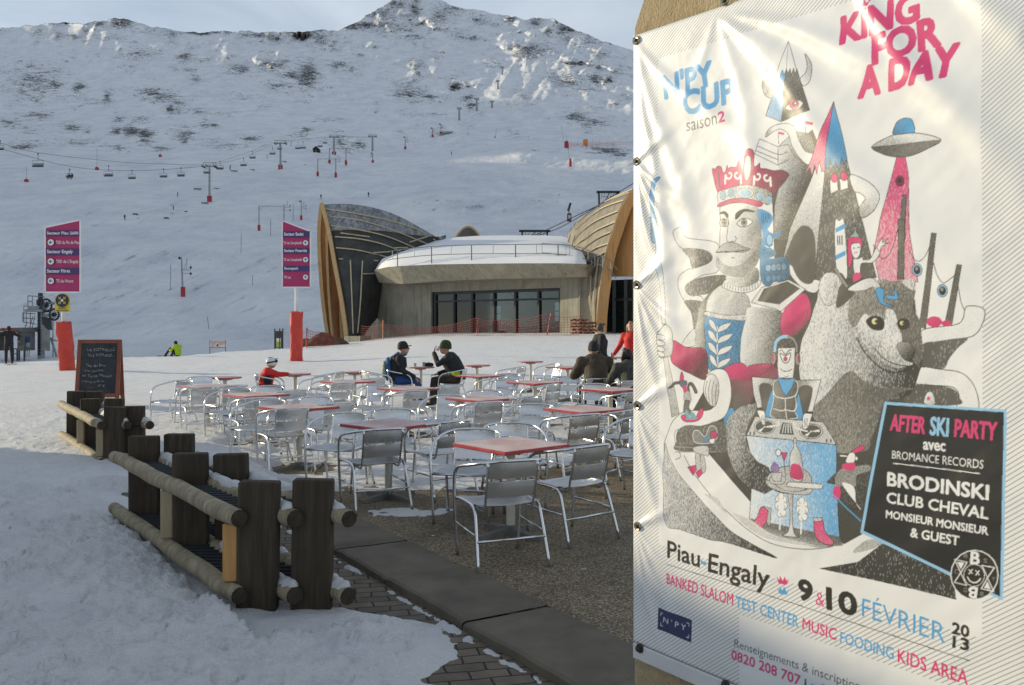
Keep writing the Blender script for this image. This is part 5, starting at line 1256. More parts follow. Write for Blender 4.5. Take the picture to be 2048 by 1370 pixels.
a('H', '505 570 600 590 632 640 610 690 590 730 640 760 692 745 690 780 630 800 630 850 590 872 560 850 640 890 660 930 600 960 700 950 760 960 770 1040 768 1110 700 1145 640 1150 605 1185 560 1170 530 1100 525 900 545 760', BL, BK, (540, 800, 740, 1000, .08, .7), 0)
for i in range(6): ln('H', f'{540+i*14} {590+i*4} {545+i*13} {680-i*4}', 1.1); ln('H', f'{555+i*15} {885+i*3} {560+i*14} {955-i*5}', 1.1)
for x in (595, 640, 680, 720): el('H', x, 1035-(x-595)*.1, 24, 30, LB, BK, (.2 + (x-595)*.003,)*2, 1.2); el('H', x, 1120-(x-595)*.1, 22, 28, BL, BK, (.25 + (x-595)*.003,)*2, 1.2)
el('H', 605, 810, 26, 46, LB, None, None, 1.3)
# crown
a('H', '135 250 165 240 172 222 205 222 222 268 240 262 255 210 262 235 290 222 330 225 350 170 372 215 385 245 398 160 420 95 455 80 485 110 485 215 510 215 530 195 535 235 580 240 640 255 700 250 760 285 720 350 660 420 620 470 540 420 440 400 340 395 250 410 182 430', PK, BK, (300, 300, 720, 380, .06, .8), 1.5)
a('H', '183 428 250 402 360 372 480 376 620 430 600 525 540 510 430 480 300 480 190 520', WH, BK, (200, 450, 620, 480, .15, .6), 1.3, fur=True)
a('H', '188 520 300 480 430 482 545 512 520 545 400 515 300 515 192 545', PK, BK, (.15, .15), 1.3)
for x, y, rx, ry in ((222, 452, 22, 34), (290, 432, 24, 32), (408, 434, 66, 38), (528, 458, 31, 34), (598, 492, 28, 33)): el('H', x, y, rx, ry, WH, None, None, 1.4); el('H', x, y, rx*.82, ry*.82, LB, BK, (x-rx, y, x+rx, y+ry, .0, .4))
for x, y, f in ((265, 300, 1), (345, 300, -1), (505, 310, 1), (590, 320, -1)):
    s_ = ' '.join(f'{x + f*(-20*math.cos(t*.7)+ t*1.5):.0f} {y - 8 + 30*math.sin(t*.7)*(1-t*.05):.0f}' for t in range(8)); ln('H', s_, 6, WH); ln('H', f'{x-22*f} {y-8} {x-26*f} {y+56}', 7, WH)
a('H', '400 250 415 160 440 135 460 160 455 260 430 325 405 320', WH, BK, (410, 250, 460, 250, .0, .35), 1.4); ln('H', '185 260 195 380', 5, DG)
# ski, upper hand
a('A', '237 1018 200 1034 181 1080 178 1200 186 1370 214 1370 206 1200 204 1090', BL, WH, (190, 1060, 200, 1370, .05, .25), 1.5)
a('C', '150 -10 185 130 200 300 220 480 226 620 253 620 245 480 236 300 214 150 192 -10', BL, WH, (180, 0, 240, 520, .2, 1.0), 1.2, sm=False)
a('C', '232 815 262 800 327 1150 280 1172', WH, BK, (250, 850, 300, 1150, .15, .55), 1.3, sm=False)
a('C', '212 655 248 622 285 655 292 720 286 800 246 815 208 812 196 690', WH, BK, (240, 700, 290, 780, .05, .3), 1.6)
for y in (700, 735, 770, 800): a('C', f'197 {y-18} 230 {y-14} 245 {y} 235 {y+14} 205 {y+8}', WH, None, None, 1.5)
# road that carries the snowboarder, hanging hand
a('C', '485 925 540 888 600 893 630 950 637 1050 610 1150 560 1192 450 1225 340 1240 300 1260 305 1330 340 1400 300 1420 240 1400 250 1290 290 1190 370 1135 500 1130 545 1090 560 1010 540 930', WH, BK, (.04, .04), 1.7)
a('I', '215 1200 250 1150 330 1120 480 1125 620 1080 720 1150 740 1370 240 1370 212 1280', DG, WH, (.06, .06), 0, fur=True)
a('I', '500 680 540 625 600 640 632 720 630 830 605 925 575 940 540 915 500 850 482 780', WH, BK, (520, 760, 625, 800, .05, .45), 1.6)
for s_ in ('520 690 500 790 520 870', '550 680 530 800 545 910', '585 690 565 810 575 935', '610 730 600 830 605 915'): ln('I', s_, 1.6)
a('I', '262 640 275 600 292 640 292 690 258 690', PK, None, None, 1.2); a('I', '250 690 318 690 320 735 285 760 250 720', (.12, .16, .2), None, None, 1.1); a('I', '280 745 315 740 330 820 300 830', PK)
a('I', '300 800 345 790 360 885 300 890 290 850', WH, BK, (.45, .45), 1.2); a('I', '325 760 340 710 370 705 400 740 425 800 400 810 370 745 345 740 350 800', DG, None, None, 1.1); a('I', '250 700 200 700 160 740 135 760 170 760 210 725 250 720', DG, None, None, 1.1)
a('I', '300 885 350 888 340 950 375 1010 345 1020 315 960 310 1000 285 990', GY, BK, (.55, .55), 1.1); a('I', '295 995 330 985 345 1050 310 1055', (.22, .38, .45)); a('I', '350 1005 385 1000 410 1050 360 1065', (.22, .38, .45))
a('I', '262 1030 300 1020 320 1055 400 1050 440 975 470 955 482 985 460 1050 400 1085 310 1088 270 1065', PK, None, None, 1.6); a('I', '310 1052 410 1040 408 1062 330 1068', (.22, .38, .45))
# skier in the tunnel
a('K', '330 100 375 95 430 150 460 110 480 60 520 50 552 90 548 170 520 180 470 215 350 210 320 160', DG, WH, (.18, .18), 1.6, lc=WH); el('K', 522, 135, 32, 42, PK, BK, (.2, .2), 1.2); a('K', '455 130 485 145 460 190 410 215 420 175', (.14, .25, .36)); a('K', '480 180 530 170 520 215 490 215', WH, None, None, 1.2)
ln('K', '145 248 480 262', 3, GY); ln('K', '160 296 540 296', 3, GY); a('K', '330 250 460 240 470 330 440 330 380 320 330 290', WH, BK, (.3, .3), 1.3)
a('K', '345 320 385 320 400 430 380 470 355 460', WH, BK, (.35, .35), 1.3); a('K', '395 330 425 335 445 440 430 490 405 480', WH, BK, (.35, .35), 1.3)
a('K', '270 440 350 420 355 465 320 520', PK, None, None, 1.1, sm=False); a('K', '345 490 400 460 415 500 370 545', PK, None, None, 1.1, sm=False)
# --- tail
a('K', '650 0 640 150 655 300 700 430 780 560 880 640 1000 690 1080 650 1100 560 1040 440 960 400 900 340 840 230 830 140 860 20 960 -160 900 -160 760 -120', BK, WH, (680, 300, 920, 420, .42, .10), 0, fur=True)
# --- disc jockey
a('J', '185 595 440 618 405 700 262 690 295 915 245 925 205 780', WH, BK, (200, 650, 400, 690, .1, .6), 1.6, sm=False); a('J', '640 628 915 628 830 960 775 960 828 710 680 718', WH, BK, (840, 760, 700, 680, .1, .65), 1.6, sm=False)
a('J', '262 690 405 700 410 1010 330 1000', DG); a('J', '680 718 826 712 780 960 730 1030 650 1030', DG)
a('J', '390 745 415 800 405 1005 328 995', BL, BK, (.08, .08), 1.2); a('J', '672 770 705 860 728 1020 655 1030', BL, BK, (.1, .1), 1.2)
a('J', '410 700 445 630 640 630 672 720 650 800 660 900 640 950 655 1030 400 1015 405 900 415 820', GY, BK, (430, 760, 640, 820, .25, .7), 1.5, lc=WH)
ln('J', '410 740 440 800 540 820 640 795 672 730', 2.2, WH); ln('J', '540 830 540 930 500 950 420 930', 2.2, WH); ln('J', '545 940 640 950 658 880', 2.2, WH); ln('J', '545 945 555 1025', 2, WH)
a('J', '445 600 545 625 645 605 610 710 548 800 500 730', BL, BK, (.05, .05), 1.4, sm=False)
a('J', '462 295 640 290 636 480 620 610 465 605 455 470', WH, BK, (460, 540, 640, 560, .05, .15), 1.4, sm=False)
a('J', '420 300 440 220 500 180 590 180 650 230 665 310 640 290 560 285 465 290 455 400 440 320', BK, WH, (.06, .06))
ln('J', '425 320 440 230 500 180 560 175', 9, LB); ln('J', '560 175 620 200 655 270 655 330', 5, GY)
el('J', 412, 405, 28, 66, GY, None, None, 1.6); el('J', 405, 395, 15, 44, PK, BK, (.35, .35)); el('J', 668, 410, 26, 66, GY, None, None, 1.6); el('J', 680, 400, 12, 44, PK, BK, (.45, .45))
a('J', '482 350 540 375 595 345 575 430 540 450 510 430', WH, None, None, 2.4); el('J', 540, 408, 19, 22, PK, None, None, 1.5); ln('J', '478 330 500 315 540 360 575 320 600 312', 2.4); ln('J', '488 510 520 535 570 535 605 515', 2); a('J', '515 580 545 590 580 580 550 602', GY)
a('J', '225 1010 940 1068 1078 1305 132 1208', WH, BK, (.3, .3), 1.8, sm=False)
for x, y, rx, ry in ((325, 1118, 112, 72), (812, 1165, 122, 78)): el('J', x, y, rx, ry, WH, None, None, 1.8); el('J', x, y, rx*.86, ry*.84, DG, None, None, 1.2); a('J', f'{x} {y} {x-70} {y+40} {x-40} {y+54}', WH, sm=False); a('J', f'{x} {y} {x+84} {y-20} {x+92} {y+10}', WH, sm=False); el('J', x, y, 10, 8, WH)
a('J', '515 1075 600 1085 628 1200 480 1190', DG, None, None, 1.4, sm=False)
for i in range(4): ln('J', f'{530+i*20} 1085 {510+i*30} 1180', 2.2, WH)
ln('J', '470 1060 460 1100 350 1118', 4, WH); ln('J', '630 1075 660 1130 770 1165', 4, WH)
a('J', '245 950 300 950 325 975 332 1085 300 1090 262 1000', WH, None, None, 1.3); a('J', '735 990 820 970 815 1020 775 1130 725 1125', WH, None, None, 1.3); ln('J', '245 930 298 930', 5); ln('J', '765 970 828 972', 5)
for x in (290, 305, 318): ln('J', f'{x} 1000 {x+5} 1080', 1.1)
for x in (745, 760, 775): ln('J', f'{x} 1030 {x-5} 1120', 1.1)
for x in (165, 205, 965, 1010): el('J', x + 8, (1180 if x < 500 else 1258) + 6, 9, 22, DG)
# blue front of the desk, round table and what stands on it
a('K', '832 140 1690 228 1688 500 1716 1100 860 930 880 640 1010 690 1080 650 1100 560 1040 440 940 390 870 300', BL, WH, (1600, 700, 900, 700, .12, .85), 1.5, sm=False, fur=True)
a('K', '870 925 1716 1100 1750 1180 1500 1200 1100 1100 900 1000', DG, WH, (1200, 1040, 1200, 1180, .1, .75), sm=False)
a('K', '1225 680 1275 680 1270 900 1290 1060 1330 1100 1180 1085 1235 1040 1250 880', WH, BK, (1240, 900, 1300, 900, .15, .6), 1.6)
el('K', 1240, 560, 215, 130, WH, BK, (1030, 560, 1450, 600, .35, .5), 1.8); a('K', '1030 560 1040 620 1150 670 1300 695 1440 690 1458 600 1380 660 1200 660', WH, BK, (.4, .4), 1.3)
a('K', '1283 170 1307 170 1310 240 1350 330 1365 560 1258 545 1245 340 1280 250', WH, BK, (1260, 400, 1360, 400, .12, .45), 1.6); a('K', '1258 415 1345 430 1362 552 1260 538', PK, BK, (1270, 440, 1350, 530, .05, .4))
el('K', 1127, 560, 78, 45, WH, BK, (.35, .35), 1.3); a('K', '1065 490 1170 490 1160 575 1085 570', WH, BK, (.3, .3), 1.3, sm=False); el('K', 1105, 450, 38, 42, (.22, .12, .35), WH, (.15, .15), 1.2); el('K', 1100, 408, 18, 20, (.25, .14, .4))
a('K', '1160 300 1222 305 1190 385', PK, None, None, 1.5, sm=False); ln('K', '1190 385 1205 535', 2); el('K', 1137, 302, 25, 33, WH, None, None, 2)
a('K', '1225 590 1260 580 1540 600 1555 625 1520 645 1240 625', WH, BK, (.15, .15), 1.5)
for x, y in ((1165, 800), (1365, 840)):
    ln('K', f'{x-5} {y+60} {x-12} {y+225}', 5, WH)
    for dx, dy, r in ((-25, -60, 30), (20, -50, 32), (-5, -85, 28), (-28, 0, 32), (28, 5, 30), (0, 30, 36), (-10, 75, 30), (22, 70, 28)): el('K', x+dx, y+dy, r, r*1.2, WH, None, None, 1.0)
    el('K', x, y, 26, 70, WH)
a('K', '970 820 1035 850 1020 960 960 1015 890 1010 870 980 930 920', PK, WH, (1000, 850, 900, 1000, .05, .15), 1.6); a('K', '985 805 1070 830 1060 1000 1025 960 1040 850', WH, BK, (.45, .45), 1.2, sm=False)
a('K', '1480 945 1560 940 1580 1040 1660 1150 1610 1175 1500 1110', PK, WH, (1520, 960, 1600, 1140, .04, .15), 1.6); a('K', '1465 915 1555 915 1560 945 1485 955', WH, BK, (.4, .4), 1.3, sm=False)
# smoker in the beret at the right
a('F', '60 420 150 350 260 345 230 480 215 560 150 520 105 440', BK, WH, (.06, .06)); a('F', '100 400 130 360 180 352 250 345 255 368 195 390 190 440 130 435 108 460', DG, WH, (.25, .25), 1.3, lc=GY); a('F', '130 430 185 445 195 520 215 545', WH)
a('F', '170 285 200 262 228 252 230 272 185 290', PK, None, None, 1.0); a('F', '165 288 185 288 192 310 180 335 148 330 152 310', WH, None, None, 1.0); el('F', 196, 313, 7, 9, WH, None, None, 1.0); ln('F', '122 300 152 303', 3, WH); a('F', '133 340 185 332 186 365 138 362', PK); a('F', '95 442 122 450 118 500 88 490', PK)
ln('F', '90 480 150 540 215 600', 3.4, BL)
# ramp at the bottom: white run-out, hatched flanks
a('K', '65 210 130 330 240 470 420 690 560 850 740 990 950 1130 1200 1200 1500 1215 1700 1190 1850 1160 2000 1100 2048 1110 2048 1270 1900 1330 1600 1400 1125 1300 800 1150 640 1050 380 850 180 600 75 400', WH, BK, (.015, .015), 0)
ln('K', '240 330 330 500 470 680 650 860 860 1040 1100 1170 1400 1215 1650 1190', 1.8)
a('K', '65 210 40 380 40 640 60 980 200 1030 380 1090 500 1130 640 1150 860 1220 1125 1298 860 1150 680 1040 520 880 340 690 180 500 95 330', WH, BK, (60, 600, 1000, 1250, .30, .98), 1.2, fur=True)
a('K', '420 690 560 740 640 880 520 760', WH, BK, (.25, .25)); a('K', '860 930 1100 1080 1500 1180 1250 1160 950 1080 700 880', WH, BK, (.25, .25))
a('F', '20 820 200 790 300 715 340 690 480 780 640 860 655 965 500 925 300 880', BK, WH, (.06, .06), 0, sm=False, fur=True)
a('F', '180 740 240 690 330 685 290 720 210 745', WH, BK, (.45, .45))
# --- black panel
a('F', '322 52 888 88 872 968 213 655', LB, sm=False); a('F', '333 66 874 100 858 948 228 646', (.022, .021, .018), sm=False)
tx('F', 'AFTER', (349, 183), (506, 199), (355, 109), PK, .024); tx('F', 'SKI', (532, 203), (614, 211), (536, 121), LB, .024); tx('F', 'PARTY', (644, 211), (836, 229), (650, 132), PK, .024)
tx('F', 'avec', (501, 271), (601, 280), (502, 218), WH, .02); tx('F', 'BROMANCE RECORDS', (358, 313), (778, 361), (360, 276), WH, 0); ln('F', '365 335 762 383', 2.0, WH)
tx('F', 'BRODINSKI', (338, 437), (802, 503), (340, 376), WH, .03); tx('F', 'CLUB CHEVAL', (334, 516), (801, 592), (337, 468), WH, .02); tx('F', 'MONSIEUR MONSIEUR', (331, 585), (801, 665), (333, 551), WH, .02); tx('F', '& GUEST', (443, 673), (667, 713), (446, 632), WH, .02)
el('F', 740, 849, 112, 116, WH); el('F', 740, 849, 107, 111, BK)
el('M', 668, 655, 182, 195, WH); el('M', 668, 655, 172, 185, BK)
for s_ in ('335 390 550 435 440 610 330 775 540 830 335 390', '800 485 1015 525 900 690 790 880 1005 930 800 485'): ln('M', s_, 2.0, WH, False)
a('M', '378 425 500 445 440 550', WH, sm=False); a('M', '895 760 955 892 835 868', WH, sm=False)
ln('M', '580 560 640 625', 2, WH); ln('M', '640 555 580 630', 2, WH); ln('M', '695 575 755 650', 2, WH); ln('M', '755 575 695 655', 2, WH); ln('M', '555 685 600 755 680 780 740 755 772 710', 2.6, WH)
tx('M', 'B', (605, 455), (750, 470), (622, 250), WH, .03); tx('M', 'B', (725, 870), (585, 850), (700, 1050), WH, .03)
for s_, x, y in (('B', 495, 350), ('S', 825, 440), ('C', 330, 620), ('Y', 965, 750), ('G', 480, 935), ('8', 765, 1000)): tx('M', s_, (x, y), (x+60, y+12), (x+5, y-75), GY, 0)
# --- titles
tx('A', "N'PY", (264, 570), (532, 487), (251, 446), BL, .045); tx('A', 'CUP', (374, 664), (650, 585), (366, 537), BL, .045); tx('A', 'saison', (380, 757), (557, 716), (377, 682), DG, 0); tx('A', '2', (565, 709), (600, 699), (562, 648), PK, .03)
tx('B', 'KING', (160, 265), (592, 125), (157, 112), PK, .05); tx('B', 'FOR', (350, 380), (712, 268), (338, 222), PK, .05); tx('B', 'A DAY', (257, 568), (800, 436), (272, 406), PK, .05)
a('B', '255 38 270 62 310 48 320 18 304 34 290 12 282 38', PK, sm=False)
for x, y in ((255, 36), (290, 12), (320, 18)): el('B', x, y, 6, 6, PK)
tx('E', 'Piau', (240, 648), (422, 702), (243, 553), BK, .02); a('E', '430 664 463 675 461 693 429 682', BL, sm=False); tx('E', 'Engaly', (472, 724), (808, 818), (478, 622), BK, .02)
tx('E', '9', (974, 874), (1046, 893), (975, 766), BK, .05); tx('F', '&', (5, 986), (47, 998), (5, 924), PK, 0); tx('F', '10', (60, 1003), (193, 1038), (58, 908), BK, .05); tx('F', 'FÉVRIER', (218, 1040), (604, 1165), (220, 955), BL, -.008)
tx('F', '20', (636, 1117), (713, 1136), (638, 1067), BK, .04); tx('F', '13', (640, 1181), (713, 1197), (642, 1130), BK, .04)
a('E', '850 752 862 792 905 800 920 764 906 778 896 752 885 778 869 748 866 774', PK, sm=False); a('E', '850 810 866 850 906 856 922 822 905 838 893 808 882 832 868 806 864 832', BL, sm=False)
ln('E', '240 688 700 826', 2.0, DG, False); ln('p', '1510 1175 1949 1316', 2.0, DG, False)
tx('E', 'BANKED SLALOM', (235, 794), (610, 915), (237, 734), PK, .012); tx('E', 'TEST CENTER', (625, 921), (972, 1036), (627, 861), BL, .012); tx('p', 'MUSIC', (1616, 1253), (1683, 1276), (1617, 1231), PK, .012); tx('F', 'FOODING', (118, 1161), (362, 1240), (120, 1110), BL, .012); tx('F', 'KIDS AREA', (383, 1251), (708, 1355), (385, 1190), PK, .012)
tx('E', 'Renseignements & inscriptions', (618, 1143), (1342, 1398), (620, 1098), DG, 0); tx('E', '0820 208 707', (602, 1209), (984, 1358), (604, 1157), PK, .02); tx('E', '|', (1008, 1375), (1016, 1378), (1010, 1318), DG, .01); tx('E', "n'py.com", (1045, 1385), (1500, 1550), (1047, 1330), BL, .02)
a('E', '188 925 380 995 377 1122 186 1047', (.018, .030, .10), sm=False); tx('E', "N ' P Y", (216, 1008), (345, 1055), (219, 978), WH, 0)
ln('E', '215 960 204 956 203 972', 2, WH, False); ln('E', '350 1011 364 1015 363 1032', 2, WH, False); ln('E', '203 1010 202 1026 214 1031', 2, WH, False); ln('E', '362 1078 361 1094 349 1090', 2, WH, False)

# --- the cloth itself, tugged by its grommets
ART = IMG.reshape(NY//SS, SS, NX//SS, SS, 3).mean((1, 3)); nyb, nxb = ART.shape[:2]
u1 = np.linspace(0, BW, nxb); v1 = np.linspace(0, BH, nyb); U, V = np.meshgrid(u1, v1)
dep = np.zeros_like(U)
def fold(x0, y0, x1, y1, w0, w1, amp, fade=.6):
    global dep
    ln_ = math.hypot(x1-x0, y1-y0); tx_, ty_ = (x1-x0)/ln_, (y1-y0)/ln_
    s_ = (U-x0)*tx_ + (V-y0)*ty_; q = -(U-x0)*ty_ + (V-y0)*tx_; f = np.clip(s_/ln_, 0, 1.4)
    q = q + .012*np.sin(s_*9 + x0*7) ; w = w0 + (w1-w0)*f
    dep = dep + amp * np.exp(-(q/w)**2) * sstep(-.02, .10, s_/ln_) * (1 - sstep(fade, 1.15, f)) * (.35 + .65*np.clip(f*3, 0, 1))
TLx, TLy = .02, BH-.03; GTx = .345
gv = [float(px2uv(1284, y_)[1]) for y_ in (82, 325, 570, 810, 1050)]
for q in ((TLx, TLy, .34, 1.02, .012, .05, .004), (TLx, TLy, .22, .75, .010, .04, .0045), (TLx, TLy, .60, 1.35, .010, .045, .0045), (GTx, BH-.02, .80, 1.50, .012, .05, .007), (GTx, BH-.02, 1.02, 1.12, .012, .06, .008), (GTx+.02, BH-.02, 1.15, 1.50, .012, .05, .009), (GTx, BH-.02, .52, 1.25, .012, .05, .0035), (GTx, BH-.02, .18, 1.62, .010, .035, .0025), (.72, BH, 1.2, 1.25, .015, .05, .009), (.95, BH, 1.22, 1.55, .015, .045, .008)): fold(*q)
for i, y_ in enumerate(gv[1:]):
    for dy_, L_ in ((-.30, .20), (-.16, .24), (.10, .16), (-.42, .12)): fold(.012, y_, .012 + L_, y_ + dy_, .006, .026, .0055, .5)
dep += .012 * fbm(U*2.2 + V*.8, V*1.6 - U*1.2, 3, 201) + .0050 * fbm((U*.77 + V*.64)*3.5, (V*.77 - U*.64)*9, 3, 205) + .0018 * fbm(U*16, V*16, 3, 209) * sstep(.2, .6, fbm(U*3, V*3, 2, 211) + .5)
dep += .0035 * np.sin(V*38 + 3*np.sin(U*9)) * np.exp(-U/.035)
edge_ = np.minimum(np.minimum(U, BW-U), np.minimum(V, BH-V))
dep = .020 + dep * sstep(0, .05, edge_) + .004 * sstep(0, .01, edge_) - .010 * (edge_ < .0005)
co = np.array(BO)[None, None] + U[..., None]*np.array(BU) + V[..., None]*np.array(BV) + dep[..., None]*np.array(BN)
ban = thing('banner', 'glossy white event banner printed with a king and a bear, bolted to the concrete wall', 'banner', tuple(BO))
m = Mat('printed_vinyl', (.8, .8, .8), .38, 0, .5)
atc = m.attr('ink'); m.col(atc.outputs['Color']); m.b.inputs['Coat Weight'].default_value = .45; m.b.inputs['Coat Roughness'].default_value = .33
m.bump(m.noise(260, 2, .5), .04, .002)
co = co - np.array(BO)
vin = sheet('vinyl_sheet', co[..., 0], co[..., 1], co[..., 2], m.m, None, None, True, ban)
ca = vin.data.attributes.new('ink', 'FLOAT_COLOR', 'POINT'); rgba = np.ones((nyb*nxb, 4), np.float32); rgba[:, :3] = ART.reshape(-1, 3); ca.data.foreach_set('color', rgba.ravel())
def BP(u, v, w=0.0): return BU*u + BV*v + BN*w
def BM(u, v, w=0.0):                                  # frame at a place on the banner, z towards the viewer
    return Matrix.Translation(BP(u, v, w)) @ Matrix(((BU.x, BV.x, BN.x, 0), (BU.y, BV.y, BN.y, 0), (BU.z, BV.z, BN.z, 0), (0, 0, 0, 1)))
RING = varied('brass_ring', (.42, .37, .28), .3, .9, .15, 40); BOLT = varied('rusty_bolt', (.07, .055, .045), .6, .6, .3, 60)
for x_, y_ in ((1284, 84), (1285, 325), (1285, 570), (1286, 810), (1287, 1050), (1461, 6)):
    u_, v_ = (float(q) for q in px2uv(x_, y_)); b = MB(); b.lathe([(.007, 0), (.0145, 0), (.0145, .004), (.012, .0065), (.008, .005)], 18, M=BM(u_, v_, .0245)); g_ = b.build('grommet', RING, ban, 'auto')
    b = MB(); b.lathe([(.0062, -.002), (.0062, .006), (.0045, .010)], 6, M=BM(u_, v_, .026)); b.build('bolt', BOLT, g_)
b = MB(); M_ = BM(0, 0, 0); b.cbox((-.0, -.052, .006), (BW, -.002, .024), .004, M_); hem = b.build('bottom_batten', varied('white_batten', (.62, .62, .62), .4, 0, .08, 9), ban)
for x_, y_ in ((1291, 1293), (1463, 1366)):
    u_, v_ = (float(q) for q in px2uv(x_, y_)); b = MB(); b.lathe([(.0145, 0), (.0145, .004), (.009, .006), (.009, .013), (.006, .015)], 14, M=BM(u_, v_, .024)); b.build('bolt', BOLT, hem, 'auto')

WALLC = Mat('weathered_concrete', (.40, .34, .24), .9)
c = WALLC.ramp(WALLC.noise(4, 7, .65), [(.28, (.25, .185, .10)), (.5, (.42, .325, .19)), (.75, (.54, .45, .29))]); WALLC.col(WALLC.mix(.6, c, WALLC.ramp(WALLC.noise(90, 3, .7), [(.3, (.7, .7, .7)), (.7, (1.15, 1.15, 1.15))]), 'MULTIPLY'))
WALLC.bump(WALLC.math('ADD', WALLC.noise(30, 6, .7), WALLC.noise(140, 3, .6)), .8, .008); WALLC = WALLC.m
cw = thing('concrete_wall', 'rough tan concrete wall with a chamfered edge that carries the event banner', 'wall', tuple(BO))
bm = bmesh.new(); prof = [(-.028, -BO.z - .2), (-.030, .6), (-.032, 1.2), (-.030, 1.85), (-.026, BH + .03), (.008, BH + .10), (.045, BH + .21), (.047, BH + 1.0)]
rows = []
for (ue, ve) in prof:
    for k in range(1):
        rows.append([BP(ue + .012, ve, -.34), BP(ue + .004, ve, -.30), BP(ue, ve, -.16), BP(ue + .003, ve, -.02), BP(ue + .016, ve, .0)] + [BP(ue + .05 + x*.29, ve, .001*math.sin(x*7 + ve*5)) for x in range(12)])
bm.free(); fine = []
for i in range(len(rows) - 1):
    n_ = max(2, int((prof[i+1][1] - prof[i][1]) / .05))
    for k in range(n_): fine.append([lerp(p, q, k/n_) + BU*(.006*float(fbm(np.float64(i*9+k*.7), np.float64(j*2.3), 3, 300))) for j, (p, q) in enumerate(zip(rows[i], rows[i+1]))])
fine.append(rows[-1]); mb = MB(); mb.grid(fine); mb.grid([[r[0] for r in fine], [BP(3.3, (r[0]).z, -.34) for r in fine]]); mb.build('wall', WALLC, cw, 'auto')
EAVE = varied('eave_board', (.10, .045, .035), .6, 0, .2, 5); EAVEW = varied('eave_trim', (.62, .50, .46), .6, 0, .1, 5)
ev = thing('eave', 'end of a dark roof eave with a pale edge above the concrete wall', 'eave', tuple(BO))
zt = EYE + (HY - 8)/F*3.1 - BO.z
for i, (z0, z1, u0, d0, d1, mt) in enumerate(((.030, .055, -.075, -.45, -.10, EAVEW), (-.012, .028, -.06, -.42, -.12, EAVE), (-.028, -.010, -.03, -.38, -.14, EAVE))):
    b = MB(); b.cbox((u0, zt + z0, d0), (3.2, zt + z1, d1), .004, BM(0, 0, 0)); b.build(('fascia', 'soffit_board', 'batten')[i], mt, ev)
# ================================================================ people
def cloth(name, c, amt=.2, rough=.8, scale=7):
    m = Mat(name, c, rough); n = m.noise(scale, 4); m.col(m.ramp(n, [(.3, tuple(x*(1-amt) for x in c)), (.7, tuple(min(1, x*(1+amt)) for x in c))]))
    m.bump(m.noise(9, 4, .6, m.coord((1.6, 1.6, .8)), .8), .7, .03); return m.m
SKIN = varied('skin', (.50, .27, .18), .5, 0, .1, 9); HAIRB = varied('brown_hair', (.085, .05, .028), .6, 0, .35, 30, .4); HAIRK = varied('black_hair', (.012, .010, .009), .5, 0, .3, 30, .4); HAIRY = varied('fair_hair', (.32, .20, .085), .6, 0, .3, 30, .4)
EYEM = varied('eye', (.02, .015, .012), .2)
C_RED = cloth('red_jacket', (.58, .025, .018)); C_BLK = cloth('black_jacket', (.014, .014, .017), .3); C_BRN = cloth('brown_coat', (.060, .045, .026), .3); C_LIME = cloth('lime_jacket', (.36, .52, .02), .12)
C_NAVY = cloth('dark_trousers', (.016, .017, .022), .3); C_BLUE = cloth('blue_trousers', (.015, .055, .19), .2); C_DBR = cloth('brown_trousers', (.035, .026, .018), .3); C_GRN = cloth('green_knit', (.035, .05, .018), .4, .95, 30)
C_CREAM = cloth('cream_scarf', (.50, .44, .34), .1); C_GREY = cloth('grey_scarf', (.17, .17, .15), .2); C_CAM = cloth('dark_camouflage_jacket', (.05, .052, .04), .6, .8, 9); BOOT = varied('boot', (.02, .02, .022), .6)
HELM = varied('white_helmet', (.68, .70, .72), .3, 0, .05, 4); HELK = varied('black_shell', (.012, .012, .014), .3)
def soft(o, vox, it=4):
    r = o.modifiers.new('skin', 'REMESH'); r.mode = 'VOXEL'; r.voxel_size = vox; r.use_smooth_shade = True
    s_ = o.modifiers.new('soften', 'SMOOTH'); s_.factor = .5; s_.iterations = it
    return o
def hand(mb, w, d, nrm, side, curl=.5, k=1.0):
    w = Vector(w); d = Vector(d).normalized(); nrm = Vector(nrm); nrm = (nrm - d*nrm.dot(d)).normalized(); s_ = d.cross(nrm) * side
    M_ = Matrix((( s_.x, d.x, nrm.x), (s_.y, d.y, nrm.y), (s_.z, d.z, nrm.z)))
    mb.ball(w + d*.045*k, (.040*k, .052*k, .018*k), 12, 8, M_)
    for i, L_ in enumerate((.066, .076, .071, .055)):
        a = w + d*.085*k + s_*(.030 - i*.020)*k; b = a + (d*(1-.25*curl) + nrm*.5*curl)*L_*.5*k; c = b + (d*(1-1.1*curl) + nrm*.95*curl)*L_*.55*k
        mb.tube([w + d*.05*k + s_*(.026 - i*.017)*k, a, b, c], [.010*k, .0095*k, .009*k, .0075*k], 7)
    t0 = w + d*.02*k + s_*.034*k; mb.tube([t0, t0 + (d*.5 + s_*.6 + nrm*.3)*.035*k, t0 + (d*.85 + s_*.45 + nrm*.7)*.062*k], [.012*k, .011*k, .009*k], 7)
SIT = dict(pel=(0,-.09,.53), waist=(0,-.08,.68), chest=(0,-.02,.88), neck=(0,.03,1.01), head=(0,.07,1.115), hip=.10, kn=(.13,.34,.50), an=(.13,.36,.10), sh=(.185,.93), el=(.25,.10,.68), wr=(.13,.33,.62))
STAND = dict(pel=(0,0,.92), waist=(0,0,1.06), chest=(0,.01,1.28), neck=(0,.02,1.42), head=(0,.045,1.535), hip=.095, kn=(.11,.02,.50), an=(.12,-.02,.10), sh=(.18,1.345), el=(.25,-.02,1.09), wr=(.25,.12,.88))
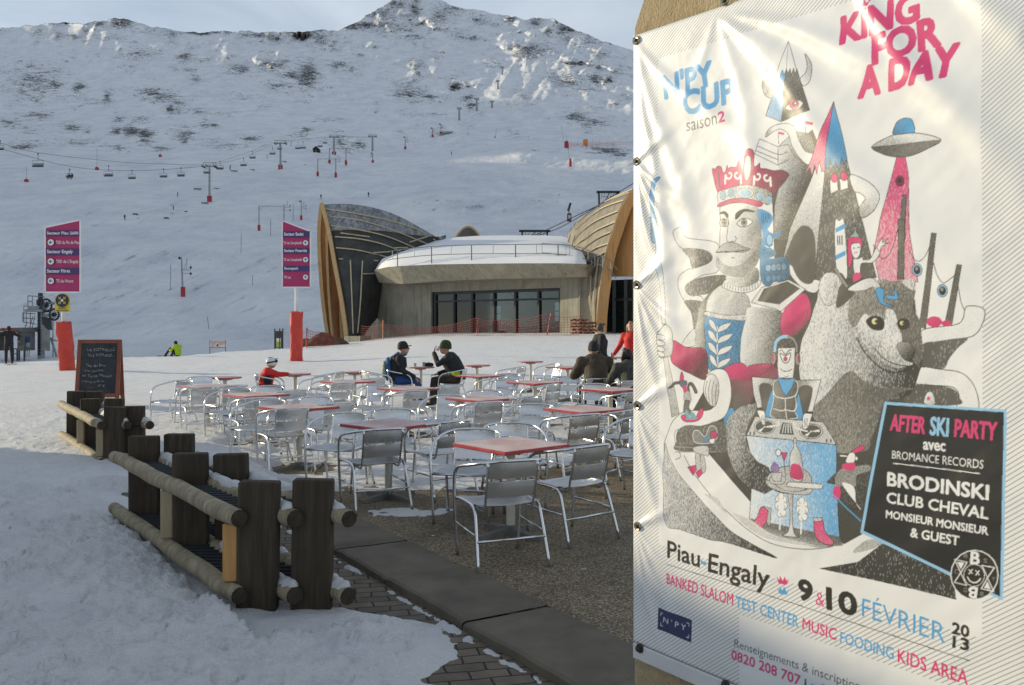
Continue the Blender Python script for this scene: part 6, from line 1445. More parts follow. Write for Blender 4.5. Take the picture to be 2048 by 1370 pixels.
def person(label, loc, rz, J, top, legs, head, k=1.0, yaw=0.0, pitch=0.0, group=None, bulk=1.0, far=False, over=None, left=None, right=None, skirt=True, boots=BOOT):
    """top / legs: materials; head: builder for hair or headgear; left / right: overrides of (elbow, wrist, hand dir, palm normal, curl)"""
    t = thing('person', label, 'person', loc, rz, group)
    V3 = lambda p: Vector(p) * k
    pel, wai, che, nec, hd = (V3(J[n]) for n in ('pel', 'waist', 'chest', 'neck', 'head')); b = MB(); tp = MB(); lg = MB()
    HM = Matrix.Rotation(R(yaw), 3, 'Z') @ Matrix.Rotation(R(-pitch), 3, 'X')
    # bare body: trunk, head with face, hands
    b.tube([pel, wai, che, nec, hd], [.10*k, .10*k, .11*k, .052*k, .05*k], 10)
    b.ball(hd + HM @ V3((0, 0, .02)), (.073*k, .092*k, .105*k), 16, 12, HM); b.ball(hd + HM @ V3((0, .025, -.055)), (.054*k, .062*k, .055*k), 12, 8, HM)
    b.tube([hd + HM @ V3((0, .085, .025)), hd + HM @ V3((0, .112, -.012)), hd + HM @ V3((0, .09, -.025))], [.012*k, .016*k, .014*k], 8)
    for s_ in (-1, 1): b.ball(hd + HM @ V3((s_*.074, -.005, -.002)), (.010*k, .020*k, .030*k), 8, 6, HM)
    b.ball(hd + HM @ V3((0, .083, -.060)), (.024*k, .012*k, .010*k), 8, 6, HM)
    bul = k * bulk
    for s_, ov in ((-1, left), (1, right)):
        el_, wr_ = V3((s_*J['el'][0], *J['el'][1:])), V3((s_*J['wr'][0], *J['wr'][1:])); hdir, pn, cu = None, (0, 0, -1), .45
        if ov: el_, wr_ = V3(ov[0]), V3(ov[1]); hdir = ov[2]; pn = ov[3]; cu = ov[4]
        sh_ = Vector((s_*J['sh'][0]*k, che.y*.9, J['sh'][1]*k)); fd = (wr_ - el_).normalized()
        b.tube([sh_, el_, wr_ + fd*.02*k], [.045*k, .038*k, .027*k], 8); hand(b, wr_ + fd*.01*k, Vector(hdir) if hdir else fd, pn, -s_, cu, k)
        tp.tube([che + Vector((s_*.07*k, 0, .06*k)), sh_, lerp(sh_, el_, .5), el_, lerp(el_, wr_, .5), wr_], [.08*bul, .078*bul, .066*bul, .060*bul, .053*bul, .043*bul], 10); tp.ball(sh_, .082*bul)
        hp = pel + Vector((s_*J['hip']*k, 0, -.01*k)); kn, an = V3((s_*J['kn'][0], *J['kn'][1:])), V3((s_*J['an'][0], *J['an'][1:]))
        b.tube([hp, kn, an], [.07*k, .05*k, .04*k], 8)
        lg.tube([hp, lerp(hp, kn, .5), kn, lerp(kn, an, .45), an], [.098*k, .088*k, .070*k, .066*k, .062*k], 10)
        bt = MB(); bt.tube([an + V3((0, 0, .07)), an, an + V3((0, .01, -.05))], [.055*k, .058*k, .055*k], 10); bt.tube([an + V3((0, -.05, -.065)), an + V3((0, .06, -.065)), an + V3((0, .155, -.075))], [.042*k, .045*k, .032*k], 8)
        soft(bt.build('boot', boots, t), .016*k)
    lg.ball(pel, (.165*k, .125*k, .11*k)); soft(lg.build('trousers', legs, t), .018*k)
    body = soft(b.build('body', SKIN, t), (.009 if not far else .016)*k, 2)
    tp.tube([pel + V3((0, 0, -.03 if skirt else .04)), wai, lerp(wai, che, .5), che, lerp(che, nec, .55), nec + V3((0, -.005, -.02))], [.165*bul, .158*bul, .168*bul, .172*bul, .115*bul, .072*bul], 14)
    tp.ball(che + V3((0, -.01, .02)), (.195*bul, .135*bul, .15*bul))
    jk = tp.build('jacket', top, t); soft(jk, .016*k)
    if not far:
        for s_ in (-1, 1): e = MB(); e.ball(hd + HM @ V3((s_*.031, .083, .022)), (.013*k, .008*k, .008*k), 8, 6, HM); e.build('eye', EYEM, body, True)
    if head: head(t, hd, HM, k)
    return t
def hcap(mat, name='hat', low=-.01, puff=1.08, brim=False, back=0.0):
    def f(t, hd, HM, k):
        b = MB(); prof = []
        for i in range(9):
            a = i/8*math.pi/2; prof.append((.088*puff*math.cos(a)**.7 + .002, low + .02 + (.118*puff)*math.sin(a)))
        prof = [(.086*puff, low - .012), (.092*puff, low), (.092*puff, low + .018)] + prof
        M_ = Matrix.Translation(hd) @ HM.to_4x4() @ Matrix.Diagonal((k*.92, k*1.14, k, 1)) @ Matrix.Translation((0, -.008, .012))
        b.lathe(prof, 20, M=M_)
        if brim: b.ball(hd + HM @ Vector((0, .115*k, .045*k)), (.06*k, .055*k, .010*k), 12, 6, HM)
        b.build(name, mat, t, True)
    return f
def hhair(mat, long=False):
    def f(t, hd, HM, k):
        b = MB(); b.ball(hd + HM @ Vector((0, -.022*k, .035*k)), (.083*k, .096*k, .102*k), 14, 10, HM)
        for s_ in (-1, 1): b.tube([hd + HM @ Vector((s_*.07*k, -.01*k, .07*k)), hd + HM @ Vector((s_*.082*k, 0, -.02*k)), hd + HM @ Vector((s_*.07*k, -.02*k, -.09*k if not long else -.17*k))], [.03*k, .03*k, .022*k], 8)
        b.tube([hd + HM @ Vector((0, .03*k, .11*k)), hd + HM @ Vector((0, .08*k, .085*k))], [.045*k, .03*k], 8)
        if long: b.tube([hd + HM @ Vector((0, -.07*k, .03*k)), hd + HM @ Vector((0, -.085*k, -.08*k)), hd + HM @ Vector((0, -.08*k, -.20*k))], [.07*k, .07*k, .04*k], 10)
        soft(b.build('hair', mat, t), .012*k, 2)
    return f
def scarf(t, J, k, mat, r=.075):
    b = MB(); c = Vector(J['neck'])*k; b.tube([c + Vector((math.cos(a)*r*k, math.sin(a)*r*1.05*k, .012*k*math.sin(a*2) + .01*k)) for a in [i*math.pi/8 for i in range(16)]], .036*k, 8, closed=True)
    soft(b.build('scarf', mat, t), .012*k, 2)
def X(px_, d): return (px_-CX)/F*d
# child in red, reaching for the round table
kc = .80; cz = snow_z(X(541, 16.35), 16.35)
def helmet(t, hd, HM, k):
    b = MB(); M_ = Matrix.Translation(hd) @ HM.to_4x4() @ Matrix.Diagonal((k, k, k, 1))
    b.lathe([(.098, -.05), (.108, -.02), (.112, .03), (.106, .075), (.085, .115), (.05, .138), (.002, .145)], 20, M=M_ @ Matrix.Diagonal((.95, 1.12, 1, 1))); h = b.build('helmet', HELM, t, True)
    b = MB(); b.tube([M_ @ Vector((.106*math.cos(a), .119*math.sin(a), .035 + .01*math.sin(a))) for a in [i*math.pi/10 for i in range(20)]], .017*k, 6, closed=True); b.build('goggle_strap', HELK, h, True)
    b = MB(); b.ball(M_ @ Vector((0, .118, .045)), (.08*k, .035*k, .042*k), 12, 8, HM); b.build('goggles', HELK, h, True)
    b = MB(); b.ball(M_ @ Vector((0, .13, .098)), (.065*k, .05*k, .008*k), 12, 6, HM); b.build('visor', HELK, h, True)
    b = MB(); b.ball(M_ @ Vector((0, -.01, .143)), (.03*k, .055*k, .012*k), 10, 6, HM); b.build('air_vent', HELK, h, True)
JC = dict(SIT); JC.update(pel=(0,-.10,.61), waist=(0,-.10,.74), chest=(0,-.06,.93), neck=(0,-.02,1.07), head=(0,.02,1.18), sh=(.17,1.0), kn=(.12,.26,.60), an=(.12,.30,.24))
ch = person('child in a red and black jacket and white ski helmet reaching across a round table', (X(541,16.35), 16.35, cz), R(8-90), JC, C_RED, C_NAVY, helmet, kc, 0, -6,
       right=((.21,.18,.93), (.14,.43,.93), (0,1,-.25), (0,0,-1), .4), left=((-.21,.16,.92), (-.12,.40,.93), (0,1,-.2), (0,0,-1), .4))
b = MB(); b.ball((.15*kc, -.05*kc, .80*kc), (.05*kc, .10*kc, .14*kc)); soft(b.build('side_panel', C_BLK, ch), .014)
# man with the backpack
m1 = person('man in a black cap and black jacket seated with a blue backpack on', (X(800,17.6), 17.6, snow_z(X(800,17.6), 17.6)), R(10-90), SIT, C_BLK, C_BLUE, hcap(C_BLK, 'cap', 0, 1.06, True), 1.04, -12, -8,
       right=((.24,.06,.68), (.17,.28,.55), (0,.8,-.5), (0,0,-1), .5), left=((-.24,.06,.68), (-.14,.30,.56), (0,.8,-.4), (0,0,-1), .5))
scarf(m1, SIT, 1.04, C_GREY)
BP1 = cloth('blue_pack_cloth', (.03, .10, .22), .35); BP2 = cloth('patterned_pack_cloth', (.24, .26, .22), .9, .6, 16)
bp = thing('backpack', 'blue and grey patterned backpack on the back of the man in the black cap', 'backpack', m1.location, m1.rotation_euler.z)
b = MB(); b.ball((0, -.24, .78), (.15, .075, .23)); b.ball((0, -.22, .62), (.14, .09, .11)); o = soft(b.build('pack_body', BP1, bp), .014)
b = MB(); b.ball((0, -.315, .74), (.13, .06, .19)); soft(b.build('front_pocket', BP2, bp), .014)
for s_ in (-1, 1): b = MB(); b.tube([(s_*.11, -.20, .98), (s_*.12, -.05, 1.065), (s_*.125, .11, .98), (s_*.13, .12, .82), (s_*.14, -.02, .66), (s_*.12, -.20, .60)], .016, 6); b.build('strap', BP1, bp, True)
# man in the green beanie with a cup at his mouth
JG = dict(SIT); JG.update(chest=(0,.04,.86), neck=(0,.10,.99), head=(0,.15,1.095), sh=(.185,.92))
m2 = person('man in a dark green beanie and black and lime jacket drinking from a white cup', (X(905,17.7), 17.7, snow_z(X(905,17.7), 17.7)), R(168-90), JG, C_BLK, C_DBR, hcap(C_GRN, 'beanie', 0, 1.14), 1.06, 8, -6,
       left=((-.22,.22,.80), (-.04,.36,1.02), (.1,-.15,.6), (.3,-1,.2), .75), right=((.24,.12,.66), (.14,.34,.60), (0,.8,-.2), (0,0,-1), .4), bulk=1.05)
b = MB(); b.ball((0, -.10, .66), (.20, .155, .13)); soft(b.build('jacket_hem', C_LIME, m2), .016)
cp_ = thing('paper_cup', 'white paper cup held at the mouth of the man in the green beanie', 'cup', m2.location, m2.rotation_euler.z)
b = MB(); M_ = Matrix.Translation((-.02*1.06, .30*1.06, 1.055*1.06)) @ Matrix.Rotation(R(35), 4, 'X'); b.lathe([(.026, 0), (.034, .085), (.036, .088), (.033, .087), (.026, .004)], 14, M=M_); b.build('cup_wall', varied('white_paper', (.75, .74, .70), .6), cp_, 'auto')
# brown coat seen from behind, and the dark-haired neighbour
JB = dict(SIT); JB.update(chest=(0,.02,.88), neck=(0,.08,1.01), head=(0,.13,1.115), sh=(.215,.93), el=(.33,.10,.70), wr=(.16,.36,.74))
m3 = person('person in a brown coat and black knitted cap seen from behind', (X(1190,15.3), 15.3, 0), R(96-90), JB, C_BRN, C_DBR, hcap(C_BLK, 'knitted_cap', -.005, 1.08), 1.10, 0, -4, bulk=1.18); scarf(m3, JB, 1.10, C_GREY, .085)
JD = dict(SIT); JD.update(chest=(0,.02,.85), neck=(0,.08,.97), head=(0,.13,1.07), sh=(.19,.90), el=(.29,.10,.68))
m4 = person('dark-haired person in a mottled dark jacket seated beside the concrete wall', (X(1258,14.7), 14.7, 0), R(104-90), JD, C_CAM, C_NAVY, hhair(HAIRK), 1.06, 26, -10, bulk=1.08)
# woman in the black padded jacket and girl in red, standing further back
JS = dict(STAND); JS.update(el=(.235,-.05,1.09), wr=(.20,.10,.92))
d5 = 19.2; m5 = person('standing woman in a black padded jacket with a cream scarf and brown hair', (X(1199,d5), d5, snow_z(X(1199,d5), d5)), R(-78), JS, C_BLK, C_NAVY, hhair(HAIRB), .97, 0, 0, bulk=1.08); scarf(m5, JS, .97, C_CREAM, .082)
d6 = 19.6; m6 = person('girl in a red jacket with fair hair half hidden behind the concrete wall', (X(1263,d6), d6, snow_z(X(1263,d6), d6)), R(150), STAND, C_RED, C_NAVY, hhair(HAIRY, True), .98, 10, -4, right=((.30,-.02,1.10), (.40,.10,.90), (.2,.3,-.9), (-1,0,0), .8))
pz = thing('ski_pole', 'thin ski pole held by the girl in the red jacket', 'ski pole', m6.location, m6.rotation_euler.z)
b = MB(); b.tube([(.42, .14, .86), (.44, .26, .05)], .008, 6); b.build('shaft', DARKM, pz); b = MB(); b.lathe([(.002, 0), (.035, .01), (.03, .018), (.002, .02)], 10, (.44, .255, .08)); b.build('basket', DARKM, pz); b = MB(); b.tube([(.42, .14, .93), (.42, .14, .82)], .016, 8); b.build('grip', DARKM, pz)
# what lies on the table of the two men
q = Vector((-1.95, 18.7, snow_z(-1.95, 18.7) + .7225))
c1 = thing('glass_cup', 'small pale cup on the round table between the two seated men', 'cup', q + Vector((-.12, -.05, 0))); b = MB(); b.lathe([(.030, 0), (.034, .075), (.030, .075), (.026, .006)], 12); b.build('cup_wall', varied('pale_glass', (.45, .50, .48), .2), c1, 'auto')
c2 = thing('glass_cup', 'larger grey cup beside the black gloves on the round table', 'cup', q + Vector((.07, -.02, 0))); b = MB(); b.lathe([(.040, 0), (.046, .095), (.041, .095), (.036, .006)], 12); b.build('cup_wall', varied('grey_cup', (.35, .38, .38), .4), c2, 'auto')
c3 = thing('glove', 'pair of black gloves lying in a heap on the round table between the two men', 'gloves', q + Vector((.17, -.03, 0)))
b = MB(); b.ball((0, 0, .045), (.085, .06, .05)); b.ball((.06, .02, .04), (.05, .06, .045)); b.ball((-.09, .0, .03), (.03, .03, .035)); soft(b.build('glove_pile', C_BLK, c3), .010)
# black figure on skis at the far left
def skis(t_, k=1.0, off=.12, yaw=0, name='ski', mat=None, L_=1.65):
    out = []
    for s_ in (-1, 1):
        b = MB(); rows = []
        for i in range(11):
            y = -.75*L_/1.65 + L_*i/10; z = .022 + (.10*max(0, (i-8)/2)**2); w = .045 if i < 9 else .045*(1 - .3*(i-8)); rows.append([(s_*off-w, y, z), (s_*off+w, y, z)])
        b.grid(rows); b.grid([[(x, y, z-.014) for x, y, z in r] for r in rows]); 
        for e in (0, 1): b.grid([[r[e] for r in rows], [(r[e][0], r[e][1], r[e][2]-.014) for r in rows]])
        out.append(b.build(name, mat or SKIM, t_))
    return out
SKIM = varied('ski_top', (.22, .22, .20), .4, 0, .3, 5)
d7 = 39.0; z7 = gz1(X(18, d7), d7) + .06
JL = dict(STAND); JL.update(head=(0,.07,1.52), chest=(0,.04,1.28), neck=(0,.05,1.40))
m7 = person('person all in black on skis at the far left with elbows spread', (X(18,d7), d7, z7 + .03), R(40), JL, C_BLK, C_NAVY, hcap(C_BLK, 'helmet', -.02, 1.12), 1.0, 0, -15, left=((-.44,.0,1.22), (-.62,.12,1.08), (-.5,.5,-.5), (0,0,-1), .8), right=((.42,.0,1.20), (.40,.22,1.02), (0,.8,-.4), (0,0,-1), .8), bulk=1.12)
sk = thing('skis', 'pair of grey skis under the black figure at the far left', 'skis', (X(18,d7), d7, z7 + .0), R(40)); skis(sk)
# snowboarder in lime, seated on the brow
d8 = 46.2; z8 = gz1(X(354, d8), d8) + .04
JN = dict(pel=(0,-.05,.14), waist=(0,-.08,.28), chest=(0,-.04,.50), neck=(0,.05,.63), head=(0,.12,.72), hip=.10, kn=(.16,.32,.46), an=(.20,.62,.12), sh=(.19,.56), el=(.27,.14,.36), wr=(.17,.36,.34))
m8 = person('snowboarder in a lime green jacket sitting on the brow of the snow', (X(354,d8), d8, z8), R(62), JN, C_LIME, C_NAVY, hcap(C_BLK, 'beanie', -.02, 1.10), 1.0, 0, -10, bulk=1.08)
sb = thing('snowboard', 'grey snowboard on the boots of the snowboarder in lime', 'snowboard', (X(354,d8), d8, z8), R(62))
b = MB(); rows = []
for i in range(13):
    x = -.72 + 1.44*i/12; e = abs(i-6)/6; w = .14*(1 - .55*max(0, e-.75)/.25); z = .05 + .10*max(0, e-.72)**1.2; rows.append([(x, .66-w, z + .03), (x, .66+w, z - .0)])
b.grid(rows); b.grid([[(x, y+.003, z-.014) for x, y, z in r] for r in rows]); b.build('deck', varied('board_top', (.30, .31, .34), .4, 0, .4, 6), sb)
for s_ in (-.2, .2): b = MB(); b.ball((s_, .66, .09), (.07, .10, .05)); b.build('binding', HELK, sb, True)
# ================================================================ lifts, poles and skiers on the slope
from functools import lru_cache
MD = mY; MPX = PX; MPY = PY
_colpx = MPX[0]
def surf(px_, py_):
    """the point of the slope seen at a place of the photograph"""
    j = int(np.argmin(np.abs(_colpx - px_))); i = int(np.argmin(np.abs(MPY[:, j] - py_)))
    return P(px_, py_, float(MD[i, j]))
PADR = varied('slope_padding', (.36, .022, .035), .6, 0, .2, .8)
GRP_P = 'chairlift pylons on the slope'
def pylon(px_, base, top, armw, label, lean=0.0, pad=True, hide=0):
    q = surf(px_, base); k = q.y / F; h = (base - top) * k; w = armw * k; t = thing('lift_pylon', label, 'lift pylon', q, 0, GRP_P)
    r = max(.26, .0022*q.y*.55); b = MB(); b.tube([(lean*k, 0, -2), (0, 0, h*.93)], [r*1.1, r*.8], 10); b.build('mast', STEEL, t, 'auto')
    b = MB(); zt = h*.90; b.bar((-w/2, 0, zt), (w/2, 0, zt), r*1.1, r*1.0); b.build('cross_arm', STEEL, t)
    b = MB()
    b.bar((-w/2, 0, h), (w/2, 0, h), r*.35, r*.35)
    for f in (-.5, -.3, .3, .5): b.bar((f*w, 0, zt), (f*w*.92, 0, h), r*.35, r*.35)
    b.build('work_rail', GALV, t)
    for s_ in (-1, 1):
        b = MB(); x = s_*w*.42; b.bar((x, -1.6, zt-.25), (x, 1.6, zt-.25), .3, .35)
        for i in range(6):
            M_ = Matrix.Translation((x + .28*s_, -1.4 + i*.56, zt-.05)) @ Matrix.Rotation(R(90), 4, 'Y'); b.lathe([(.10, -.08), (.30, -.07), (.30, .07), (.10, .08)], 10, M=M_)
        b.build('sheave_train', DARKM, t)
    if pad: b = MB(); b.cbox((-.85*r/.26*.6, -.5, -.8), (.85*r/.26*.6, .5, h*.11 + .6), .08); b.build('padding', PADR, t)
    return t
pylon(419, 404, 325, 27, 'nearest chairlift pylon, tall and grey with a red padded foot')
pylon(561, 338, 281, 24, 'second chairlift pylon uphill, standing above the right magenta sign')
pylon(668, 309, 270, 19, 'chairlift pylon right of the small black hut')
pylon(745, 303, 270, 17, 'chairlift pylon standing behind the sunlit snow ridge', pad=False)
pylon(918.5, 240, 215, 9, 'small chairlift pylon halfway up the mountain, lowest of the far three', pad=False)
pylon(953.5, 221, 196, 9, 'small chairlift pylon on the crest of the piste, left of its twin', pad=False)
pylon(984, 216, 202, 8, 'small chairlift pylon on the crest of the piste, right of its twin', pad=False)
pylon(995.5, 178, 161, 7, 'tiny chairlift pylon on the upper slope', pad=False)
pylon(1004, 150, 134, 7, 'tiniest chairlift pylon, highest on the upper slope', pad=False)

def drag_tower(px_, base, top, label, side=1, twin=None, lean=0.0):
    """drag lift tower: mast with a padded foot and a sheave arm; twin: a second mast and a cross beam at that px"""
    q = surf(px_, base); k = q.y / F; h = (base - top)*k; t = thing('drag_lift_tower', label, 'drag lift tower', q, 0, 'drag lift towers on the slope'); r = max(.16, .00055*q.y)
    b = MB(); b.tube([(lean*k, 0, -1), (0, 0, h)], [r*1.15, r*.85], 8); b.build('mast', STEEL, t, 'auto')
    b = MB(); b.cbox((-r*2.3+lean*k, -r*2, -.5), (r*2.3+lean*k, r*2, h*.24), r*.6); b.build('padding', PADR, t)
    ax = 0
    if twin:
        tw = (twin - px_)*k; b = MB(); b.tube([(tw, 0, -2), (tw, 0, h*1.02)], r, 8); b.build('mast', STEEL, t, 'auto')
        b = MB(); b.bar((0, 0, h*.97), (tw, 0, h*.97), r*.8, r*.8); b.bar((0, 0, h*.80), (tw*.14, 0, h*.96), r*.5, r*.5); b.bar((tw, 0, h*.80), (tw*.86, 0, h*.96), r*.5, r*.5); b.build('cross_beam', STEEL, t); ax = tw
        b = MB(); b.cbox((tw-r*2.3, -r*2, -.8), (tw+r*2.3, r*2, h*.20), r*.6); b.build('padding', PADR, t)
    L_ = h*.24*side; b = MB(); za = h*.68 if not twin else h*.92
    b.bar((ax, 0, za), (ax+L_, 0, za), r*.7, r*.7); b.bar((ax, 0, za-h*.10), (ax+L_*.9, 0, za-h*.10), r*.6, r*.6); b.bar((ax+L_*.25, 0, za), (ax+L_*.62, 0, za+h*.28), r*.4, r*.4); b.bar((ax+L_*.62, 0, za+h*.28), (ax+L_*.5, 0, za), r*.4, r*.4); b.build('sheave_arm', STEEL, t)
    b = MB(); 
    for dz in (.06, -.10):
        M_ = Matrix.Translation((ax+L_*1.0, 0, za + dz*h)) @ Matrix.Rotation(R(90), 4, 'Y') @ Matrix.Rotation(R(20), 4, 'X'); b.lathe([(.02, -.05), (h*.036, -.04), (h*.036, .04), (.02, .05)], 12, M=M_)
    b.build('sheave', DARKM, t)
    if not twin: b = MB(); b.ball((-r*2.4, 0, h*.985), (r*1.6, r*1.2, r*1.6)); b.build('lamp_head', DARKM, t, True)
    return t
drag_tower(363, 592, 515, 'snow-crusted drag lift tower standing alone left of the right magenta sign', 1, None, 3)
drag_tower(518, 462, 411, 'double drag lift tower with a cross beam above the right magenta sign', 1, 568)
drag_tower(602.5, 440, 402, 'single drag lift tower just left of the tip of the left timber shell')
drag_tower(635.5, 352, 317, 'double drag lift tower below the black hut', 1, 671.5)
drag_tower(659, 327, 296, 'double drag lift tower right of the black hut', 1, 692)
drag_tower(810.5, 299, 274, 'drag lift tower on the sunlit snow ridge')
drag_tower(745.5, 325, 306, 'short drag lift tower below the sunlit snow ridge', -1)
drag_tower(865, 274, 256, 'small drag lift tower at the top of the sunlit ridge')
drag_tower(882, 266, 248, 'small drag lift tower left of the lowest far pylon')

# chairs on their cable
def chair_d(px_): return float(np.interp(px_, [0, 76, 140, 264, 419, 487, 545, 600, 650, 668, 745], [222, 235, 245, 272, 303, 350, 400, 460, 530, 560, 620]))
def lift_chair(px_, top, bot, label):
    d_ = chair_d(px_); k = d_/F; h = (bot-top)*k; w = h*.86; q = P(px_, bot, d_); t = thing('lift_chair', label, 'lift chair', q, 0, 'chairs hanging on the chairlift cable'); r = .055
    b = MB(); b.tube([(0, 0, h), (.05, 0, h*.8), (0, 0, h*.5)], r*1.1, 5); b.lathe([(.06, 0), (.22, .05), (.22, .3), (.06, .34)], 8, (0, 0, h-.15)); b.build('hanger', DARKM, t)
    b = MB(); b.tube(path([(-w/2, 0, h*.05), (-w/2, 0, h*.40), (-w*.42, 0, h*.50), (w*.42, 0, h*.50), (w/2, 0, h*.40), (w/2, 0, h*.05)], 18), r, 5); b.tube([(-w/2, -.3, h*.18), (w/2, -.3, h*.18)], r*.8, 5); b.build('frame', STEEL, t)
    b = MB(); b.cbox((-w*.47, -.4, .0), (w*.47, .15, h*.10), .03); b.build('seat', DARKM, t)
    b = MB(); b.cbox((-w*.45, .15, h*.10), (w*.45, .25, h*.30), .03); b.build('backrest', STEEL, t)
    return t
LC = [(76,308,334,'lift chair at the far left, largest of the row'),(139,339,355,'lift chair with two riders, second from the left'),(217,332,353,'empty lift chair right of the two riders'),(264,341,358,'lowest hanging empty lift chair, above the left sign'),(327,338,355,'empty lift chair midway between the left sign and the nearest pylon'),
  (362,336,353,'empty lift chair just left of the nearest pylon'),(414,331,347,'lift chair partly behind the nearest pylon mast'),(440,323,339,'empty lift chair just right of the nearest pylon'),(487,317,332,'empty lift chair third right of the nearest pylon'),(505,303,317,'empty lift chair above and right of the third'),
  (545,295,309,'empty lift chair just left of the second pylon'),(559,288,299,'lift chair behind the mast of the second pylon'),(596,285,298,'lift chair right of the second pylon'),(606,284,297,'lift chair close behind another right of the second pylon'),(640,282,294,'small lift chair above the black hut'),(650,276,287,'small lift chair left of the pylon by the hut'),(679,275,285,'small lift chair right of the pylon by the hut'),(716,276,288,'small lift chair above the dark scree')]
for q in LC: lift_chair(*q)
lift_chair(0, 282, 300, 'lift chair cut off by the left edge of the picture')
def small_person(px_, py_, h_px, label, d_=None, top=C_BLK, sit=False, z=0):
    q = surf(px_, py_) if d_ is None else P(px_, py_, d_); J = dict(SIT) if sit else dict(STAND)
    k = h_px * q.y / F / (1.66 if not sit else 1.24)
    return person(label, q, R(random.uniform(-60, 60)) if not sit else R(180), J, top, C_NAVY, hcap(C_BLK, 'helmet', -.02, 1.1), k, far=True), q, k
for px_, l_ in ((138, 'left one of the two riders on the chairlift'), (144, 'right one of the two riders on the chairlift')): small_person(px_, 359.5, 13, l_, chair_d(140) - .3, C_BLK, True)
for i, (px_, py_, h_, l_) in enumerate(((249.5, 440, 11, 'lone skier on the flat snow above the left sign'), (642, 398, 9.5, 'skier in black left above the tip of the left timber shell'), (737, 394, 10, 'skier gliding down above the left timber shell'), (903, 310, 7.5, 'skier leaning into a turn below the lit ridge'), (1118, 392, 4.5, 'tiny skier far up the piste near the cable'))):
    o, q, k = small_person(px_, py_, h_, l_); s_ = thing('skis', 'skis of the ' + l_, 'skis', q + Vector((0, 0, .02)), o.rotation_euler.z, 'skis of the skiers on the slope'); skis(s_, L_=1.65*k); o.location.z += .06
# cables
def cable(pts, r, label, n=40):
    q = path([P(x, y, d_) for x, y, d_ in pts], n); o0 = q[0]; b = MB(); b.tube([p - o0 for p in q], r, 4); o = b.build('lift_cable', DARKM, None, True, o0); tag(o, label, 'cable', 'lift cables')
cable([(-60,275,215),(0,286,222),(80,306,235),(240,324,266),(330,328,285),(417,328,303),(487,308,350),(561,284,425),(668,273,560),(745,274,620)], .05, 'upper cable of the chairlift rising from left to right')
cable([(-60,286,215),(0,297,222),(140,333,245),(250,341,270),(330,339,285),(414,331,303),(487,315,350),(559,287,425),(660,275,560),(740,275,620)], .05, 'lower cable of the chairlift, carrying the row of chairs')
# red padded posts with a lance on top
def lance(px_, base, top, padtop, label, dx=0, w=1.0):
    q = surf(px_, base); k = q.y/F; t = thing('snow_lance', label, 'snow lance', q, 0, 'snow lances with red padding'); b = MB(); b.tube([(0, 0, -.5), (dx*k, 0, (base-top)*k)], max(.06, .00022*q.y), 5); b.build('lance', STEEL, t)
    b = MB(); hh = (base-padtop)*k; b.lathe([(.9*w, -.5), (.95*w, hh*.5), (.6*w, hh), (.3*w, hh*1.02)], 10); b.build('padding', PADR, t, 'auto')
lance(53, 363, 333, 358, 'snow lance with a round red foot under the leftmost chair'); lance(194, 339, 298, 334, 'snow lance with a red foot beside the third chair'); lance(320.5, 314, 300, 309, 'small red padded post under the dark rocks')
lance(1134, 296, 268, 282, 'twin red padded posts at the left end of the orange net on the right slope', -2, 1.3); lance(1140.5, 333, 296, 317, 'tall red padded lance alone on the right slope', -4, .8); lance(1131, 296, 250, 283, 'leaning lance behind the twin red posts on the right slope', -9, .8)
lance(990, 276, 258, 272, 'thin snow lance right of the ridge, with a small foot', 3, .5); lance(936, 268, 254, 266, 'thin lance at the very end of the sunlit ridge', 0, .3)
# marker poles
MK = [(482,507,467,'tall thin marker pole between the drag lift towers and the signs'),(541,472,438,'thin marker pole left of the right sign'),(341,580,529,'thin marker pole beside the lone drag lift tower'),(505,572,551,'thin marker pole left of the right sign post'),(418,658,634,'leaning marker pole in front of the brow'),(355,393,384,'short red marker post near the nearest pylon'),(586,442,410,'marker pole right of the double drag tower'),(460,340,330,'short dark marker post right of the nearest pylon'),(582,292,282,'short marker post below the second pylon'),(534,318,308,'marker post under a lift chair'),(346.5,420,412,'small dark box marker on the flat snow')]
for px_, b0, t0, l_ in MK:
    q = surf(px_, b0); k = q.y/F; t = thing('marker_pole', l_, 'marker pole', q, 0, 'marker poles on the piste'); w = .0007*q.y*.35
    red = 'red' in l_; b = MB(); b.tube([(0, 0, -.3), ((-3 if 'leaning' in l_ else .5)*k, 0, (b0-t0)*k)], max(.035, w) * (2.2 if (red or 'dark' in l_) else 1), 5); b.build('pole', PADR if red else DARKM, t)
# snowpark modules
for px_, py_, w_, l_ in ((395,380,15,'long grey snowpark box left of the nearest pylon'),(432,379,12,'grey snowpark rail right of the nearest pylon'),(410,408,14,'dark kicker at the foot of the nearest pylon'),(468,344,13,'grey snowpark box above the drag towers'),(505,341,9,'short snowpark rail above the drag towers'),(569,324,8,'small snowpark box below the second pylon')):
    q = surf(px_, py_); k = q.y/F; w = w_*k; t = thing('snowpark_box', l_, 'snowpark box', q, R(12), 'snowpark boxes'); b = MB(); b.prism([(-w/2, 0, -.1), (w*.2, 0, -.1), (w/2, 0, .15*w), (-w/2, 0, .22*w)], (0, 0, 0), (0, .9, 0)); b.build('box_side', STEEL, t); b = MB(); b.box((-w/2, -.1, .225*w), (w/2, 1.0, .26*w)); b.build('slide_top', GALV, t)
ROCKM = varied('slope_rock', (.06, .058, .052), .95, 0, .4, 1.5, .6)
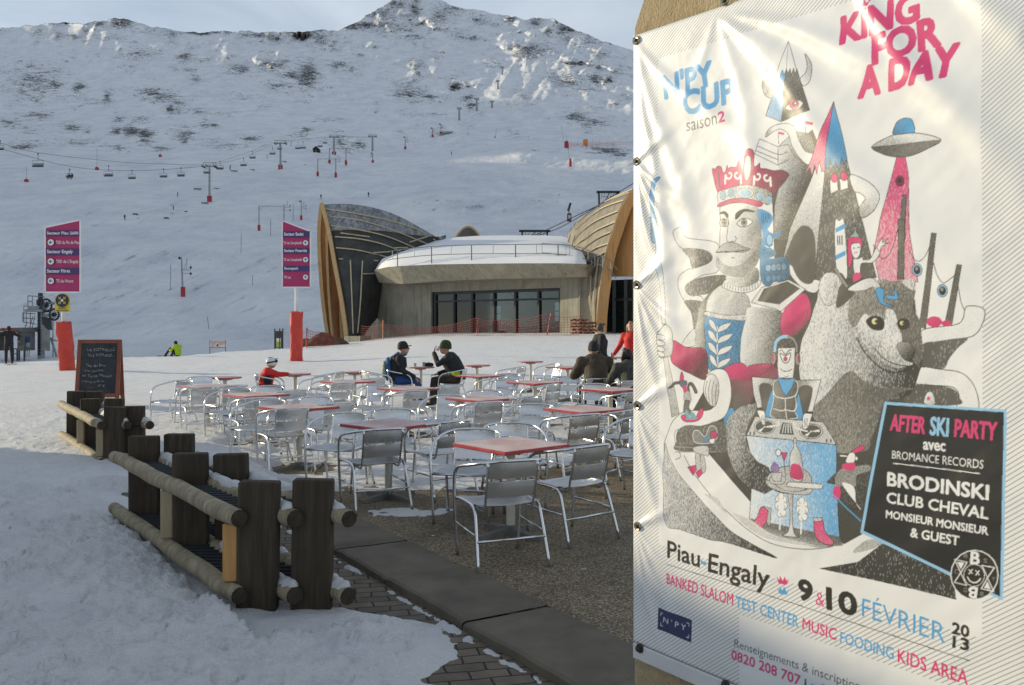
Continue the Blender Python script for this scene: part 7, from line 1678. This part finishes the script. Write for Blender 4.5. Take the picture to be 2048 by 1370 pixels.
for i, (px_, py_, w_) in enumerate(((270,429,12),(277,438,7),(333,437,12),(344,427,6),(372,423,6),(610,330,5))):
    q = surf(px_, py_); w = w_*q.y/F; bm = bmesh.new(); bmesh.ops.create_icosphere(bm, subdivisions=2, radius=.5)
    rnd = random.Random(i)
    for v in bm.verts: v.co = Vector((v.co.x*w, v.co.y*w*.7, v.co.z*w*.42)) * (1 + rnd.uniform(-.18, .18))
    b = MB(); b.bm(bm); o = b.build('rock', ROCKM, None, False, q); tag(o, ('flat dark rock poking from the snow above the left sign', 'smaller dark rock just below the flat one', 'long dark rock in the middle of the flat snow', 'little dark rock above the long one', 'little dark rock by a marker box', 'tiny dark rock under the hut')[i], 'rock', 'rocks on the slope')
# hut
q = surf(632, 304); k = q.y/F; t = thing('hut', 'small black timber hut with a snowy gable on the slope', 'hut', q); w = 14*k; h = 12*k
b = MB(); b.prism([(-w*.42, 0, -1), (w*.42, 0, -1), (w*.42, 0, h*.5), (0, 0, h*.92), (-w*.42, 0, h*.5)], (0, 0, 0), (0, 5, 0)); b.build('wall', varied('black_timber', (.015, .014, .013), .8), t)
for s_ in (-1, 1): b = MB(); b.bar((s_*w*.26, 2.4, h*.76), (s_*w*.2601, 2.4, h*.76+.001), .1, .1); b = MB(); b.prism([(0, -.4, h*.93), (s_*w*.52, -.4, h*.44), (s_*w*.52, -.4, h*.50), (0, -.4, h)], (0, 0, 0), (0, 5.8, 0)); b.build('roof', varied('dark_roof', (.03, .03, .03), .7), t)
b = MB(); b.box((-w*.09, -.06, -.2), (w*.09, .0, h*.35)); b.build('door', varied('grey_door', (.12, .12, .12), .7), t)
# orange net on the right-hand slope
ONET = varied('orange_netting', (.60, .16, .06), .7)
pts = [surf(x, y) for x, y in ((1140,293),(1180,292),(1225,291),(1266,290))]
safety_net('slope_net', pts, [2.4]*4, 'orange safety net on many thin poles along the right-hand slope', [(lerp(pts[0], pts[3], i/9).x, lerp(pts[0], pts[3], i/9).y, lerp(pts[0], pts[3], i/9).z, 4.6, .2, DARKM) for i in range(10)], 1.2, .05, ONET)
q = surf(1171, 291); o = thing('crate', 'orange padded box on the right-hand slope net', 'padding block', q); b = MB(); b.cbox((-1.6, -1, -.3), (1.6, 1, 4.2), .3); b.build('padding', POLEO, o)

# gantries of the cable lift behind the station
def gantry(px0, px1, y0, yb, d_, label):
    a = P(px0, y0, d_); c = P(px1, y0, d_); o = P((px0+px1)/2, yb, d_); t = thing('lift_gantry', label, 'lift gantry', o, 0, 'steel gantries behind the station'); A = a - o; Cc = c - o; L_ = (Cc - A).length
    b = MB(); b.bar(A, Cc, .22, .26); b.build('cross_beam', DARKM, t)
    for s_, e in ((-1, A), (1, Cc)):
        b = MB(); b.bar((e.x*.80, 0, e.z), (e.x*.66, 0, -6), .2, .22); b.build('post', DARKM, t)
    b = MB()
    for f in (-.62, -.4, -.1, .15, .35, .55): b.bar((f*L_/2, -.4, A.z*.25), (f*L_/2 + .1, -.4, A.z*.85), .04, .04)
    b.bar((-.62*L_/2, -.4, A.z*.5), (.6*L_/2, -.4, A.z*.5), .04, .04); b.bar((-.3*L_/2, -.4, A.z*.1), (.2*L_/2, -.4, A.z*1.1), .08, .08); b.build('service_walkway', DARKM, t)
gantry(1038, 1101, 462, 476, 100, 'steel lift gantry rising behind the snowy roof of the station')
gantry(1193, 1240, 384, 404, 100, 'steel lift gantry above the right timber shell')
cable([(1064,473,100),(1110,452,108),(1160,428,112),(1215,402,108),(1262,378,104)], .05, 'cable running up from the roof gantry to the right')
cable([(1070,473,102),(1120,455,112),(1170,427,116),(1225,392,112),(1268,366,108)], .05, 'second cable beside the one from the roof gantry')
q = P(1138.5, 443, 118); k = 118/F; t = thing('lift_cabin', 'small dark red cabin hanging on its cable above the station roof', 'lift cabin', q)
b = MB(); b.cbox((-4.2*k, -.4, 0), (4.2*k, .4, 16*k), .08); b.build('cabin', varied('dark_red_cabin', (.10, .03, .04), .5, 0, .3, 3), t); b = MB(); b.box((-2.6*k, -.42, 5*k), (2.6*k, -.405, 12*k)); b.build('window', varied('cabin_window', (.35, .38, .42), .2), t)
b = MB(); b.bar((0, 0, 16*k), (-1*k, 0, 22*k), .12, .12); b.bar((-2*k, 0, 21*k), (2.5*k, 0, 37*k), .42, .3); b.build('hanger', DARKM, t)

# bottom station of the drag lift at the left
q = P(80, 714, 106); k = 106/F
t = thing('drag_lift_station', 'grey steel drag lift station with a ladder tower and bull wheels behind the left sign', 'drag lift', q)
xx = lambda p: (p-80)*k
zz = lambda y: (714-y)*k
b = MB(); b.cbox((xx(77.5), -.35, -2), (xx(87), .35, zz(622)), .04); b.build('mast', STEEL, t)
b = MB()
for i in range(15): b.lathe([(.01, -.02), (.20, -.02), (.20, .02), (.01, .02)], 10, M=Matrix.Translation((xx(81.5), -.36, zz(708 - i*6))) @ Matrix.Rotation(R(90), 4, 'X'))
b.build('mast_hole', DARKM, t)['kind'] = 'stuff'
b = MB(); b.box((xx(60), -1.2, zz(624)), (xx(93), 1.2, zz(619))); b.cbox((xx(63), -.9, zz(619)), (xx(86), .9, zz(612)), .05); b.build('platform', STEEL, t)
b = MB()
for x0, x1, y0, y1 in ((63,63,592,619),(72,72,593,619),(95,95,594,612),(55,55,612,644),(53,53,626,644),(60,60,622,652),(68,68,625,650),(58,58,650,714)): b.tube([(xx(x0), -.8, zz(y0)), (xx(x1), -.8, zz(y1))], .05, 4)
for x0, y0, x1, y1 in ((63,592,96,594),(63,603,72,603),(55,612,63,613),(53,626,78,628),(53,636,78,638),(54,644,78,648),(62,665,78,670),(65,678,78,683),(62,697,78,697)): b.tube([(xx(x0), -.8, zz(y0)), (xx(x1), -.8, zz(y1))], .05, 4)
b.tube([(xx(74), -.9, zz(632)), (xx(64), -.9, zz(668)), (xx(62), -.9, zz(713))], .05, 4); b.tube([(xx(78), -.9, zz(632)), (xx(69), -.9, zz(668)), (xx(66), -.9, zz(713))], .05, 4); b.build('ladder_cage', GALV, t)
b = MB(); b.cbox((xx(76), -.6, zz(612)), (xx(86), .6, zz(598)), .2); b.tube([(xx(81), 0, zz(600)), (xx(81), 0, zz(586))], .28, 8); b.build('drive', DARKM, t)
for cx_, cy_, rx_, ry_, w_ in ((96,611,6.5,12.5,.6),(112,629,5,11,.5)):
    b = MB(); b.tube([(xx(cx_ + rx_*math.cos(a)), -.4 + .5*math.cos(a), zz(cy_ - ry_*math.sin(a))) for a in [i*math.pi/12 for i in range(24)]], .12, 6, closed=True)
    for i in range(6): a = i*math.pi/6; b.tube([(xx(cx_ + rx_*math.cos(a)), -.4 + .5*math.cos(a), zz(cy_ - ry_*math.sin(a))), (xx(cx_ - rx_*math.cos(a)), -.4 - .5*math.cos(a), zz(cy_ + ry_*math.sin(a)))], .04, 4)
    b.lathe([(.02, -.2), (.22, -.2), (.22, .2), (.02, .2)], 10, M=Matrix.Translation((xx(cx_), -.4, zz(cy_))) @ Matrix.Rotation(R(90), 4, 'Y')); b.build('bull_wheel', DARKM, t)
b = MB(); b.bar((xx(85), 0, zz(631)), (xx(106), 0, zz(630)), .5, .4); b.tube([(xx(92), 0, zz(606)), (xx(109), 0, zz(606))], .16, 6); b.tube([(xx(106), 0, zz(630)), (xx(106), 0, zz(714))], .07, 5); b.tube([(xx(100), .2, zz(675)), (xx(112), .2, zz(714))], .14, 5); b.tube([(xx(100), .2, zz(679)), (xx(113), .2, zz(682))], .1, 5); b.build('boom', STEEL, t)
b = MB(); b.prism([(xx(87), -.5, zz(634)), (xx(100), -.5, zz(636)), (xx(101), -.5, zz(660)), (xx(95), -.5, zz(655))], (0, 0, 0), (0, .9, 0)); b.build('cable_shed', DARKM, t)
b = MB(); b.prism([(xx(87), -.4, zz(700)), (xx(101), -.4, zz(702)), (xx(101), -.4, zz(660)), (xx(94), -.4, zz(654)), (xx(87), -.4, zz(648))], (0, 0, 0), (0, .3, 0)); b.build('sheet_panel', varied('grey_sheet', (.30, .30, .28), .6, 0, .3, 1), t)
# operator's cabin beside it
OPW = varied('hut_wall', (.13, .12, .11), .8, 0, .3, 2)
q2 = P(30, 713, 104); k2_ = 104/F; t = thing('lift_cabin_hut', 'low dark operator hut with a red-edged roof behind the black figure', 'hut', q2); xx = lambda p: (p-30)*k2_; zz = lambda y: (713-y)*k2_
b = MB(); b.prism([(xx(-14), -1.6, zz(663)), (xx(20), -1.6, zz(656)), (xx(59), -1.6, zz(655)), (xx(61), -1.6, zz(664)), (xx(52), -1.6, zz(662))], (0, 0, 0), (0, 3.4, 0)); b.build('roof', varied('hut_roof', (.12, .12, .11), .7), t)
b = MB(); b.bar((xx(20), -1.65, zz(657)), (xx(50), -1.65, zz(663)), .1, .22); b.build('roof_edge', PADR, t)
b = MB(); b.box((xx(46), -1.2, zz(701)), (xx(59), 1.2, zz(662))); b.build('wall', OPW, t)
b = MB(); b.box((xx(-12), -1.2, zz(701)), (xx(8), 1.2, zz(664))); b.build('wall', OPW, t)
b = MB(); b.box((xx(48), -1.24, zz(690)), (xx(57), -1.21, zz(672))); b.build('window', varied('hut_window', (.03, .04, .04), .1), t)
for px_ in (36, 44, 48, 58): b = MB(); b.bar((xx(px_), -1, -.6), (xx(px_), -1, zz(696)), .14, .14); b.build('post', DARKM, t)
b = MB(); b.bar((xx(27), -1.1, zz(697)), (xx(48), -1.1, zz(697)), .12, .12); b.bar((xx(33), -1.1, zz(707)), (xx(46), -1.1, zz(707)), .1, .1); b.build('rail', DARKM, t)
b = MB(); b.cbox((xx(59.5), -.9, zz(683)), (xx(64), -.4, zz(674)), .03); b.build('control_box', C_BLUE, t); b = MB(); b.cbox((xx(59.5), -.9, zz(694)), (xx(64.5), -.4, zz(685)), .03); b.build('control_box', STEEL, t)

# information stand and the warning banner behind the brow
d9 = 60.5; x9 = X(557.5, d9); o = thing('information_stand', 'narrow wooden information stand with a green poster left of the right sign post', 'information stand', (x9, d9, gz1(x9, d9))); k = d9/F
zz = lambda y: EYE + (HY-y)*k - gz1(x9, d9)
for px_ in (549.5, 559.5, 565.5): b = MB(); b.cbox((X(px_, d9)-x9-.035, -.04, -.2), (X(px_, d9)-x9+.035, .04, zz(657)), .008); b.build('post', DARKM, o)
b = MB(); b.cbox((X(550,d9)-x9, -.03, zz(696)), (X(565,d9)-x9, .02, zz(662)), .01); bd = b.build('board', varied('dark_board', (.05, .045, .035), .7), o)
b = MB(); b.box((X(553,d9)-x9, -.036, zz(694)), (X(562,d9)-x9, -.031, zz(676.5))); pst = b.build('poster', varied('poster_paper', (.62, .62, .58), .6), bd)
b = MB(); b.box((X(553.3,d9)-x9, -.040, zz(693.5)), (X(561.7,d9)-x9, -.037, zz(683))); b.build('poster_picture', varied('lime_print', (.30, .38, .03), .6, 0, .4, 8), pst)
d10 = 66.0; x10 = X(435, d10); k = d10/F; zc = EYE + (HY-689.5)*k; o = thing('warning_banner', 'pale warning banner with a red triangle stretched between two poles behind the brow', 'banner', (x10, d10, zc - 1.2))
for px_ in (419.5, 451): b = MB(); b.tube([(X(px_,d10)-x10, .02, -1.2), (X(px_,d10)-x10, .02, 1.2 + 9*k)], .025, 5); b.build('pole', DARKM, o)
b = MB(); b.box((X(420,d10)-x10, -.01, 1.2-6.5*k), (X(451,d10)-x10, .0, 1.2+6.5*k)); sh0 = b.build('cloth', varied('faded_banner', (.52, .50, .50), .7), o)
RL = varied('red_print', (.40, .06, .05), .6); b = MB()
for z0, s_, x0_, w_ in ((.5, 'DANGER', -13, 9.5), (-4, 'STOP', -12, 6.5), (.5, 'AVALANCHE', 2.5, 12.5)): put_text(b, s_, x0_*k, 1.2 + z0*k, 2.6*k, w_*k, -.014, .02)
b.build('lettering', RL, sh0); b = MB(); b.add([(-2.4*k, -.015, 1.2-3*k), (2.4*k, -.015, 1.2-3*k), (0, -.015, 1.2+2.6*k)], [(0,1,2)]); b.build('warning_triangle', DARKM, sh0)
b = MB(); b.bar((X(420,d10)-x10, -.015, 1.2+5.5*k), (X(451,d10)-x10, -.015, 1.2+5.5*k), .02, .05); b.bar((X(420,d10)-x10, -.015, 1.2-5.8*k), (X(451,d10)-x10, -.015, 1.2-5.8*k), .02, .05); b.build('border_line', RL, sh0)
print('objects', len(bpy.data.objects))
